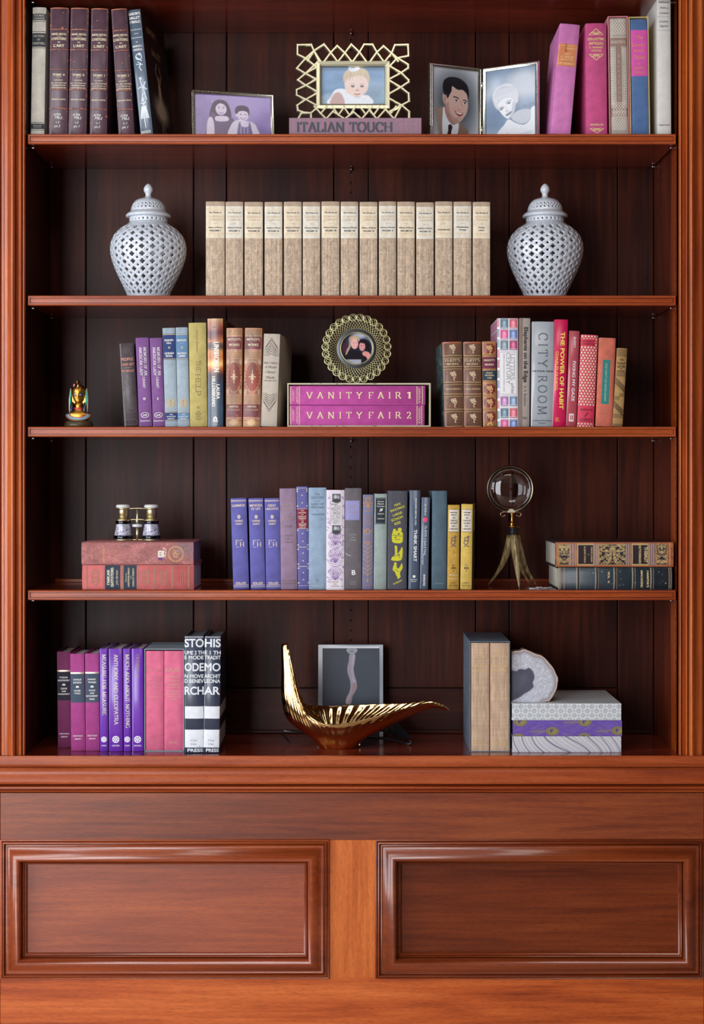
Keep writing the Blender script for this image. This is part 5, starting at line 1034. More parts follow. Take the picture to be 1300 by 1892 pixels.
book(3, (1025, 1243), 1001, 'orange edged leather dictionary with dense gilt scrollwork, upper of the lying pair on the right', (52, 40, 42), de, flat=1, bot=1046.5, y0=.020, T=.205, b=4.5, p=2.6, t=3, kind='leather', fixz=z3+HZ1+.0012, pages=(190, 184, 170), yaw=0)
# ---- bottom shelf, left
for xs, tp, y0, c1, pan, tx, lab in (((104.5, 130.5, 107.5, 131.5), 1204, .085, (112, 38, 84), (36, 34, 50), ('FYODOR', 'DOSTOEVSKY', 'CRIME', 'AND', 'PUNISHMENT', ''), 'dark plum clothbound classic with black title panel, set further back'),
                                ((129.5, 155.5, 131.5, 157.5), 1208, .04, (160, 58, 128), (62, 76, 96), ('CHARLES', 'DICKENS', 'OLIVER', 'TWIST', '', ''), 'magenta clothbound classic with slate title panel, in the middle of three'),
                                ((156.5, 183, 158.5, 183.8), 1207.5, .04, (158, 58, 128), (62, 76, 96), ('MARK', 'TWAIN', 'TOM SAWYER', 'AND', 'HUCKLEBERRY', 'FINN'), 'magenta clothbound classic with slate title panel, touching the violet paperbacks')):
    o = tp-1204; de = [('R', 1238+o, 1294+o, pan), ('R', 1238+o, 1241+o, (210, 190, 176), -.985, .985, 'gilt')]
    de += lines('h', [(1251.5+o, 3, 15, tx[0], WHT, 'b'), (1257+o, 3, 22 if o == 0 else 15, tx[1], WHT, 'b'), (1272+o, 3, 12, tx[2], WHT, 'b'), (1277+o, 2.8, 8 if tx[3] == 'AND' else 12, tx[3], WHT, 'b')])
    if tx[4]: de += lines('h', [(1282.2+o, 2.8, 22, tx[4], WHT, 'b')])
    if tx[5]: de += lines('h', [(1288+o, 3, 9, tx[5], WHT, 'b')])
    de += [('S', [circ(0, 1266+o, 2.2, 8, 180, 360), [(-2.6, 1266+o), (2.6, 1266+o)]], 1.3, WHT), T('h', 1355.5+o, 2.8, 18, "EVERYMAN'S", (230, 200, 214), 'b'), T('h', 1361+o, 2.6, 13, 'LIBRARY', (230, 200, 214), 'b')]
    book(4, xs, tp, lab, c1, de, y0=y0, T=.135, b=2.2, p=3, pages=(222, 216, 212))
VI = (112, 52, 176)
rose = [circ(3.3*math.cos(a), 1366+3.3*math.sin(a), 2.1, 10) for a in [2*math.pi*i/6 for i in range(6)]]+[circ(0, 1366, 1.6, 8), circ(0, 1366, 6, 16)]
for xs, w_, s, c, lab in (((183.5, 199, 185, 200), 112, 'MEASURE FOR MEASURE', (226, 226, 200), 'violet book titled on a measure, slim, first of the four matching violet books'),
                          ((200.5, 226, 202, 226.5), 130, 'ANTHONY AND CLEOPATRA', (226, 226, 200), 'violet book about a queen of the Nile, widest of the four matching violet books'),
                          ((227, 241.5, 228.5, 242.5), 136, 'MUCH ADO ABOUT NOTHING', (220, 220, 190), 'violet book with the longest vertical title, third of the four matching violet books'),
                          ((243, 264.5, 244, 265), 42, 'HENRY V', (170, 140, 120), 'violet book with a faint short gilt title, beside the pink slipcased pair')):
    big = xs[1]-xs[0] > 20; sc_ = 1 if big else .8
    de = [T('v', 1209+w_/2, 6.8 if w_ > 50 else 5.6, w_, s, c, 's', 1), ('S', [[(q[0]*sc_, 1366+(q[1]-1366)*sc_) for q in pl] for pl in rose], 1.0, (226, 220, 236)), T('h', 1377.5, 2.3, 14 if big else 9, 'OXFORD', (226, 220, 236), 'S')]
    book(4, xs, 1198.5, lab, VI, de, y0=.034, T=.155, b=2.4, p=3, kind='gloss', t=1.4, pages=(214, 206, 210), group='four matching violet books on the bottom shelf')
sc = slipcase(266.5, 340, 1199, SHT[4], .032, .155, 'grey slipcase with the two pink volumes, its top surface showing', (144, 156, 168), t=2.0)
KP = (216, 104, 138); KG = (214, 178, 150)
for xs, g_, tt, lab in (((268.5, 302.5), (206, 140, 140), 'VOLUME 2', 'pink cloth volume with rubbed-off title, left inside the grey slipcase'), ((303.2, 338.5), KG, 'VOLUME 1', 'pink cloth volume with clear pale title, right inside the grey slipcase')):
    book(4, xs, 1202.5, lab, KP, [*lines('h', [(1238, 6.4, 30, 'KIPLING', g_, 'l'), (1249.5, 4, 27, 'A Selection of', g_, 'i'), (1257, 4, 22, 'His Stories', g_, 'i'), (1264.5, 4, 21, 'and Poems', g_, 'i'), (1276.5, 3.4, 20, 'Edited by', g_, 'i'), (1282, 3.4, 27, 'John Beecroft', g_, 'i'), (1292, 2.4, 16, tt, g_), (1371.5, 2.2, 17, 'DOUBLEDAY', g_)]), ln(1270, g_, .75, .5), ln(1287.5, g_, .75, .5)], y0=.036, T=.14, b=3, p=4, zbase=SHT[4]+.0022)
SLA = (48, 58, 78); WW = (226, 230, 238)
for xs, tp, rows, cs_, lab in (((340.5, 377, 341.5, 375.5), 1175, ('STO', 'UME 2 TH', 'E MODE', 'ODE', 'N MOVE', 'D BENEV', 'RCH'), 0, 'slate and white striped library volume with wrapped capitals, left one of two'),
                          ((378, 408.5, 376, 404.5), 1176, ('HIS', 'E 1 TH', 'TRADIT', 'MO', 'ARCHIT', 'LEONA', 'AR'), 1, 'slate and white striped library volume with wrapped capitals, right one of two')):
    wd = (xs[1]-xs[0])*.97
    de = [('R', 1305, 1327.5, WW), ('R', 1348, 1381, WW), ('R', 1176.5, 1177.5, WW)]
    for (y, h), s in zip(((1187.5, 15.5), (1205.5, 7), (1214.5, 7), (1232, 15), (1249, 7), (1258, 7), (1275.5, 15)), rows): de.append(T('h', y, h, wd if len(s) > 2 or s in ('MO', 'AR') else wd, s, WW, 'b'))
    de += [T('h', 1385.8, 6, wd*.8, 'PRESS', WW, 'b', 2), T('h', 1368, 3.4, 12, '724', (130, 136, 150), 'n', -1), T('h', 1374.5, 3.4, 11, '346', (130, 136, 150), 'n', -1), T('h', 1378.5, 2.6, 6, 'v.%d' % (2-cs_), (130, 136, 150), 'n', 8)]
    if cs_:
        c5 = Canvas(0, 0, 60, 216, 50, 216, (40, 46, 60))
        for a, b_ in ((14, 30), (30, 36), (52, 66), (84, 100)): 
            for k in range(0, 58, 7): c5.rect(k, a, k+4, b_, (84, 90, 104), .6)
        c5.rect(0, 129, 60, 151, (196, 202, 214)); c5.rect(0, 172, 60, 204, (196, 202, 214)); de.append(('F', 1, 1177, 1391, c5.A, .17, .3))
    book(4, xs, tp, lab, SLA, de, y0=.012, T=.175, b=3, p=2.6, kind='gloss', t=2.6, pages=(120, 130, 140), group=None)
# ---- bottom shelf, right
sc = slipcase(867.5, 941.8, 1185, SHT[4], .028, .215, 'worn blue grey slipcase holding two sand coloured volumes', (104, 120, 136), t=1.6, kind='leather', xtop=0)
SD = (192, 164, 138); SG2 = (220, 186, 140)
for xs, lab, vol in (((869, 903.5), 'sand coloured cloth volume with pale title, left inside the blue grey slipcase', 'I'), ((904.3, 940), 'sand coloured cloth volume with pale title, right inside the blue grey slipcase', 'II')):
    cv = Canvas(0, 0, 35, 200, 60, 340, SD); cv.A *= (1+.035*rng.standard_normal((1, 60, 1))); cv.A *= (1+.025*rng.standard_normal((340, 1, 1))); cv.noise(12, .08); cv.line([(30, 80), (24, 92), (20, 100)], .8, (224, 204, 180), al=.6); cv.rect(0, 0, .8, 200, (140, 60, 56))
    book(4, xs, 1187.8, lab, SD, [('C', 1187.8, 1388.5, cv.A, .85), *lines('h', [(1203.5, 4, 11, 'THE', SG2, 'S'), (1212.5, 4.2, 25, 'LETTERS', SG2, 'S'), (1221.5, 3.6, 7, 'OF', SG2, 'S'), (1230, 4.2, 29, 'LINCOLN', SG2, 'S'), (1239, 4.2, 31, 'STEFFENS', SG2, 'S'), (1371.5, 3, 27, 'HARCOURT', SG2, 'S'), (1375.5, 2.4, 24, 'BRACE', SG2, 'S')]), T('h', 1286, 5.6, 2 if vol == 'I' else 6, vol, (204, 172, 134), 'S')], y0=.031, T=.19, b=2, p=4, zbase=SHT[4]+.0018)
# ---- three patterned boxes (covered notebooks) lying flat
def pbox(x0, x1, py0, py1, zb, label, fn_front, fn_top=None, y0=.02, T=.235, side=(180, 180, 190), name='book'):
    f0 = S*(D+y0)/D; Wd = (x1-x0)*f0; Hh = (py1-py0)*f0; root = empty(name, (((x0+x1)/2-CX)*f0, y0, zb), label, 'book', 'three flat patterned books stacked by the agate')
    g = G(); g.box(-Wd/2, Wd/2, .0006, T, 0, .0022, .0004); g.box(-Wd/2, Wd/2, .0006, T, Hh-.0022, Hh, .0004); g.box(-Wd/2, Wd/2, .0006, .003, .0022, Hh-.0022); g.out('cover', M('paper', side), root)
    g = G(); g.box(-Wd/2+.002, Wd/2-.002, .0032, T-.002, .0023, Hh-.0023); g.out('pages', M('pages', (214, 208, 200)), root)
    A = fn_front((x1-x0), (py1-py0)); ny, nx = A.shape[:2]; P = np.zeros((ny, nx, 3)); P[..., 0] = np.linspace(-Wd/2, Wd/2, nx)[None]; P[..., 1] = 0; P[..., 2] = np.linspace(Hh, 0, ny)[:, None]
    k_ = np.minimum(np.linspace(0, 1, ny), np.linspace(1, 0, ny))*Hh; P[..., 1] = (.0005*np.clip(1-k_/.0015, 0, 1)**2)[:, None]
    color_grid('spine_print', P, A, vcol(.55), root)
    if fn_top is not None:
        A = fn_top((x1-x0), T/f0); ny, nx = A.shape[:2]; P = np.zeros((ny, nx, 3)); P[..., 0] = np.linspace(-Wd/2, Wd/2, nx)[None]; P[..., 1] = np.linspace(T, .0005, ny)[:, None]; P[..., 2] = Hh+.0002
        color_grid('cover_print', P, A, vcol(.55), root)
    return root, Hh
def daisies(w, h):
    c = Canvas(0, 0, w, h, int(w*2.4), int(h*2.4), (216, 222, 224)); k = 0
    for j in range(int(h/8.2)+2):
        for i in range(int(w/16.4)+3):
            for q, (cx, cy) in enumerate(((i*16.4+(8.2 if j % 2 else 0), j*8.2+5.5),)):
                m_ = (np.abs(c.X-cx) < 5) & (np.abs(c.Y-cy) < 5)
                if not m_.any(): continue
                dx, dy = c.X-cx, c.Y-cy; r_ = np.hypot(dx, dy); a = np.arctan2(dy, dx); pet = (np.cos(a*8) > -.1)
                c.mix(np.clip(((r_ > 2.1) & (r_ < 4.0) & (np.cos(a*8) > .15))*1.0, 0, 1)*.9, (44, 34, 66))
                cx2 = cx+8.2; dx, dy = c.X-cx2, c.Y-cy; r_ = np.hypot(dx, dy); a = np.arctan2(dy, dx); c.mix(((r_ > 1.8) & (r_ < 3.2) & (np.cos(a*8) > .2))*.6, (140, 116, 166)); c.mix((r_ < .9)*.8, (90, 120, 130))
                c.mix((np.hypot(c.X-cx, c.Y-cy) < .9)*.7, (90, 90, 130))
    return c.A
def peacock(w, h):
    c = Canvas(0, 0, w, h, int(w*2.6), int(h*2.6), (104, 76, 168)); OL = (150, 142, 76)
    for k in range(90):
        x = random.uniform(0, w); y = random.uniform(0, h); s_ = -1 if (int(x/50) % 2) else 1; c.line([(x, y), (x+8, y-3*s_), (x+16, y-8*s_)], .6, (140, 116, 190), al=.7)
    for (x, y) in ((14, 3), (73, 20), (133, 3), (194, 19), (10, 32), (132, 31)):
        c.ell(x, y, 13, 9, (96, 70, 160), 1); c.ell(x, y, 12, 8, OL, 1); c.ell(x, y, 10, 6.6, (96, 76, 110), 1); c.ell(x, y, 8.6, 5.6, OL, 1); c.ell(x-1, y-.5, 4, 3.4, (80, 60, 130), 1); c.ell(x+.6, y+.4, 2, 1.7, OL, .8)
        c.line([(x-13, y), (x-26, y+.5), (x-40, y+1)], 1.3, OL); 
        for k in range(6): c.line([(x-14-k*4, y), (x-20-k*4, y-5-k)], .5, OL, al=.7); c.line([(x-14-k*4, y), (x-20-k*4, y+5+k)], .5, OL, al=.7)
    return c.A
def marble(w, h):
    c = Canvas(0, 0, w, h, int(w*2.4), int(h*2.6), (206, 204, 214))
    t = (c.X*1.0-c.Y*.9+14*np.sin(c.X/33)+7*np.sin(c.Y/13+c.X/60)); t2 = c.X+c.Y*.5+10*np.sin(c.Y/9+1)
    t = t+c.X*.35; v = .5+.5*np.sin(t/1.7+2*np.sin(t2/21)); u = .5+.5*np.sin(t/.75+1.4*np.sin(t2/11))
    c.mix(v**3*.55, (150, 156, 178)); c.mix(u**5*.5, (238, 236, 230)); c.mix(np.clip(.5+.5*np.sin(t/5.3+.5+1.5*np.sin(t2/30)), 0, 1)**40*.7, (70, 66, 96)); c.mix(np.clip(.5+.5*np.sin(t/3.1+2), 0, 1)**30*.5, (186, 168, 136))
    return c.A
zb = SHT[4]+.0002
_, h_ = pbox(946, 1147, 1360.5, 1390, zb, 'book covered in grey marbled paper, lowest of the flat stack', marble, marble, side=(196, 194, 204)); zb += h_+.0003
_, h_ = pbox(947, 1148.5, 1330.8, 1360, zb, 'book covered in violet peacock feather paper, middle of the flat stack', peacock, peacock, side=(104, 76, 168)); zb += h_+.0003
_, h_ = pbox(945.5, 1147, 1299.5, 1330.5, zb, 'book covered in white paper with tiny daisies, top of the flat stack', daisies, daisies, side=(206, 212, 216)); STACK_Z = zb+h_+.0003
# ------------------------------------------------------------------ pierced jars
GLAZE = M('glaze', (208, 214, 224))
JAR = [(0, 37), (.012, 37.6), (.05, 38.5), (.11, 41.5), (.2, 47.5), (.32, 56), (.45, 64), (.57, 69), (.66, 70.3), (.75, 68.5), (.84, 62.5), (.91, 53), (.955, 44.5), (.98, 38), (1.0, 35.5)]
_IC = {}
def interp(tab, u):
    if id(tab) not in _IC: _IC[id(tab)] = (catmull(tab, 8, False), tab)
    P = _IC[id(tab)][0]; return float(np.interp(u, P[:, 0], P[:, 1]))
def pierced(rad, hgt, ncol, nrow, rows, thick, c=(0, 0, 0), big=.35, small=.155, asp=.76):
    """a pierced shell of revolution: diamond cells, each with a quatrefoil or round opening; rad(v), hgt(v), v in 0..1"""
    vs = {}; V = []; F = []
    def vert(i, j):
        j = max(0.0, min(nrow, j)); i = i % ncol; k = (round(i*24) % (ncol*24), round(j*24))
        if k not in vs: vs[k] = len(V); V.append((i, j))
        return vs[k]
    for a in range(ncol):
        for b in range(int(nrow)*2+1):
            cj = b/2
            for half in (0, .5):
                if (b % 2) != (half > 0): continue
                ci = a+half; isbig = half == 0
                out = []
                cor = [(ci+.5, cj), (ci, cj+.5), (ci-.5, cj), (ci, cj-.5)]
                for q in range(4):
                    p0, p1 = cor[q], cor[(q+1) % 4]
                    for s in range(4): out.append((p0[0]+(p1[0]-p0[0])*s/4, p0[1]+(p1[1]-p0[1])*s/4))
                oi = [vert(*p) for p in out]
                if cj < rows[0] or cj > rows[1]:
                    f = []
                    for k in oi:
                        if k not in f: f.append(k)
                    if len(f) >= 3: F.append(tuple(f))
                    continue
                inn = []
                for s in range(16):
                    t = 2*math.pi*s/16
                    r = (big*(1 if s % 4 == 0 else .60 if s % 4 == 2 else .93) if isbig else small)
                    inn.append((ci+r*math.cos(t)*asp, cj+r*math.sin(t)))
                o = len(V); V.extend(inn)
                for s in range(16): F.append((oi[s], oi[(s+1) % 16], o+(s+1) % 16, o+s))
    P = []
    for i, j in V:
        v = j/nrow; r = rad(v); t = 2*math.pi*i/ncol; P.append((c[0]+r*math.cos(t), c[1]+r*math.sin(t), c[2]+hgt(v)))
    return P, F
def jar(px, label, turn):
    y = .115; f = S*(D+y)/D; zb = SHT[1]; root = empty('ginger_jar', (X(px, y), y, zb), label, 'jar', 'pair of pierced white jars', (0, 0, turn))
    Hb = Z(412, y)-zb
    P, F = pierced(lambda v: interp(JAR, v)*f, lambda v: v*Hb, 22, 11, (.9, 10.1), .003)
    o = mesh('body', P, F, GLAZE, root, True); s = o.modifiers.new('wall', 'SOLIDIFY'); s.thickness = .0045; s.offset = -1
    b = o.modifiers.new('soft', 'BEVEL'); b.width = .0006; b.segments = 1; b.angle_limit = math.radians(50); b.limit_method = 'ANGLE'
    g = G(); g.lathe([(20*f, .001), (36.5*f, 0), (37.3*f, .0015), (36*f, .004), (20*f, .004)], n=40); g.out('foot', GLAZE, root, True)
    P, F = pierced(lambda v: (35.2-.4*v)*f, lambda v: Hb-.002+v*11.5*f, 26, 1.0, (.4, .6), .003, big=.30, asp=1)
    F2 = F; o = mesh('neck', P, F2, GLAZE, root, True); s = o.modifiers.new('wall', 'SOLIDIFY'); s.thickness = .004; s.offset = -1
    lid = empty('lid', (0, 0, Hb+10.5*f)); lid.parent = root
    g = G(); prof = [(33, -.5), (40, -.8), (41.3, .3), (41.8, 2), (40.5, 4.5), (37.5, 7), (34.5, 9), (33, 10.2), (31, 10), (31, 1)]
    g.lathe([(r*f, z*f) for r, z in prof]+[(33*f, -.5*f)], n=56, closed=False); autosmooth(g.out('rim', GLAZE, lid), 60)
    dm = [(0, 33), (.25, 31.6), (.5, 29.4), (.75, 25.4), (.9, 20.5), (1, 14)]
    dh = [(0, 9.8), (.25, 16.2), (.5, 22.3), (.75, 28.5), (.9, 32), (1, 34.4)]
    P, F = pierced(lambda v: interp(dm, v)*f, lambda v: interp(dh, v)*f, 26, 4, (.9, 2.1), .003, big=.34)
    o = mesh('dome', P, F, GLAZE, lid, True); s = o.modifiers.new('wall', 'SOLIDIFY'); s.thickness = .004; s.offset = -1
    g = G(); kn = [(14.6, 33.6), (11, 35.6), (7.6, 36.4), (6, 38), (5.2, 41), (6, 44), (8, 47.5), (8.7, 50.5), (8.2, 54), (6.4, 57.5), (3.6, 60.5), (1.2, 62), (0.1, 62.2)]
    P = catmull(kn, 4, False); g.lathe([(max(r, .05)*f, z*f) for r, z in P], n=28); g.out('knob', GLAZE, lid, True)
jar(274, 'pierced white porcelain ginger jar to the left of the beige volumes', .1)
jar(1006.5, 'pierced white porcelain ginger jar to the right of the beige volumes', .23)
# ------------------------------------------------------------------ gilt bust on a round plinth
y = .06; f = S*(D+y)/D; zb = SHT[2]; GOL = M('metal', (206, 146, 62)); GOL.node_tree.nodes['Principled BSDF'].inputs['Roughness'].default_value = .38
bust = empty('bust', (X(145.5, y), y, zb), 'small gilt Egyptian queen bust with painted collar on a dark plinth', 'figurine')
hb = Z(704, y)-zb; u_ = hb/89.0*1.0     # u_: one photo pixel, height includes the part behind the shelf edge
k0 = hb-(787-704)*f                       # hidden foot
g = G(); g.lathe([(24*f, 0), (26*f, .001), (26.4*f, k0+2*f), (24*f, k0+7.5*f), (22*f, k0+9*f)], n=40); g.out('plinth', M('leather', (74, 60, 34)), bust, True)
def sect(rows, n=32, name='x', mat=None, parent=None, mod=None):
    V = []; F = []
    for (z, rx, ry, cy, cx) in rows:
        for k in range(n):
            t = 2*math.pi*k/n; p = [cx+rx*math.cos(t), cy+ry*math.sin(t), z]
            if mod: p = mod(p, t)
            V.append(tuple(q*f for q in p))
    for i in range(len(rows)-1):
        for k in range(n): F.append((i*n+k, i*n+(k+1) % n, (i+1)*n+(k+1) % n, (i+1)*n+k))
    F += [tuple(range(n-1, -1, -1)), tuple(range((len(rows)-1)*n, len(rows)*n))]
    return mesh(name, V, F, mat, parent, True)
kb = k0/f
def q(zt): return 787-zt+kb          # photo row -> local px height
rows = [(q(778), 14, 8, 0, 0), (q(775), 19, 10, 0, 0), (q(770), 22.5, 11, 0, .5), (q(765), 23, 11, 0, .5), (q(762), 19, 9.5, 0, 0), (q(759), 12, 7.5, 0, 0), (q(756), 7.8, 6.8, 0, 0), (q(750), 7.0, 6.6, 0, 0), (q(744), 7.4, 7, .4, 0)]
sect(rows, 36, 'torso', GOL, bust)
def facemod(p, t):
    x, yy, z = p; zr = (z-q(731))
    front = max(0, -math.sin(t)); nx = max(0, 1-abs(x)/2.2)
    if -9 < zr < 4 and front > .5: yy -= 2.6*nx*max(0, 1-abs(zr+1.5)/5.5)          # nose
    if abs(zr+8.5) < 2 and front > .5: yy -= .9*max(0, 1-abs(x)/4)*(1-abs(zr+8.5)/2)  # lips
    if abs(zr+13) < 3 and front > .5: yy -= .9*max(0, 1-abs(x)/3)*(1-abs(zr+13)/3)    # chin
    if abs(zr-1.2) < 2.4 and front > .3: yy += .9*max(0, 1-abs(abs(x)-4.6)/3)
    return [x, yy, z]
rows = [(q(745.5), 3, 3.4, -3.2, 0), (q(743.5), 6, 6, -2, 0)]+[(q(z), rx, ry, cy, 0) for z, rx, ry, cy in ((741, 8, 7.6, -1.3), (738, 9.6, 8.8, -.6), (735, 10.6, 9.6, -.2), (732.5, 11.2, 10.2, 0), (730, 11.6, 10.6, 0), (727, 11.8, 11, .2), (724, 11.8, 11.2, .4), (720, 11.3, 11, .6), (716, 9.4, 9.6, 1), (713.5, 6, 7, 1.4), (712.4, 2, 2, 1.6))]
sect(rows, 40, 'head', GOL, bust, facemod)
BLK = M('gloss', (34, 36, 52)); TEA = M('gloss', (34, 176, 156)); COR = M('gloss', (206, 70, 74)); LAV = M('gloss', (130, 138, 206)); EYE = M('gloss', (84, 130, 220)); IVR = M('gloss', (214, 200, 170))
wigr = [(q(752), 15.5, 9, 4, 0), (q(744), 15.2, 9.4, 3.6, 0), (q(734), 14.6, 10.5, 3, 0), (q(724), 13.6, 11.2, 2.6, 0), (q(717), 11.8, 10.8, 2.4, 0), (q(712.5), 8, 8, 2.2, 0), (q(710.8), 2.6, 3, 2, 0)]
def wigmod(p, t):
    if -math.sin(t) > .25 and p[2] < q(722): p[1] = max(p[1], -2.0+ (q(722)-p[2])*.10)
    return p
sect(wigr, 40, 'headdress', M('metal', (150, 110, 60)), bust, wigmod)
for sg in (-1, 1):
    for o_, m_ in ((0, BLK),):
        g = G(); pts = [(sg*12.2, -4, q(744)), (sg*12.4, -6, q(750)), (sg*12.2, -7, q(757)), (sg*12, -7.6, q(763))]
        g.tube([tuple(v*f for v in p) for p in pts], [v*f for v in (1.8, 3, 3.5, 3.4)], 12); g.out('side_lock', BLK, bust, True)
    g = G(); g.tube([tuple(v*f for v in p) for p in ((sg*13.2, -3, q(722)), (sg*15, -4, q(735)), (sg*14.4, -6.5, q(748)))], [v*f for v in (1.1, 1.5, 1.2)], 8); g.out('lappet', TEA, bust, True)
    g = G(); g.tube([tuple(v*f for v in p) for p in ((sg*14.6, -1.5, q(718)), (sg*16.6, -2.4, q(738)), (sg*16.4, -4, q(757)), (sg*15.5, -5, q(763)))], [v*f for v in (.9, 1.4, 1.2, 1)], 8); g.out('lappet_band', IVR, bust, True)
    g = G(); g.lathe([(.1*f, -1.1*f), (2.5*f, -.5*f), (2.9*f, .3*f), (1.4*f, 1.0*f), (.1*f, 1.1*f)], c=(sg*4.6*f, -9.6*f, q(730)*f), n=16, sy=.4); g.out('eye', EYE, bust, True)
    g = G(); g.tube([tuple(v*f for v in (sg*x_, y_, q(z_))) for x_, y_, z_ in ((1.8, -10.6, 727.6), (4.6, -10.4, 726.2), (8.6, -8.2, 727.6), (10.2, -6.4, 729.4))], [v*f for v in (.3, .7, .6, .3)], 8); g.out('brow', BLK, bust, True)
    g = G(); g.tube([tuple(v*f for v in (sg*x_, y_, q(z_))) for x_, y_, z_ in ((2, -10.0, 731.6), (4.6, -10.2, 732.3), (8, -8.6, 731.2), (10.4, -6.4, 730.4))], .45*f, 6); g.out('eye_line', BLK, bust, True)
    g = G(); g.tube([tuple(v*f for v in p) for p in ((sg*12.2, -2, q(728)), (sg*13.4, -2.4, q(731)), (sg*12.6, -2.6, q(735)))], [v*f for v in (1.1, 1.5, .8)], 8); g.out('ear', GOL, bust, True)
g = G(); g.tube([tuple(v*f for v in p) for p in ((0, -4, q(706)), (.4, -9.5, q(709)), (.8, -12.6, q(713)), (.8, -13, q(719)))], [v*f for v in (2.2, 2.2, 2.5, 1.8)], 12); g.out('cobra', M('metal', (226, 180, 100)), bust, True)
g = G(); g.box(-3.8*f, 2.8*f, -3*f, 5*f, q(714)*f, q(704)*f, .001); g.out('crown', M('metal', (170, 110, 46)), bust)
g = G(); g.box(-11*f, -7.5*f, 3*f, 6*f, q(716)*f, q(709)*f, .001); g.out('crown_feather', COR, bust)
for dz, r_, th_, m_ in ((0, 0, 1.25, COR), (2.2, 0, 1.6, TEA), (4.6, 0, 1.0, IVR), (6.2, 0, 1.5, LAV), (8.0, 0, .8, COR)):
    g = G(); pts = []
    for k in range(25):
        a = math.pi*(k/24); xx = math.cos(a)*(23.2-dz*.95); zt = q(766-dz*.15)-math.sin(a)*(11.5-dz*.55)
        yy = -math.sqrt(max(.05, 1-(xx/24.5)**2))*10.6-.9+max(0, (zt-q(768)))*.28
        pts.append((xx*f, yy*f, zt*f))
    g.tube(pts, th_*f*.62, 7); g.out('collar_band', m_, bust, True)
g = G(); g.lathe([(7.2*f, -2*f), (8.3*f, -1*f), (8.5*f, 0), (8.3*f, 1*f), (7.2*f, 2*f)], c=(0, 0, q(755)*f), n=24, closed=False); g.out('choker', COR, bust, True)
# ------------------------------------------------------------------ opera glasses
y = .10; f = S*(D+y)/D; BRS = M('metal', (216, 204, 164)); BRS.node_tree.nodes['Principled BSDF'].inputs['Roughness'].default_value = .36; MOP = M('glaze', (206, 208, 218)); DKM = M('metal', (60, 62, 68))
og = empty('opera_glasses', (X(253.5, y), y, GLASS_Z), 'brass and mother-of-pearl opera glasses standing on the faded pink book', 'opera glasses')
MOPV = vcol(.18, .4)
for sg in (-1, 1):
    cx = sg*26*f
    def zz_(p): return (997-p)*f
    g = G(); g.lathe([(14*f, 0), (17.4*f, 0), (17.6*f, 2*f), (17.2*f, 3.6*f), (14*f, 3.6*f)], c=(cx, 0, 0), n=40); g.out('objective_ring', BRS, og, True)
    g = G(); g.lathe([(16.9*f, 3.6*f), (17.1*f, 5*f), (17.0*f, 9.8*f), (16.6*f, 10.2*f)], c=(cx, 0, 0), n=40); g.out('lower_band', DKM, og, True)
    # mother-of-pearl facets
    nx, ny = 96, 30; A = np.zeros((ny, nx, 3)); P = np.zeros((ny, nx, 3))
    for i in range(nx):
        a = 2*math.pi*i/(nx-1); c_ = rng.random(); fac = int(i/12)
        for j in range(ny):
            v = j/(ny-1); r = 16.4-3.4*(v**.8); P[j, i] = (cx+r*f*math.cos(a), r*f*math.sin(a), (10.2+v*20.6)*f)
            w = abs(math.sin(i*.31+fac*9+2.6*math.sin(j*.21+fac*5)+1.4*math.sin(i*.9+j*.13)))**1.5; w2 = math.sin(i*.21-j*.17+fac*7+2*math.sin(j*.3))*.5+.5
            A[j, i] = np.array((196, 200, 208))*(1-.30*w*(1-w2))+np.array((18, 6, 26))*w2-np.array((60, 56, 44))*(w > .88)
    color_grid('pearl_shell', P, A, MOPV, og)
    g = G(); g.lathe([(13.2*f, 30.8*f), (13.6*f, 31.5*f), (13.6*f, 36*f), (13.2*f, 36.6*f)], c=(cx, 0, 0), n=40); g.out('upper_band', DKM, og, True)
    g = G(); g.lathe([(13*f, 36.6*f), (14.2*f, 37*f), (14.2*f, 39.4*f), (11*f, 40.4*f), (9.6*f, 41*f)], c=(cx, 0, 0), n=40); g.out('flange', BRS, og, True)
    g = G(); g.lathe([(9.6*f, 40.6*f), (9.4*f, 56*f), (9.4*f, 58*f), (10.4*f, 58.4*f), (10.4*f, 59.8*f), (9*f, 60.4*f)], c=(cx, 0, 0), n=36); g.out('draw_tube', BRS, og, True)
    g = G(); g.lathe([(8*f, 60*f), (12.4*f, 60.8*f), (13.6*f, 62.6*f), (13.2*f, 65*f), (11.4*f, 66.8*f), (8*f, 67.2*f), (7*f, 66*f)], c=(cx, 0, 0), n=36); g.out('eyecup', M('glaze', (214, 216, 214)), og, True)
g = G(); g.tube([(0, 0, 1*f), (0, 0, 25*f)], 2.8*f, 16); g.tube([(0, 0, 25*f), (0, 0, 58*f)], 2.0*f, 16); g.lathe([(2.8*f, 34*f), (3.6*f, 35*f), (3.2*f, 37.5*f), (2.8*f, 38*f)], n=16); g.out('focus_shaft', BRS, og, True)
g = G(); g.lathe([(4*f, 25*f), (8.6*f, 25.4*f), (9.6*f, 26.6*f), (9.6*f, 29.4*f), (8.6*f, 30.6*f), (4*f, 31*f)], n=32); g.out('focus_wheel', MOP, og, True)
for zc, r_, bow in ((1.6, 1.3, 0), (38.6, 1.1, .8), (58.6, 1.1, 1.4)):
    g = G(); g.tube([(x_*f, -1*f, (zc+bow*math.cos(x_/20*math.pi/2))*f) for x_ in (-18, -9, 0, 9, 18)], r_*f, 10); g.out('bridge', BRS, og, True)
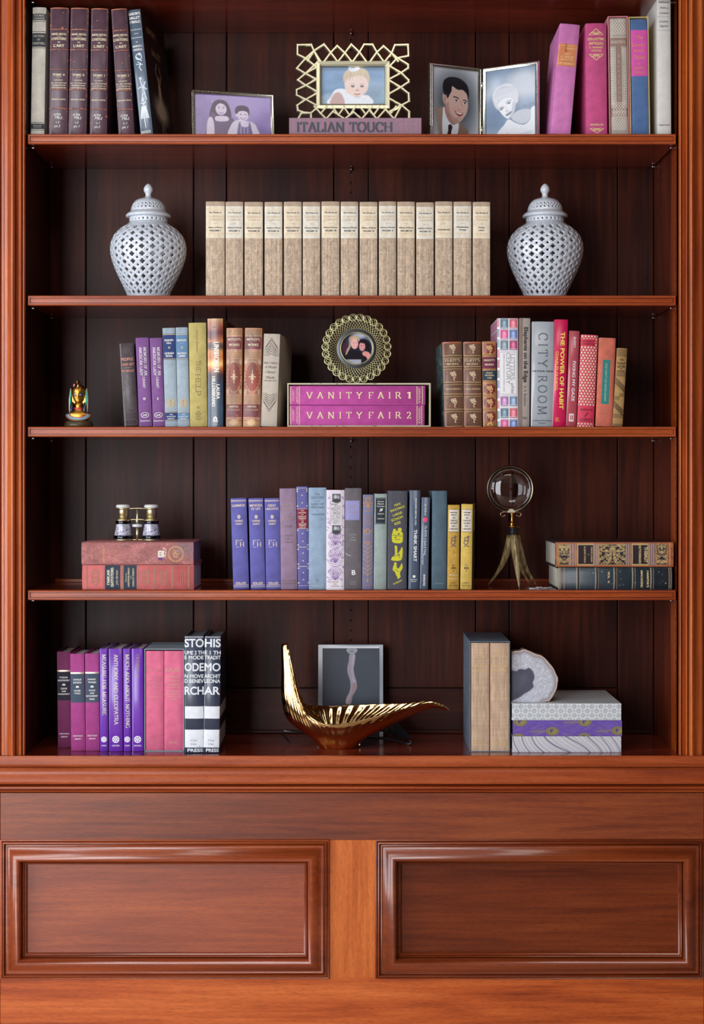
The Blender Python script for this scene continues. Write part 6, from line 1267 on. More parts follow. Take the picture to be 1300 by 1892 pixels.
# ------------------------------------------------------------------ magnifier on horn tripod
y = .125; f = S*(D+y)/D; zb = SHT[3]
mg = empty('magnifier', (X(942.5, y), y, zb), 'round brass-rimmed magnifying glass on a tripod of three horns', 'magnifier')
zt = lambda p: Z(p, y)-zb
def horn(pts, r0, nm='horn'):
    P = catmull([(a, c, 0) if False else (a, b_, c) for a, b_, c in pts], 6, False); n = len(P)
    rr = [r0*f*(1-(k/(n-1))**1.7*.93) for k in range(n)]; g = G(); g.tube([tuple(p) for p in P], rr, 18); return g.out(nm, HORN, mg, True)
HORN = M('glaze', (150, 132, 92))
def hx(px): return (px-942.5)*f
nt, N_, Lk_, B_ = nodes(HORN); tc_ = N_.new('ShaderNodeTexCoord'); mp_ = N_.new('ShaderNodeMapping'); mp_.inputs['Scale'].default_value = (1, 1, .25); nz_ = N_.new('ShaderNodeTexNoise'); nz_.inputs['Scale'].default_value = 120; nz_.inputs['Detail'].default_value = 5
rp_ = N_.new('ShaderNodeValToRGB'); rp_.color_ramp.elements[0].position = .36; rp_.color_ramp.elements[0].color = L((98, 76, 44)); rp_.color_ramp.elements[1].position = .6; rp_.color_ramp.elements[1].color = L((156, 138, 96))
Lk_.new(tc_.outputs['Object'], mp_.inputs[0]); Lk_.new(mp_.outputs[0], nz_.inputs['Vector']); Lk_.new(nz_.outputs[0], rp_.inputs[0]); Lk_.new(rp_.outputs[0], B_.inputs['Base Color'])
horn([(hx(948.5), -.006, zt(990)), (hx(950), -.022, zt(1020)), (hx(952.5), -.043, zt(1055)), (hx(954.3), -.058, .0006)], 8.4)
horn([(hx(944), .004, zt(990)), (hx(937), .010, zt(1020)), (hx(924), .022, zt(1053)), (hx(903), .034, .0006)], 8.0)
horn([(hx(953), .004, zt(990)), (hx(961), .010, zt(1020)), (hx(974), .022, zt(1053)), (hx(994), .034, .0006)], 8.0)
horn([(hx(951), .010, zt(992)), (hx(958), .030, zt(1024)), (hx(968), .05, zt(1055)), (hx(984), .064, .0006)], 6.5)
g = G(); g.lathe([(9.6*f, zt(993)), (9.6*f, zt(989))], c=(hx(947), 0, 0), n=24); g.out('horn_collar', M('gloss', (96, 84, 58)), mg, True)
for k in range(4):
    g = G(); zc = zt(988-k*3.9); g.lathe([(6*f, zc-1.9*f), (7.9*f, zc-1.5*f), (8.3*f, zc), (7.9*f, zc+1.5*f), (6*f, zc+1.9*f)], c=(hx(947), 0, 0), n=28); g.out('coil_ring', M('gloss', (36, 40, 50)), mg, True)
BRM = M('metal', (214, 160, 70))
g = G(); g.lathe([(2*f, zt(974)), (15.6*f, zt(973.6)), (15.8*f, zt(972.4)), (2*f, zt(971.8))], c=(hx(947), 0, 0), n=36); g.out('drip_plate', BRM, mg, True)
g = G(); st_ = [(5, 971.8), (6, 970), (5.2, 969), (6.4, 967.5), (6.2, 966), (4, 964.5), (3.2, 962), (3.6, 956), (4.8, 950), (5.2, 948.5), (3, 947.5)]
g.lathe([(r*f, zt(p)) for r, p in st_], c=(hx(945.5), 0, 0), n=28); g.out('brass_stem', BRM, mg, True)
for sg in (-1, 1):
    pts = [(hx(943+sg*4), -.004, zt(946.5)), (hx(943+sg*11), -.004, zt(945.8)), (hx(943+sg*17), -.004, zt(947)), (hx(943+sg*19), -.004, zt(950.5)), (hx(943+sg*16), -.004, zt(954)), (hx(943+sg*12), -.004, zt(953)), (hx(943+sg*11), -.004, zt(951))]
    g = G(); g.tube([tuple(p) for p in catmull(pts, 5, False)], 1.0*f, 10); g.out('scroll', M('metal', (190, 164, 140)), mg, True)
g = G(); n = 20; V = [(hx(943.5)+7*f*math.cos(math.pi*k/n), -.0075, zt(947)+6.8*f*math.sin(math.pi*k/n)) for k in range(n+1)]; V += [(a, -.0055, c) for a, b_, c in V]; m_ = n+1
g.add(V, [tuple(range(m_)), tuple(range(2*m_-1, m_-1, -1))]+[(k, (k+1) % m_, m_+(k+1) % m_, m_+k) for k in range(m_)]); g.out('bracket', M('glaze', (206, 192, 172)), mg)
LC = (hx(942), 0, zt(903.5)); R1 = 42.5*f
g = G(); V = []; F = []; pr = [(R1, -.005), (R1+.9*f, -.003), (R1+.9*f, .003), (R1, .005), (R1-1.0*f, .005), (R1-4.4*f, .003), (R1-4.6*f, .001), (R1-4.2*f, -.002), (R1-1.0*f, -.005)]; n = 72
for k in range(n):
    a = 2*math.pi*k/n
    for r, yy in pr: V.append((LC[0]+r*math.cos(a), yy, LC[2]+r*math.sin(a)))
m_ = len(pr); F = [(k*m_+j, k*m_+(j+1) % m_, ((k+1) % n)*m_+(j+1) % m_, ((k+1) % n)*m_+j) for k in range(n) for j in range(m_)]
g.add(V, F); o = g.out('rim', M('metal', (120, 112, 96)), mg, True); o.data.materials.append(BRM)
GLS = bpy.data.materials.new('clear_glass'); nt, N_, Lk_, B_ = nodes(GLS); B_.inputs['Base Color'].default_value = (.97, .98, 1, 1); B_.inputs['Roughness'].default_value = 0.0; B_.inputs['Transmission Weight'].default_value = 1; B_.inputs['IOR'].default_value = 1.6
rl = R1-4.0*f; V = []; F = []; n = 64; m_ = 14
for side in (-1, 1):
    for j in range(m_+1):
        t = j/m_*math.pi/2; r = rl*math.sin(t); yy = side*.017*math.cos(t)**1.0*(1 if side < 0 else .6)
        for k in range(n): a = 2*math.pi*k/n; V.append((LC[0]+max(r, 1e-5)*math.cos(a), yy, LC[2]+max(r, 1e-5)*math.sin(a)))
for s_ in (0, 1):
    o_ = s_*(m_+1)*n
    for j in range(m_):
        for k in range(n):
            q4 = (o_+j*n+k, o_+j*n+(k+1) % n, o_+(j+1)*n+(k+1) % n, o_+(j+1)*n+k); F.append(q4 if s_ else q4[::-1])
o = mesh('lens', V, F, GLS, mg, True)
bm = bmesh.new(); bm.from_mesh(o.data); bmesh.ops.remove_doubles(bm, verts=bm.verts, dist=1e-5); bmesh.ops.recalc_face_normals(bm, faces=bm.faces); bm.to_mesh(o.data); bm.free()
o.data.polygons.foreach_set('use_smooth', [True]*len(o.data.polygons))
# ribbon marker lying on the shelf
P = catmull([(X(977, .05), .050, SHT[3]+.0010), (X(988, .05), .052, SHT[3]+.0012), (X(996, .05), .055, SHT[3]+.0016), (X(1003, .06), .060, SHT[3]+.0012), (X(1013, .06), .066, SHT[3]+.0012), (X(1019, .07), .075, SHT[3]+.0012)], 6, False)
g = G(); g.tube([tuple(p) for p in P], [.0011+.0002*math.sin(k*.7) for k in range(len(P))], 8); o = g.out('ribbon_marker', M('cloth', (206, 206, 214)), None, True); tag(o, 'crumpled white ribbon lying between the horn tripod and the lying books', 'ribbon')
g = G()
for k, (a, b_) in enumerate(((990, 995), (996, 1001))):
    g.tube([tuple(p) for p in catmull([(X(a, .055), .053, SHT[3]+.0018), (X(a+3, .055), .056, SHT[3]+.004), (X(b_+1, .055), .059, SHT[3]+.0018)], 5, False)], .0008, 8)
g.out('knot', M('cloth', (206, 206, 214)), o, True)
o.location = (0, 0, 0)
# ------------------------------------------------------------------ brass bird bowl
BRB = M('metal', (214, 178, 122)); BRB.node_tree.nodes['Principled BSDF'].inputs['Roughness'].default_value = .1
yc = .092
cols_ = [
 [(589, 1385, 0), (571, 1361, 0), (531, 1329, 0), (520, 1286, 0), (520, 1236, 0), (519, 1191, 0)],
 [(590, 1385, -7), (574, 1362, -11), (538, 1331, -15), (525, 1288, -15), (524, 1238, -10), (522, 1190, -5)],
 [(594, 1385, -14), (580, 1364, -19), (553, 1334, -27), (540, 1294, -24), (536, 1248, -15), (527, 1190, -8)],
 [(599, 1385, -19), (588, 1366, -26), (568, 1340, -36), (556, 1310, -34), (546, 1272, -24), (533, 1198, -9)],
 [(606, 1385, -23), (599, 1367, -30), (588, 1348, -41), (576, 1330, -44), (565, 1315, -40), (552, 1293, -27)],
 [(617, 1385, -26), (613, 1369, -33), (606, 1353, -44), (600, 1341, -49), (596, 1334, -51), (592, 1328, -51)],
 [(630, 1385, -27), (631, 1370, -34), (633, 1353, -45), (635, 1341, -51), (636, 1335, -54), (637, 1329, -55)],
 [(643, 1385, -23), (651, 1368, -31), (666, 1348, -40), (680, 1333, -46), (690, 1325, -47), (697, 1317, -48)],
 [(652, 1385, -16), (664, 1366, -23), (691, 1346, -31), (718, 1329, -34), (736, 1317, -33), (750, 1305, -32)],
 [(658, 1385, -9), (671, 1365, -14), (708, 1344, -18), (745, 1325, -18), (772, 1308, -16), (795, 1298, -14)],
 [(661, 1385, 0), (674, 1365, -3), (716, 1343, -5), (757, 1323, -6), (793, 1307, -7), (822, 1306, -7)],
 [(661, 1385, 0), (674, 1365, 0), (717, 1343, 0), (759, 1323, 0), (797, 1308, 0), (829, 1313, 0)]]
A0 = np.array(cols_, float)
def c3(p):
    yy = yc+p[2]*S; return (X(p[0], yy), yy, Z(p[1], yc)+(0 if True else 0)*0)
front = np.array([[c3(p) for p in c] for c in cols_])
back = front[::-1].copy(); back[..., 1] = 2*yc-back[..., 1]
wz = np.linspace(0, 1, 6)
for i in range(len(back)):      # the far rim stands a little higher where the near rim dips
    c = cols_[::-1][i]; dip = max(0, (c[5][1]-1304))/26 if 560 < c[5][0] < 800 else 0
    back[i, :, 2] += wz**2*dip*.024
loop = np.concatenate([front, back[1:-1]], 0)       # closed ring of columns
floor_z = ZL+.0003
loop[:, 0, 2] = floor_z
def cr(P, n, closed):
    m = len(P); out = []
    for i in range(m if closed else m-1):
        gidx = (lambda j: P[j % m]) if closed else (lambda j: P[min(max(j, 0), m-1)])
        p0, p1, p2, p3 = gidx(i-1), gidx(i), gidx(i+1), gidx(i+2)
        for k in range(n):
            t = k/n; out.append(.5*((2*p1)+(p2-p0)*t+(2*p0-5*p1+4*p2-p3)*t*t+(3*p1-p0-3*p2+p3)*t**3))
    if not closed: out.append(P[-1])
    return np.array(out)
R_ = cr(loop, 14, True)                                # columns
R_ = np.swapaxes(cr(np.swapaxes(R_, 0, 1), 8, False), 0, 1)   # rows
nc, nr = R_.shape[:2]
R_[..., 2] = np.maximum(R_[..., 2], floor_z)
du = np.roll(R_, -1, 0)-np.roll(R_, 1, 0); dv = np.gradient(R_, axis=1); Nn = np.cross(du, dv); Nn /= np.linalg.norm(Nn, axis=2, keepdims=True)+1e-9
ctr = np.array([X(640, yc), yc, Z(1330, yc)]);
sgn_ = np.sign(np.median(np.einsum('ijk,ijk->ij', Nn, R_-ctr))); Nn *= sgn_
w_ = np.linspace(0, 1, nr)[None, :, None]; ph = np.arange(nc)[:, None, None]
O_ = R_+Nn*(.00028*np.sin(ph*2*math.pi/4.9)*np.clip((w_-.12)*3, 0, 1)*np.clip((1-w_)*4, 0, 1))
th_ = .0032*np.clip(1.15-w_*.35, 0, 1)
rib = .0018*np.sin(ph*2*math.pi/5.5+w_*5)*np.clip((w_-.30)*3, 0, 1)*np.clip((1-w_)*6, 0, 1)
I_ = R_-Nn*(th_+.001)+Nn*rib; I_[..., 2] = np.maximum(I_[..., 2], floor_z+.004)
V = [tuple(p) for p in O_.reshape(-1, 3)]+[tuple(p) for p in I_.reshape(-1, 3)]; F = []
for i in range(nc):
    j = (i+1) % nc
    for k in range(nr-1):
        F.append((i*nr+k, j*nr+k, j*nr+k+1, i*nr+k+1)); o_ = nc*nr; F.append((o_+i*nr+k+1, o_+j*nr+k+1, o_+j*nr+k, o_+i*nr+k))
    F.append((i*nr+nr-1, j*nr+nr-1, nc*nr+j*nr+nr-1, nc*nr+i*nr+nr-1))
F.append(tuple(i*nr for i in range(nc))); F.append(tuple(nc*nr+i*nr for i in reversed(range(nc))))
base_ = Vector((X(625, yc), yc, ZL))
me = bpy.data.meshes.new('bird_bowl'); me.from_pydata([tuple(Vector(v)-base_) for v in V], [], F); me.update()
bm = bmesh.new(); bm.from_mesh(me); bmesh.ops.recalc_face_normals(bm, faces=bm.faces); bm.to_mesh(me); bm.free()
bowl = link('bird_bowl', me, BRB, None, True); bowl.location = base_
tag(bowl, 'polished brass bowl shaped like a long-necked bird, on the bottom shelf', 'bowl')
g = G(); pts = [((621-625)*S, 1366), ((628-625)*S, 1362), ((631-625)*S, 1366), ((626-625)*S, 1370), ((630-625)*S, 1374), ((624-625)*S, 1378)]
g.tube([(a+.002, -.0345-(1385-b_)*S*.42, (1385-b_)*S+.002) for a, b_ in pts], .0011, 8); g.out('maker_stamp', M('plain', (226, 216, 200)), bowl, True)  # small pale squiggle raised on the near side of the bowl
# ------------------------------------------------------------------ black plate stand behind the bowl
yb_ = .20; IRON = M('gloss', (26, 26, 30))
es = empty('plate_stand', (X(650, yb_), yb_, ZL), 'low black metal plate stand on the bottom shelf behind the brass bowl', 'stand')
def ep(px, py, yy): return (X(px, yy)-X(650, yb_), yy-yb_, Z(py, yy)-ZL)
g = G(); g.tube([tuple(p) for p in catmull([ep(523, 1350, .17), ep(522, 1356, .165), ep(530, 1366, .14), (X(535, .13)-X(650, yb_), -.07, .004)], 5, False)], .0022, 10); g.tube([ep(523, 1350, .17), ep(575, 1356, .21), ep(640, 1352, .22)], .0022, 10); g.out('left_foot', IRON, es, True)
g = G(); g.tube([tuple(p) for p in catmull([ep(664, 1362, .19), ep(700, 1364, .17), ep(735, 1369, .14), (X(752, .12)-X(650, yb_), -.08, .0035), (X(759, .12)-X(650, yb_), -.082, .006), (X(757, .12)-X(650, yb_), -.082, .0125)], 5, False)], .0024, 10); g.out('right_foot', IRON, es, True)
V = [ep(712, 1336, .22), ep(732, 1334, .22), ep(756, 1362, .20), ep(735, 1364, .19), ep(715, 1352, .215)]; V += [(a, b_+.006, c) for a, b_, c in V]
g = G(); g.add(V, [(0, 1, 2, 3, 4), (9, 8, 7, 6, 5)]+[(k, (k+1) % 5, 5+(k+1) % 5, 5+k) for k in range(5)]); bevel(g.out('support_leaf', IRON, es), .002, 2)
g = G(); g.tube([ep(600, 1352, .22), ep(712, 1350, .22)], .0025, 10); g.tube([(X(600, .22)-X(650, yb_), .02, .003), ep(600, 1340, .22)], .0025, 10); g.tube([(X(712, .22)-X(650, yb_), .02, .003), ep(712, 1340, .22)], .0025, 10); g.out('cross_bar', IRON, es, True)
# ------------------------------------------------------------------ agate half
ya = .045; fa = S*(D+ya)/D
ol = [(944.5, 1206), (952, 1203.5), (960, 1203), (967, 1200.5), (974, 1202.5), (982, 1206), (990, 1209.5), (999, 1212), (1007, 1218), (1015, 1227), (1022, 1236), (1026, 1245), (1030, 1254), (1029, 1265), (1027.5, 1274), (1023, 1283), (1019, 1290), (1014, 1296.5), (1004, 1297.5), (985, 1298), (944.5, 1298)]
OL_ = catmull(ol[:-3], 6, False).tolist()+[list(p) for p in ol[-3:]]
z0 = STACK_Z; pyb = 1298
ap = lambda px, py: ((px-985)*fa, (pyb-py)*fa)
g = G(); n = len(OL_); tk = .05
rr_ = random.Random(5); ring0 = [ap(*p) for p in OL_]
V = [(a, 0, c) for a, c in ring0]+[(a*(1+rr_.uniform(.0, .02)), tk*.4, c*(1+rr_.uniform(.0, .012))) for a, c in ring0]+[(a*(.86+rr_.uniform(0, .03)) if a > 0 else a, tk, c*(.86+rr_.uniform(0, .03)) if c > .004 else c) for a, c in ring0]
F = [tuple(range(n)), tuple(range(3*n-1, 2*n-1, -1))]+[(l*n+k, l*n+(k+1) % n, (l+1)*n+(k+1) % n, (l+1)*n+k) for l in (0, 1) for k in range(n)]
ag = empty('agate', (X(985, ya), ya, z0), 'sliced grey agate geode half standing on the daisy patterned book', 'geode')
g.add(V, F); g.out('rind', M('leather', (150, 124, 116)), ag)
c = Canvas(942, 1198, 1032, 1299, 300, 336, (196, 198, 208)); cx_, cy_ = 962, 1262
c.A[:] = (206, 208, 218)
P_ = np.array(OL_); d = np.full(c.X.shape, 1e9); ins = np.zeros(c.X.shape, bool)
for i in range(n):
    a, b_ = P_[i], P_[(i+1) % n]; e = b_-a; l2 = float(e@e)+1e-9; t = np.clip(((c.X-a[0])*e[0]+(c.Y-a[1])*e[1])/l2, 0, 1)
    if i < n-3: d = np.minimum(d, np.hypot(c.X-a[0]-t*e[0], c.Y-a[1]-t*e[1]))
    if abs(e[1]) > 1e-9: ins ^= ((a[1] > c.Y) != (b_[1] > c.Y)) & (c.X < e[0]*(c.Y-a[1])/e[1]+a[0])
ang_ = np.arctan2(c.Y-cy_, c.X-cx_); wob = 1.2*np.sin(ang_*13)+.8*np.sin(ang_*29)
ray = .5+.5*np.sin(ang_*95+6*np.sin(ang_*17)+.35*np.hypot(c.X-cx_, c.Y-cy_)); ray2 = rng.random(4096)[((ang_+math.pi)*500).astype(int) % 4096]
c.mix(ray**2*.55, (226, 228, 236)); c.mix(ray2*.35, (120, 124, 142)); c.noise(50, .10)
dd = d+wob*.5
for lo, hi, col_, al in ((0, 1.6, (178, 146, 132), 1), (1.6, 2.6, (236, 226, 220), .9), (2.6, 4.4, (118, 104, 104), .85), (4.4, 5.6, (196, 190, 194), .9), (5.6, 7.2, (128, 122, 128), .7), (7.2, 8.2, (214, 212, 218), .6), (8.6, 9.4, (140, 136, 146), .5)): c.mix(((dd >= lo) & (dd < hi))*al, col_)
c.poly([(936, 1244), (946, 1240), (954, 1241), (960, 1237), (970, 1238), (977, 1235), (984, 1242), (987, 1252), (984, 1262), (985, 1270), (977, 1278), (968, 1283), (958, 1290), (936, 1294)], (84, 86, 102), 2.5)
c.poly([(944, 1250), (960, 1246), (972, 1248), (974, 1258), (966, 1270), (954, 1280), (944, 1284)], (98, 100, 116), 8, al=.7)
ny, nx = c.A.shape[:2]; P = np.zeros((ny, nx, 3)); P[..., 0] = (c.X-985)*fa; P[..., 1] = -.0004; P[..., 2] = (pyb-c.Y)*fa
color_grid('cut_face', P, c.A, vcol(.3, .3), ag, mask=ins)
# ------------------------------------------------------------------ photographs and their frames
SILV = M('metal', (214, 214, 204)); CHAMP = M('metal', (212, 208, 180)); CHAMP.node_tree.nodes['Principled BSDF'].inputs['Roughness'].default_value = .3
VEL = M('cloth', (60, 40, 60))
def picture(name, C_, w, h, parent, yy=-.0006, rough=.25, coat=.3, mask=None, z0=0):
    A = C_.A; ny, nx = A.shape[:2]; P = np.zeros((ny, nx, 3)); P[..., 0] = np.linspace(-w/2, w/2, nx)[None]; P[..., 1] = yy; P[..., 2] = (z0+np.linspace(h, 0, ny))[:, None]
    return color_grid(name, P, A, vcol(rough, coat), parent, mask=mask)
def bead_row(g, p0, p1, r, step):
    p0, p1 = Vector(p0), Vector(p1); n = max(2, int((p1-p0).length/step))
    for k in range(n+1):
        c = p0+(p1-p0)*k/n
        v = [(c.x+r, c.y, c.z), (c.x, c.y, c.z+r), (c.x-r, c.y, c.z), (c.x, c.y, c.z-r), (c.x, c.y-r, c.z), (c.x, c.y+r*.3, c.z)]
        g.add(v, [(0, 1, 4), (1, 2, 4), (2, 3, 4), (3, 0, 4), (1, 0, 5), (2, 1, 5), (3, 2, 5), (0, 3, 5)])
def photo_frame(root, w, h, bw, mat, C_, x0=0, beads=True, pic=(0, 0), back=VEL):
    """frame standing in root's local xz plane, bottom edge at z = 0, centre at x0"""
    g = G(); g.ringframe(x0-w/2, x0+w/2, 0, h, [(0, .006), (0, -.001), (bw*.15, -.003), (bw*.35, -.001), (bw*.5, -.0008), (bw*.7, -.003), (bw*.88, -.0022), (bw, .0008), (bw, .003)], fill=False)
    o = autosmooth(g.out('frame_moulding', mat, root), 40)
    if beads:
        g = G(); m = bw*.22
        for a, b_ in (((x0-w/2+m, -.0026, m), (x0+w/2-m, -.0026, m)), ((x0+w/2-m, -.0026, m), (x0+w/2-m, -.0026, h-m)), ((x0+w/2-m, -.0026, h-m), (x0-w/2+m, -.0026, h-m)), ((x0-w/2+m, -.0026, h-m), (x0-w/2+m, -.0026, m))): bead_row(g, a, b_, bw*.17, bw*.42)
        bd = g.out('beading', mat, root); bd['kind'] = 'stuff'
    g = G(); g.box(x0-w/2+.001, x0+w/2-.001, .003, .0075, .001, h-.001, .0005); g.out('backing', back, root)
    A = C_.A; ny, nx = A.shape[:2]; P = np.zeros((ny, nx, 3)); P[..., 0] = np.linspace(x0-w/2+bw*.9, x0+w/2-bw*.9, nx)[None]; P[..., 1] = .0018; P[..., 2] = np.linspace(h-bw*.9, bw*.9, ny)[:, None]
    color_grid('photo_print', P, A, vcol(.3, .5), root)
# two children, lilac tinted
c = Canvas(70, 372, 470, 660, 240, 172, (150, 128, 190)); c.noise(5, .10); c.ell(330, 420, 170, 120, (176, 158, 212), 90, al=.7); c.ell(110, 560, 90, 130, (138, 118, 176), 80, al=.6)
SK, SKS, HR, HD = (226, 210, 232), (190, 168, 206), (62, 40, 84), (96, 70, 120)
c.poly([(205, 400), (238, 412), (258, 460), (262, 510), (250, 525), (165, 530), (148, 500), (160, 440), (178, 410)], HR, 4)
c.poly([(150, 505), (165, 480), (190, 500), (240, 500), (272, 515), (282, 560), (278, 640), (135, 640), (138, 560)], HD, 5)
c.poly([(142, 520), (160, 512), (172, 560), (168, 640), (132, 640), (134, 560)], SK, 5); c.poly([(182, 505), (240, 502), (244, 530), (184, 534)], SK, 4)
c.ell(209, 458, 29, 38, SK, 4); c.ell(209, 486, 14, 10, SKS, 6, al=.5); c.poly([(178, 448), (190, 415), (214, 408), (236, 425), (242, 450), (226, 430), (204, 422), (188, 434)], HR, 4)
for x in (198, 222): c.ell(x, 452, 4.5, 2.6, HR, 2); c.line([(x-7, 444), (x, 441), (x+6, 444)], 2.2, HD)
c.line([(209, 456), (206, 468), (211, 469)], 1.6, SKS); c.line([(197, 477), (209, 483), (222, 476)], 3.4, (120, 70, 120), smooth=True); c.line([(200, 478), (209, 481), (219, 478)], 1.5, (240, 232, 244)); c.ell(163, 412, 5, 4, SK, 2, al=.6)
c.poly([(262, 550), (296, 520), (330, 524), (372, 530), (396, 560), (404, 640), (248, 640)], (222, 212, 234), 5); c.poly([(298, 560), (308, 530), (316, 560), (350, 560), (356, 528), (366, 560), (370, 640), (296, 640)], (120, 106, 158), 3)
for x in (312, 330, 348): c.line([(x, 566), (x, 640)], 7, (190, 182, 212), al=.7)
c.ell(324, 486, 31, 38, SK, 4); c.poly([(290, 496), (282, 464), (292, 438), (318, 428), (348, 436), (358, 462), (354, 494), (348, 470), (324, 462), (300, 470)], HR, 4); c.ell(290, 490, 6, 9, SK, 3)
for x in (312, 338): c.ell(x, 484, 4.5, 2.6, HR, 2)
c.line([(326, 486), (323, 499), (329, 500)], 1.6, SKS); c.line([(310, 506), (325, 514), (340, 505)], 4, (130, 80, 124), smooth=True); c.line([(314, 507), (325, 511), (336, 507)], 1.8, (244, 238, 246)); c.noise(60, .03)
y = .13; fl = S*(D+y)/D
w = 151*fl*1.03; root = empty('framed_photo', (X(431, y), y, SHT[0]), 'small silver framed lilac-tinted photograph of two smiling children', 'photo frame', 'framed photographs', (math.radians(-6), 0, math.radians(14)))
H1 = (Z(168.5, y)-SHT[0])/math.cos(math.radians(6))
photo_frame(root, w, H1, 7.5*fl, SILV, c)
g = G(); g.add([(-.02, .0075, H1*.7), (.02, .0075, H1*.7), (.03, .05, .0), (-.03, .05, .0)], [(0, 1, 2, 3)]); o = g.out('strut', VEL, root); s_ = o.modifiers.new('t', 'SOLIDIFY'); s_.thickness = .002
root.location.z += .0008
# baby photo in the lattice frame
c = Canvas(755, 200, 1082, 392, 250, 150, (116, 148, 184)); vgrad(c, [(200, (70, 92, 124)), (225, (118, 150, 188)), (300, (132, 164, 198)), (392, (96, 124, 156))]); c.ell(1030, 340, 80, 70, (156, 178, 196), 50, al=.7); c.poly([(755, 350), (830, 330), (880, 350), (880, 400), (755, 400)], (168, 186, 204), 14, al=.8); c.noise(7, .06)
SK, SS = (236, 214, 206), (204, 172, 168)
c.poly([(795, 392), (806, 350), (826, 318), (868, 312), (920, 330), (960, 342), (1002, 350), (1010, 392)], (232, 236, 244), 5); c.poly([(802, 392), (812, 350), (838, 330), (862, 345), (872, 392)], (200, 168, 166), 7)
c.ell(934, 258, 66, 54, (200, 182, 160), 9); c.ell(936, 290, 62, 62, SK, 6); c.ell(905, 318, 26, 22, (240, 208, 200), 14, al=.6); c.ell(968, 318, 24, 20, (240, 206, 198), 14, al=.6)
c.poly([(872, 280), (868, 244), (892, 214), (936, 204), (984, 214), (1004, 250), (1000, 282), (985, 256), (960, 246), (925, 250), (892, 258)], (206, 190, 168), 9)
for k in range(26): a = random.uniform(0, 1); c.line([(880+a*116, 215+abs(a-.5)*40), (876+a*122+random.uniform(-6, 6), 262+random.uniform(-8, 8))], 1.6, (172, 146, 120) if k % 2 else (226, 214, 194), al=.55)
c.ell(918, 216, 20, 9, (222, 232, 250), 3); c.ell(940, 209, 13, 8, (236, 240, 252), 3); c.ell(902, 209, 9, 7, (200, 214, 244), 3)
for x in (917, 965): c.ell(x, 300, 8.5, 4.6, (74, 86, 116), 2); c.ell(x+1, 299, 1.6, 1.5, (230, 236, 244), 1); c.line([(x-11, 290), (x, 286), (x+10, 290)], 2.2, (176, 150, 136)); c.line([(x-10, 297), (x, 294), (x+9, 297)], 1.6, (140, 110, 108))
c.ell(941, 319, 8, 5, SS, 4); c.line([(936, 321), (946, 321)], 1.8, (170, 120, 116)); c.line([(926, 339), (940, 342), (955, 338)], 4, (196, 112, 116), smooth=True); c.line([(926, 339), (940, 340), (955, 338)], 1.4, (140, 70, 78), smooth=True); c.ell(940, 352, 15, 6, SS, 7, al=.5); c.noise(70, .03)
y = .055; fl = S*(D+y)/D; ztop = SHT[0]+.0002+(248.5-216)*S*(D+.016)/D+.0008
gf = empty('framed_photo', (X(651.5, y), y, ztop), 'ornate gilt lattice frame with a baby photograph, standing on the flat woven book', 'photo frame', 'framed photographs', (math.radians(-3), 0, 0))
zf = 143.5*fl  # visible height of the frame
def lp(zx, zy): return ((340+zx/2.955-651.5)*fl, 0, (215-(50+zy/2.955))*fl)
K = dict(wt=[])
segs = []
def chain(pts): 
    for a, b_ in zip(pts, pts[1:]): segs.append((a, b_))
chain([(618, 78), (693, 76), (708, 110), (763, 74), (800, 120), (835, 82), (877, 122), (912, 74), (957, 118), (982, 75), (1028, 75), (1052, 118), (1088, 84), (1132, 124), (1150, 78), (1222, 76), (1224, 138), (1163, 150)])
chain([(618, 78), (618, 130), (662, 152), (708, 110)]); chain([(1132, 124), (1163, 150)])
chain([(662, 152), (614, 208), (662, 236), (620, 272), (664, 302), (614, 326), (614, 356), (664, 380), (618, 412), (622, 440), (656, 452), (692, 455), (722, 430)])
chain([(622, 488), (640, 456), (692, 455), (694, 488)])
chain([(1163, 150), (1222, 186), (1222, 206), (1184, 232), (1224, 272), (1224, 284), (1182, 312), (1224, 346), (1226, 390), (1186, 412), (1226, 446), (1226, 488)])
chain([(720, 430), (775, 488), (812, 446), (876, 488), (925, 450), (968, 488), (1010, 440), (1052, 488), (1098, 436), (1146, 488), (1186, 412)])
for vx, vy in ((708, 110), (800, 120), (877, 122), (957, 118), (1052, 118), (1132, 124)): segs += [((vx, vy), (vx-34, 166)), ((vx, vy), (vx+36, 168))]
for vx, vy in ((662, 236), (664, 302), (664, 380)): segs += [((vx, vy), (722, vy-34)), ((vx, vy), (722, vy+32))]
segs += [((662, 152), (722, 200)), ((708, 110), (735, 168)), ((662, 236), (720, 180))]
for vx, vy in ((1184, 232), (1182, 312), (1186, 412)): segs += [((vx, vy), (1122, vy-36)), ((vx, vy), (1122, vy+34))]
segs += [((1163, 150), (1122, 196))]
for vx, vy in ((745, 458), (842, 466), (903, 468), (992, 462), (1034, 466), (1122, 462)): segs += [((vx, vy), (vx-34, 418)), ((vx, vy), (vx+34, 418)), ]
g = G(); hw, hd = 8.6/2.955*fl, .0055
for a, b_ in segs:
    p, q_ = Vector(lp(*a)), Vector(lp(*b_)); d = (q_-p); l = d.length; d.normalize(); nrm = Vector((-d.z, 0, d.x)); e = d*hw*.5
    yj = random.uniform(-.0006, .0006)
    V = []
    for s_, t in ((-1, p-e), (1, q_+e)):
        for o_, yy in ((-1, -hd*.4), (-.45, -hd), (.45, -hd), (1, -hd*.4), (.9, hd), (-.9, hd)): V.append(tuple(t+nrm*hw*o_+Vector((0, yy+yj, 0))))
    g.add(V, [(5, 4, 3, 2, 1, 0), (6, 7, 8, 9, 10, 11)]+[(k, (k+1) % 6, 6+(k+1) % 6, 6+k) for k in range(6)])
zmin = min(v[2] for v in g.v)
o = g.out('lattice', CHAMP, gf); o.location.z = -zmin
ins0, ins1 = lp(720, 432), lp(1124, 165)
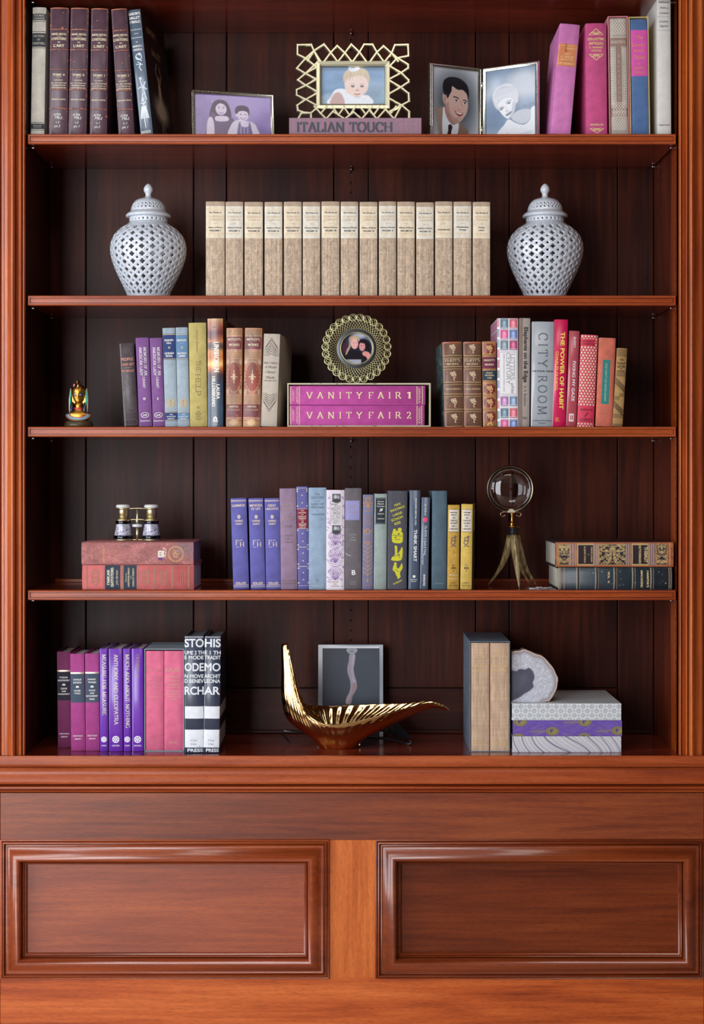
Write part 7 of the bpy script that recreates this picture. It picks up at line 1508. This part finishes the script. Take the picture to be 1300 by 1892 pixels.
g = G(); g.ringframe(ins0[0], ins1[0], ins0[2]-zmin, ins1[2]-zmin, [(0, .006), (0, -.004), (.8*fl, -.0052), (7*fl, -.0046), (8*fl, -.0035), (9.4*fl, -.003), (10.4*fl, .0005), (11*fl, .003)], fill=False); bevel(g.out('inner_frame', CHAMP, gf), .0006, 2)
g = G(); g.box(ins0[0]+.002, ins1[0]-.002, .0035, .009, ins0[2]-zmin+.002, ins1[2]-zmin-.002); g.out('backing', VEL, gf)
x_a, x_b, z_a, z_b = ins0[0]+10*fl, ins1[0]-10*fl, ins0[2]-zmin+10*fl, ins1[2]-zmin-10*fl
ny, nx = c.A.shape[:2]; P = np.zeros((ny, nx, 3)); P[..., 0] = np.linspace(x_a, x_b, nx)[None]; P[..., 1] = .0028; P[..., 2] = np.linspace(z_b, z_a, ny)[:, None]; color_grid('photo_print', P, c.A, vcol(.3, .5), gf)
g = G(); g.add([(-.012, .009, .08), (.012, .009, .08), (.02, .06, .003), (-.02, .06, .003)], [(0, 1, 2, 3)]); o = g.out('strut', VEL, gf); s_ = o.modifiers.new('t', 'SOLIDIFY'); s_.thickness = .002
# the hinged double frame
c1 = Canvas(190, 232, 605, 838, 170, 250, (190, 194, 204)); c1.ell(400, 520, 190, 260, (84, 94, 100), 130, al=.95); c1.ell(330, 700, 120, 120, (110, 112, 114), 90, al=.5)
SKN, SHD, HRK = (206, 172, 162), (168, 126, 116), (28, 28, 34)
c1.poly([(212, 596), (250, 578), (296, 580), (330, 700), (345, 838), (262, 838), (240, 700)], (150, 126, 112), 18); c1.poly([(432, 690), (480, 720), (520, 760), (500, 838), (372, 838), (400, 740)], (140, 116, 102), 16)
for k in range(16): c1.line([(226+k*9, 600), (256+k*9, 838)], 2, (92, 70, 60), al=.5); c1.line([(216, 612+k*14), (320, 590+k*14)], 2, (214, 200, 186), al=.45); c1.line([(376+k*9, 838), (420+k*8, 700)], 2, (92, 70, 60), al=.5)
c1.poly([(286, 590), (306, 582), (345, 680), (430, 688), (400, 838), (290, 838)], (222, 226, 234), 4); c1.poly([(336, 722), (358, 712), (374, 734), (364, 770), (356, 838), (314, 838), (334, 770)], (52, 36, 42), 4)
c1.poly([(306, 540), (330, 560), (345, 640), (430, 680), (400, 706), (370, 712), (330, 670), (304, 600)], SHD, 8)
c1.poly([(318, 470), (350, 400), (380, 378), (460, 394), (505, 430), (518, 520), (508, 590), (480, 640), (440, 684), (400, 690), (352, 640), (322, 560)], SKN, 5)
c1.poly([(322, 560), (352, 640), (400, 690), (440, 684), (420, 660), (380, 640), (350, 590), (336, 520)], SHD, 16, al=.7); c1.ell(420, 580, 34, 24, (214, 150, 136), 22, al=.5)
c1.ell(302, 494, 17, 46, SKN, 5, rot=-8); c1.ell(304, 498, 8, 28, SHD, 6, rot=-8)
c1.poly([(300, 460), (284, 400), (296, 340), (340, 306), (400, 300), (460, 316), (510, 360), (526, 420), (518, 480), (506, 436), (470, 404), (420, 404), (372, 380), (366, 420), (350, 450), (328, 490), (318, 455)], HRK, 5)
for k in range(9): c1.line([(320+k*20, 345), (345+k*18, 322), (380+k*15, 328)], 3, (78, 80, 88), smooth=True, al=.3)
c1.line([(384, 470), (410, 472), (430, 482)], 9, HRK, smooth=True); c1.line([(474, 492), (492, 490), (506, 500)], 8, HRK, smooth=True)
for x, y_ in ((408, 502), (488, 516)): c1.ell(x, y_, 17, 8.5, (226, 222, 222), 2, rot=8); c1.ell(x+1, y_, 7.5, 8, (36, 34, 38), 2); c1.line([(x-18, y_-4), (x, y_-10), (x+17, y_-2)], 3, (50, 40, 40), smooth=True)
c1.line([(450, 500), (462, 545), (464, 568), (440, 576), (428, 566)], 3.4, SHD, smooth=True); c1.ell(454, 562, 12, 10, (218, 180, 168), 8, al=.7)
c1.poly([(396, 590), (430, 600), (470, 602), (462, 626), (434, 634), (408, 616)], (150, 70, 66), 3); c1.poly([(404, 595), (432, 603), (464, 605), (448, 616), (420, 610)], (238, 234, 232), 2); c1.ell(436, 650, 24, 8, SHD, 8, al=.5)
c2 = Canvas(700, 205, 1115, 838, 170, 260, (150, 164, 184)); vgrad(c2, [(205, (110, 130, 156)), (300, (160, 174, 192)), (420, (188, 196, 208)), (600, (124, 144, 170)), (700, (104, 126, 156)), (838, (150, 166, 186))]); c2.noise(5, .13); c2.ell(1010, 340, 120, 110, (206, 212, 220), 90, al=.8); c2.ell(760, 560, 100, 130, (96, 116, 146), 100, al=.6)
W1, W2, W3 = (226, 228, 234), (170, 178, 192), (92, 106, 128)
c2.poly([(1000, 580), (1020, 540), (1050, 552), (1080, 530), (1115, 560), (1115, 620), (1010, 620)], (140, 156, 180), 8)
c2.poly([(890, 660), (950, 700), (1020, 724), (1070, 680), (1070, 600), (1115, 584), (1115, 838), (795, 838), (800, 770), (850, 710)], W1, 8); c2.poly([(910, 640), (975, 590), (1070, 596), (1068, 680), (1020, 716), (950, 694)], (196, 200, 210), 10)
for k in range(12): c2.ell(880+k*18, 790+(k*37 % 40), 16, 12, (190, 202, 218), 12, al=.5)
c2.ell(862, 480, 104, 112, W2, 10, rot=-15); c2.poly([(775, 520), (755, 450), (775, 380), (830, 342), (890, 338), (940, 370), (970, 430), (968, 510), (945, 520), (930, 480), (880, 460), (830, 470), (800, 500), (800, 560)], (214, 216, 224), 9)
for k in range(14): c2.line([(775+k*13, 450-k*3), (792+k*11, 390-k*2), (840+k*7, 352+k*2)], 7, W3, smooth=True, al=.10)
c2.poly([(800, 520), (830, 474), (890, 462), (936, 492), (946, 560), (930, 610), (895, 652), (865, 644), (822, 590)], (232, 232, 238), 6); c2.poly([(930, 500), (950, 560), (930, 620), (890, 656), (912, 600)], W2, 14, al=.6)
c2.line([(812, 552), (830, 542), (850, 546)], 5, W3, smooth=True); c2.line([(868, 512), (888, 494), (914, 490)], 5, W3, smooth=True)
for x, y_ in ((832, 562), (894, 516)): c2.ell(x, y_, 14, 6, (150, 158, 174), 4, rot=-24); c2.ell(x, y_, 5.5, 5.5, (56, 64, 82), 2); c2.line([(x-17, y_+4), (x-2, y_-9), (x+16, y_-9)], 3, (50, 56, 70), smooth=True)
c2.line([(862, 536), (874, 572), (880, 580), (868, 588)], 3, W2, smooth=True); c2.line([(866, 586), (878, 590), (892, 578)], 2.6, W3, smooth=True); c2.poly([(866, 618), (884, 604), (912, 590), (916, 600), (896, 622), (872, 630)], (140, 142, 156), 4); c2.line([(870, 617), (890, 611), (912, 594)], 1.6, (84, 88, 102)); c2.noise(80, .02)
y = .10; fl = S*(D+y)/D
df = empty('framed_photo', (X(889.5, .13), .13, SHT[0]+.0006), 'hinged double silver frame with a man in a tweed jacket and a blonde woman', 'photo frame', 'framed photographs')
H2 = Z(126.5, .13)-SHT[0]-.001
for sg, C_, wpx, yaw_ in ((-1, c1, 99, -24), (1, c2, 99, 32)):
    leaf_ = empty('frame_leaf', (sg*.0018, 0, 0)); leaf_.parent = df; leaf_.rotation_euler = (0, 0, math.radians(-yaw_ if False else (24 if sg < 0 else -30)))
    W3_ = 98*fl/math.cos(math.radians(24 if sg < 0 else 30))
    n0 = len(bpy.data.objects); photo_frame(leaf_, W3_, H2, 7.5*fl, SILV, C_, x0=sg*W3_/2, back=M('leather', (120, 40, 70)))
for zc in (.2, .78):
    g = G(); g.tube([(0, -.002, H2*zc-.008), (0, -.002, H2*zc+.008)], .0022, 10); g.out('hinge', SILV, df, True)
# the round openwork frame with two women
y = .045; fl = S*(D+y)/D; zr = SHT[2]+.0002+81*S*(D+.016)/D
rf = empty('framed_photo', (X(658.5, y), y, zr), 'round openwork gilt frame with a photograph of two women, on the slipcase', 'photo frame', 'framed photographs')
OLG = M('metal', (204, 198, 152)); OLG.node_tree.nodes['Principled BSDF'].inputs['Roughness'].default_value = .34
Rr = 65*fl; cz = Rr+.0004
g = G(); n = 27
for k in range(n):
    a = 2*math.pi*k/n+.06; cx_, cz_ = (Rr-7.2*fl)*math.cos(a), cz+(Rr-7.2*fl)*math.sin(a)
    g.tube([(cx_+6.1*fl*math.cos(t), 0, cz_+6.1*fl*math.sin(t)) for t in [2*math.pi*j/16 for j in range(17)]], 1.15*fl, 6, False)
o = g.out('loop_border', OLG, rf, True)
g = G()
for k in range(n*2):
    for s_ in (-1, 1):
        a0 = 2*math.pi*k/(n*2); pts = []
        for j in range(9):
            t = j/8; r = (36+26*t)*fl; a = a0+s_*t*.42; pts.append((r*math.cos(a), -.0006*s_-.002*math.sin(t*math.pi), cz+r*math.sin(a)))
        g.tube(pts, .42*fl, 5, False)
g.out('wire_lattice', OLG, rf, True)
def ringm(nm, prof, mat, n=64):
    g = G(); V = [(r*fl*math.cos(2*math.pi*k/n), yy, cz+r*fl*math.sin(2*math.pi*k/n)) for k in range(n) for r, yy in prof]; m = len(prof)
    g.add(V, [(k*m+j, ((k+1) % n)*m+j, ((k+1) % n)*m+j+1, k*m+j+1) for k in range(n) for j in range(m-1)]); return g.out(nm, mat, rf, True)
ringm('inner_ring', [(36.5, .002), (36.5, -.002), (35.5, -.0036), (34.5, -.002), (33.6, -.004), (32.4, -.002), (31.6, -.0036), (30.6, -.002), (30, -.0005), (28.8, -.0005)], M('metal', (128, 134, 140)))
ringm('bezel', [(30.4, -.0008), (29.8, -.0032), (28.9, -.003), (28.3, .0002), (28.2, .002)], OLG)
g = G(); V = [(35.5*fl*math.cos(2*math.pi*k/48), yy, cz+35.5*fl*math.sin(2*math.pi*k/48)) for yy in (.0025, .006) for k in range(48)]
g.add(V, [tuple(range(48)), tuple(range(95, 47, -1))]+[(k, (k+1) % 48, 48+(k+1) % 48, 48+k) for k in range(48)]); g.out('backing', VEL, rf)
c = Canvas(495, 190, 750, 445, 190, 190, (30, 34, 52)); c.ell(690, 225, 60, 40, (110, 124, 150), 40, al=.7); c.ell(520, 320, 36, 60, (96, 40, 60), 30, al=.6); c.ell(640, 210, 60, 24, (190, 196, 210), 20, al=.8); c.ell(560, 260, 20, 50, (70, 90, 110), 20, al=.5)
F1, FS = (232, 176, 170), (190, 112, 112)
c.poly([(520, 360), (545, 330), (600, 334), (650, 350), (656, 420), (500, 430)], (24, 22, 30), 6)
c.poly([(560, 290), (560, 230), (596, 212), (640, 226), (650, 262), (640, 250), (590, 245), (574, 300), (545, 360), (530, 372), (540, 330)], (176, 150, 130), 6); c.ell(606, 278, 30, 44, F1, 5)
c.poly([(574, 260), (584, 228), (616, 220), (640, 236), (646, 262), (624, 240), (598, 240)], (196, 170, 140), 6)
c.poly([(640, 290), (650, 250), (686, 240), (722, 262), (732, 330), (718, 372), (700, 330), (690, 280), (660, 262)], (24, 18, 26), 6); c.ell(668, 300, 25, 38, (222, 150, 146), 5); c.poly([(650, 262), (680, 256), (696, 290), (684, 276), (660, 272)], (30, 22, 30), 5)
c.poly([(690, 340), (726, 352), (745, 400), (720, 430), (660, 430), (654, 380), (672, 350)], (216, 146, 140), 6); c.poly([(650, 380), (664, 350), (674, 372), (704, 392), (716, 445), (640, 445)], (26, 22, 34), 5)
for x, y_ in ((596, 270), (620, 272), (660, 294), (680, 292)): c.ell(x, y_, 4.5, 2.4, (60, 40, 46), 2)
for x, y_, w_ in ((608, 298, 13), (670, 320, 9)): c.line([(x-w_, y_-3), (x, y_+4), (x+w_, y_-4)], 5.4, (190, 60, 70), smooth=True); c.line([(x-w_+2, y_-2), (x, y_+2), (x+w_-2, y_-3)], 2.4, (248, 240, 238), smooth=True)
c.line([(607, 278), (604, 288), (610, 289)], 2, FS); c.line([(669, 298), (667, 308), (672, 309)], 2, FS); c.rect(495, 408, 660, 446, (186, 190, 206), .85)
msk = np.hypot((c.X-622.5)/127, (c.Y-317.5)/127) < 1
P = np.zeros((190, 190, 3)); P[..., 0] = np.linspace(-28.6*fl, 28.6*fl, 190)[None]; P[..., 1] = .0012; P[..., 2] = (cz+np.linspace(28.6*fl, -28.6*fl, 190))[:, None]; color_grid('photo_print', P, c.A, vcol(.2, .6), rf, mask=msk)
g = G(); g.add([(-.008, .006, cz), (.008, .006, cz), (.014, .05, .001), (-.014, .05, .001)], [(0, 1, 2, 3)]); o = g.out('strut', VEL, rf); s_ = o.modifiers.new('t', 'SOLIDIFY'); s_.thickness = .002
# unframed art photograph block behind the bowl
y = .235; fl = S*(D+y)/D; zt_ = ZL+.0005
c = Canvas(320, 80, 770, 700, 225, 310, (232, 236, 242)); c.rect(352, 104, 742, 700, (68, 70, 80)); c.ell(620, 300, 180, 260, (84, 94, 106), 160, al=.7); c.ell(420, 440, 130, 200, (58, 62, 74), 120, al=.5); c.line([(350, 104), (744, 104), (744, 700)], 2.4, (40, 42, 50)); c.line([(350, 104), (350, 700)], 2.4, (40, 42, 50))
c.poly([(522, 104), (586, 104), (588, 122), (578, 138), (550, 146), (530, 138), (520, 122)], (170, 172, 182), 3, smooth=False); c.rect(350, 90, 744, 103, (232, 236, 242)); c.line([(541, 122), (552, 124), (563, 121)], 3.4, (60, 50, 60)); c.line([(548, 108), (556, 108)], 2, (80, 76, 84)); c.ell(521, 118, 4, 9, (196, 198, 206), 2); c.ell(587, 118, 4, 9, (196, 198, 206), 2)
c.poly([(538, 146), (576, 144), (574, 190), (566, 240), (574, 290), (586, 330), (588, 370), (574, 400), (556, 430), (546, 476), (512, 476), (516, 440), (536, 400), (544, 360), (540, 320), (524, 270), (522, 230), (532, 190)], (176, 166, 180), 4)
c.poly([(556, 160), (572, 150), (566, 220), (560, 250), (572, 300), (584, 350), (560, 330), (550, 270), (552, 210)], (206, 198, 212), 10, al=.6); c.poly([(560, 340), (586, 340), (588, 372), (560, 420), (546, 476), (524, 476), (548, 410)], (172, 136, 142), 8, al=.7)
for k in range(7): c.line([(530+k*2, 210+k*14), (566+k*1.5, 226+k*15)], 1.6, (140, 132, 150), al=.5)
pb_ = empty('photo_print', (X(647.5, y), y, zt_+.0014), 'unframed grey photograph of an elongated body with pale border, propped behind the brass bowl', 'photo print', None, (math.radians(-3), 0, 0))
wB, hB = 120*fl, (Z(1193, y)-zt_)
g = G(); g.box(-wB/2, wB/2, 0, .024, 0, hB, .0004); g.out('block', M('paper', (190, 204, 224)), pb_)
picture('picture', c, wB-.0006, hB-.0006, pb_, -.0003, .3, .2, z0=.0003)
# ------------------------------------------------------------------ labels shared by repeated things are set where they are built
bpy.context.view_layer.update()
